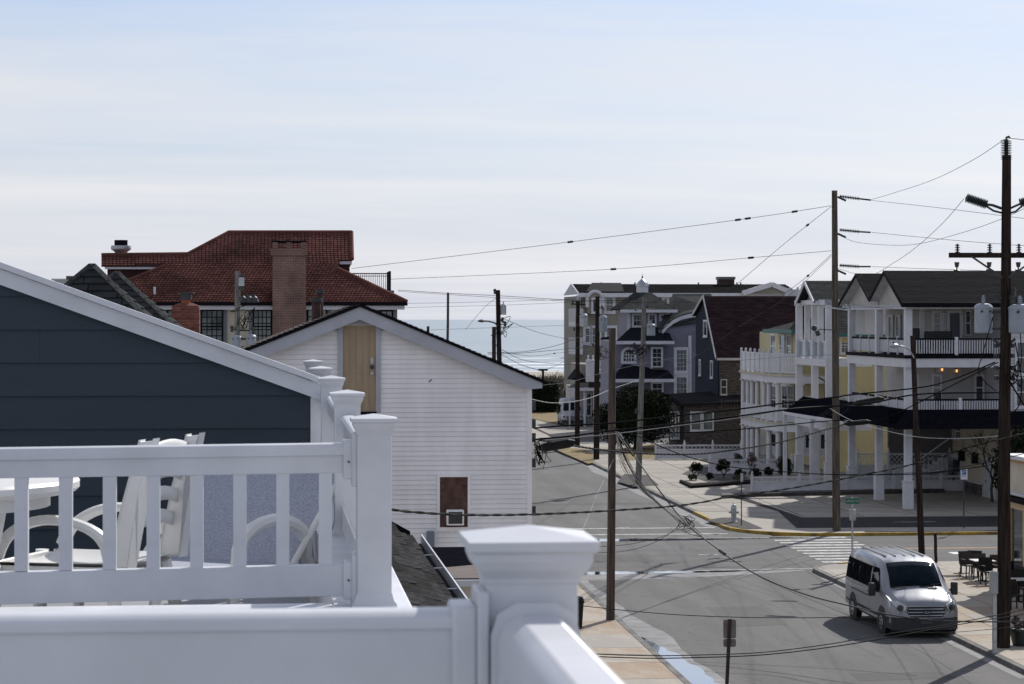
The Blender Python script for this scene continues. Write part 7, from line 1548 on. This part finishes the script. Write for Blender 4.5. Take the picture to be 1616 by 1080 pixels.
# ================================================================== VAN
SILV = bpy.data.materials.new('silver_paint'); SILV.use_nodes = True; sb_ = SILV.node_tree.nodes['Principled BSDF']; sb_.inputs['Base Color'].default_value = (.235, .245, .27, 1); sb_.inputs['Metallic'].default_value = .45; sb_.inputs['Roughness'].default_value = .38; sb_.inputs['Coat Weight'].default_value = .6; sb_.inputs['Coat Roughness'].default_value = .08; CLAD = mat('dark_cladding', (.025, .026, .03), .6, .1, 4); GLV = mat('windscreen_glass', (.010, .018, .026), .12, .3, 1.5, spec=.03)
GLS = mat('tinted_side_glass', (.014, .016, .018), .3, .3, 1.5, spec=.0)
def van(loc, phi, s=1, L_=5.6, zt=2.08, paint=SILV, label='', cat_='van', lettering=True):
    t = thing('passenger_van', label, cat_, (0, 0, 0), 0); FR[t.name] = ((0, 0, 0), 0)
    t.location = loc; t.rotation_euler = (0, 0, phi); t.scale = (s, s, s)
    # stations: y, bottom, belt height, top, half widths low/belt/top, corner
    ST_ = [(0.00, .42, .62, .74, .62, .66, .58), (.06, .36, .70, .92, .84, .84, .72), (.22, .32, .85, 1.06, .97, .95, .78), (.55, .30, 1.0, 1.17, 1.01, .99, .84), (1.02, .30, 1.08, 1.30, 1.02, 1.00, .86), (1.38, .30, 1.15, 1.66, 1.02, 1.00, .82), (1.78, .30, 1.2, 1.97, 1.02, 1.0, .80), (2.15, .30, 1.2, zt-.03, 1.02, 1.0, .82), (2.8, .30, 1.2, zt, 1.02, 1.0, .84), (4.4, .30, 1.2, zt, 1.02, 1.0, .84), (L_-.25, .32, 1.2, zt-.03, 1.01, .99, .82), (L_, .40, 1.2, zt-.16, .96, .94, .76)]
    q = M(); rings = []
    for y, zb, zm, z1, w0, w1, w2 in ST_:
        R_ = [(-w0*.9, zb), (-w0, zb+.10), (-w0, zm-.12), (-w1, zm), (-(w1+w2)/2-.035, (zm+z1)/2), (-w2-.03, z1-.13), (-w2*.90, z1-.03), (-w2*.55, z1+.0), (0, z1+.02)]
        R_ = R_+[(-x, z) for x, z in R_[-2::-1]]; rings.append([(x, y, z) for x, z in R_])
    n = len(rings[0]); V_ = [p for r in rings for p in r]
    q.add(V_, [(i*n+k, i*n+(k+1) % n, (i+1)*n+(k+1) % n, (i+1)*n+k) for i in range(len(rings)-1) for k in range(n)]+[tuple(range(n-1, -1, -1)), tuple((len(rings)-1)*n+k for k in range(n))])
    q.build('body', paint, t)
    def at(i, k, f): return Vector(rings[i][k])
    def surf(y, k, side=1):       # point on ring line k at y
        for i in range(len(ST_)-1):
            if ST_[i][0] <= y <= ST_[i+1][0]: f = (y-ST_[i][0])/(ST_[i+1][0]-ST_[i][0]); p = Vector(rings[i][k]).lerp(Vector(rings[i+1][k]), f); return Vector((p.x*side, p.y, p.z))
    def sidep(y, z, side, o=.008):   # point on flank at height z; side -1 = ring order x<0
        P_ = [surf(y, k) for k in range(0, 9)]
        for a, b in zip(P_, P_[1:]):
            if a.z <= z <= b.z: f = (z-a.z)/max(1e-6, b.z-a.z); p = a.lerp(b, f); return Vector(((p.x-o)*-side if side > 0 else (p.x-o), y, z))
        return Vector((P_[-1].x, y, z))
    # windscreen over stations 4..6
    q = M(); g_ = []
    for y in (1.06, 1.22, 1.38, 1.58, 1.76):
        row = []
        for k in range(9):
            f = -1+2*k/8; zt_ = surf(y, 8).z; w = abs(surf(y, 6).x)*.98
            zz = zt_-.02*(abs(f)**2)*2.2-.015; row.append((f*w, y-.012, zz+.028))
        g_ += row
    q.add(g_, [(r*9+k, r*9+k+1, (r+1)*9+k+1, (r+1)*9+k) for r in range(4) for k in range(8)]); ws = q.build('windscreen', GLV, t); md = ws.modifiers.new('t', 'SOLIDIFY'); md.thickness = .012
    q = M(); q.bar((-.7, 1.03, 1.345), (-.1, 1.13, 1.42), .02); q.bar((.1, 1.03, 1.345), (.7, 1.10, 1.40), .02); q.build('wiper', IRON, t)
    for s_ in (-1, 1):
        def strip_(ya, yb, z0, z1, m, name, nn=6, o=.022):
            q = M(); P_ = []
            for i in range(nn+1):
                y = ya+(yb-ya)*i/nn; P_ += [sidep(y, z0(y) if callable(z0) else z0, s_, o), sidep(y, z1(y) if callable(z1) else z1, s_, o)]
            q.add([tuple(p) for p in P_], [(2*i, 2*i+2, 2*i+3, 2*i+1) for i in range(nn)]); return q.build(name, m, t)
        strip_(1.35, 2.30, 1.17, lambda y: min(1.80, 1.30+(y-1.35)*1.15), GLS, 'side_window')
        strip_(2.42, 3.75, 1.20, 1.80, GLS, 'side_window'); strip_(3.80, 4.6, 1.20, 1.80, GLS, 'side_window'); strip_(4.65, L_-.30, 1.20, 1.80, GLS, 'side_window')
        strip_(.62, L_-.15, .34, .56, CLAD, 'sill_cladding', 10)
        strip_(2.36, 2.38, .55, 1.85, CLAD, 'door_seam'); strip_(3.76, 3.78, .55, 1.85, CLAD, 'door_seam'); strip_(2.4, 4.6, .93, .955, CLAD, 'slide_rail'); strip_(2.15, 2.28, 1.04, 1.08, CLAD, 'door_handle'); strip_(2.45, 2.58, 1.04, 1.08, CLAD, 'door_handle')
        for y in (.98, L_-1.22):
            q = M(); x0 = s_*.80; q.cyl((s_*1.0, y, .37), (s_*1.032, y, .37), .455, n=28); q.build('wheel_arch', CLAD, t)
            q = M(); q.cyl((s_*.82, y, .345), (s_*1.045, y, .345), .345, n=28); w_ = q.build('wheel', RUBBER, t, bevel=.02)
            q = M(); q.cyl((s_*1.0, y, .345), (s_*1.052, y, .345), .215, .19, 20); q.build('rim', ALU, w_)
            for k in range(5): an = k*2*pi/5+.3; q = M(); q.cyl((s_*1.045, y+.12*cos(an), .345+.12*sin(an)), (s_*1.056, y+.12*cos(an), .345+.12*sin(an)), .045, n=8); q.build('rim_hole', RUBBER, w_)
        # mirror
        q = M(); q.bar((s_*.98, 1.42, 1.16), (s_*1.14, 1.40, 1.20), .05, .05); mi = q.build('mirror_arm', CLAD, t); q = M(); q.box(min(s_*1.10, s_*1.30), max(s_*1.10, s_*1.30), 1.33, 1.45, 1.05, 1.42); q.build('mirror', CLAD, t, bevel=.035)
        # headlamp
        q = M(); H_ = [(.56, -.01, .93), (.62, .0, .78), (.80, .06, .72), (.965, .26, .80), (.985, .50, 1.02), (.78, .16, 1.03)]
        P_ = [Vector((s_*x, y-.03, z)) for x, y, z in H_]; q.slab([tuple(p) for p in P_], (0, .06, 0)); hl = q.build('headlamp', mat('headlamp_lens', (.62, .66, .70), .15, .25, 9, metal=.3), t, smooth=False)
        q = M(); q.cyl((s_*.74, .05, .86), (s_*.74, -.015, .86), .085, n=16); q.build('projector', GLASS, hl); q = M(); q.slab([(s_*.90, .30, .78), (s_*.97, .42, .84), (s_*.975, .55, 1.0), (s_*.92, .50, 1.0)], (s_*.02, -.02, 0)); q.build('indicator', ORANGE, hl, smooth=False)
    # grille: rounded hexagon with chrome bars
    def hexa(w, z0, z1, y, c): return [(-w+c, y, z0), (w-c, y, z0), (w, y+.03, (z0+z1)/2-.02), (w-c*.6, y, z1), (-w+c*.6, y, z1), (-w, y+.03, (z0+z1)/2-.02)]
    q = M(); q.slab(hexa(.56, .575, .90, -.035, .09), (0, .08, 0)); gr = q.build('grille', CLAD, t, smooth=False)
    for z, w in ((.645, .49), (.735, .53), (.825, .50)):
        q = M(); q.tube([(-w, -.02, z), (-w*.6, -.05, z), (0, -.058, z), (w*.6, -.05, z), (w, -.02, z)], .016, 6); q.build('grille_bar', ALU, gr)
    pp = [(x*1.01, y-.012, z) for x, y, z in hexa(.56, .575, .90, -.03, .09)]; q = M(); q.tube(pp+[pp[0]], .014, 6); q.build('grille_surround', ALU, gr)
    if lettering:
        q = M(); q.add([(.115*cos(2*pi*k/20), -.075, .735+.05*sin(2*pi*k/20)) for k in range(20)]+[(.115*cos(2*pi*k/20), -.055, .735+.05*sin(2*pi*k/20)) for k in range(20)], [tuple(range(20)), tuple(range(39, 19, -1))]+[(k, (k+1) % 20, 20+(k+1) % 20, 20+k) for k in range(20)]); q.build('oval_badge', mat('badge_blue', (.01, .025, .12), .2, .1, 3), gr, smooth=False)
        tx = text('Ford', .075, .002, t, (0, -.078, .735), ALU, name='badge_script')
    # bumper, plate, hood vents, roof ribs
    q = M(); q.slab([(-.66, -.03, .36), (.66, -.03, .36), (.98, .22, .34), (1.035, .52, .34), (1.035, .52, .56), (.98, .20, .60), (.66, -.035, .57), (-.66, -.035, .57), (-.98, .20, .60), (-1.035, .52, .56), (-1.035, .52, .34), (-.98, .22, .34)][:0] or [(-.66, -.035, .24), (.66, -.035, .24), (.66, -.035, .57), (-.66, -.035, .57)], (0, .12, 0))
    for s_ in (-1, 1):
        q.slab([(s_*.66, -.035, .24), (s_*.93, .10, .24), (s_*.93, .10, .59), (s_*.66, -.035, .57)], (0, .12, 0)); q.slab([(s_*.93, .10, .24), (s_*1.03, .50, .26), (s_*1.03, .50, .57), (s_*.93, .10, .59)], (-s_*.1, .06, 0))
    q.build('bumper', CLAD, t)
    q = M(); q.box(-.15, .15, -.055, -.035, .41, .49); pl = q.build('number_plate', mat('plate_dark', (.06, .06, .065), .5, .2, 4), t, smooth=False)
    for s_ in (-.45, .45): q = M(); q.slab([(s_-.13, .93, 1.292), (s_+.13, .93, 1.292), (s_+.13, .98, 1.305), (s_-.13, .98, 1.305)], (0, 0, .012)); q.build('bonnet_vent', CLAD, t, smooth=False)
    for x in (-.55, -.28, 0, .28, .55): q = M(); q.box(x-.02, x+.02, 2.3, L_-.4, zt-.01, zt+.022); q.build('roof_rib', paint, t)
    return t
V_r = WD(1352, 977, 73.5); phi = radians(5.5)
rear = Vector((11.58, 74.0)); front = Vector((rear.x+sin(phi)*3.4, rear.y-cos(phi)*3.4)); nose = front+Vector((sin(phi), -cos(phi)))*.98
van((nose.x+.06, nose.y-.45, .002), phi, s=1.04, label='silver passenger van with dark windows driving towards the camera')
v2 = van((WD(903, 674, 205).x, 203, .125), radians(2), zt=2.3, paint=mat('truck_paint', (.42, .43, .45), .5, .1, 2), label='distant pale van parked facing us near the beach end', lettering=False)

# evergreens behind the cafe roof
random.seed(61)
for k, (u, v, D, h, w, lab) in enumerate(((1606, 700, 108.5, 4.3, 1.3, 'dark evergreen showing between the skirt roof and the cafe roof'), (1650, 700, 108.5, 4.4, 1.4, 'dark evergreen at the very right edge behind the cafe roof'))):
    p = st(WD(u, v, D)); t = thing('evergreen_shrub', lab, 'shrub', (p[0], p[1], .1)); q = M(); q.tube([(p[0], p[1], .1), (p[0], p[1], h*.5)], .09, 7); q.build('trunk', BARK, t)
    q = M(); leaves(q, (p[0], p[1], h*.62), (w, w, h*.38), 3600, .09, 30); q.build('foliage', LEAFD, t, smooth=False, kind='stuff')

# ------------------------------------------------------------------ repairs, faded marks and small street litter
PATCH = road_mat('repair_asphalt', (.082, .081, .081))
sheet('road_patch', [(10.6, 118), (18.4, 118.2), (18.4, 119.3), (10.6, 119.1)], .003, PATCH); sheet('road_patch', [(13.2, 71), (15.0, 71.2), (15.1, 76), (13.3, 75.8)], .003, PATCH)
sheet('road_patch', [(11.5, 90.5), (13.8, 90.4), (14, 93), (11.6, 93.1)], .003, PATCH); sheet('road_patch', [(14.5, 60), (17.2, 60.2), (17.0, 61.4), (14.6, 61.3)], .003, PATCH)
for (u, v, w) in ((975, 833, .9), (1003, 834, .8), (1103, 876, 1.0), (1118, 876, .7)):
    a, b = gnd(u, v); sheet('faded_mark', [(a, b), (a+w*.6, b), (a+w*.6, b+.14), (a, b+.14)], .005, PAINT)
random.seed(77); q = M()
for k in range(90):
    a, b = random.uniform(10.3, 19), random.uniform(56, 110); r = random.uniform(.02, .06); q.add([(a, b, .006), (a+r, b+r*.4, .012), (a+r*.6, b+r, .006)], [(0, 1, 2)])
o = q.build('street_litter', mat('paper_litter', (.5, .5, .48), .8, .2, 3), None, org=(0, 0, 0)); tag(o, 'scattered leaves and paper scraps on the street asphalt', 'litter', kind='stuff')
# screw heads on the rail brackets
for x, y, z in ((LP_-.0508-.024, A0.y-.0365, A0.z-.055), (LP_-.0508-.024, A0.y-.0365, B0.z-.045)):
    q = M(); q.cyl((x, y, z), (x, y-.003, z), .0032, n=8); q.build('screw', METALD, T1)
# things standing on the grey house decks
def on_deck(label, cat_, name, u0, u1, h, z0, dep=.7, m=BLACKF):
    x0, x1 = onb(u0, 540, fb+1.2)[0], onb(u1, 540, fb+1.2)[0]; t = thing(name, label, cat_, ((x0+x1)/2, fb+1.2, z0))
    q = M(); q.box(x0, x1, fb+1.0, fb+1.0+dep, z0+.25, z0+h*.55); q.build('seat', m, t, bevel=.04); q = M(); q.box(x0, x1, fb+1.0+dep-.15, fb+1.0+dep, z0+h*.5, z0+h); q.build('backrest', m, t, bevel=.04)
    for x in (x0+.05, x1-.05):
        for y in (fb+1.05, fb+.95+dep): q = M(); q.box(x-.03, x+.03, y-.03, y+.03, z0, z0+.25); q.build('leg', m, t)
on_deck('dark outdoor sofa on the top deck of the grey house', 'sofa', 'outdoor_sofa', 1462, 1506, 1.15, zt3+.04)
on_deck('dark armchair on the top deck near the corner column', 'armchair', 'outdoor_armchair', 1443, 1455, 1.3, zt3+.04)
on_deck('small dark chair on the second deck of the grey house', 'chair', 'outdoor_chair', 1480, 1489, 1.2, zf2+.1)
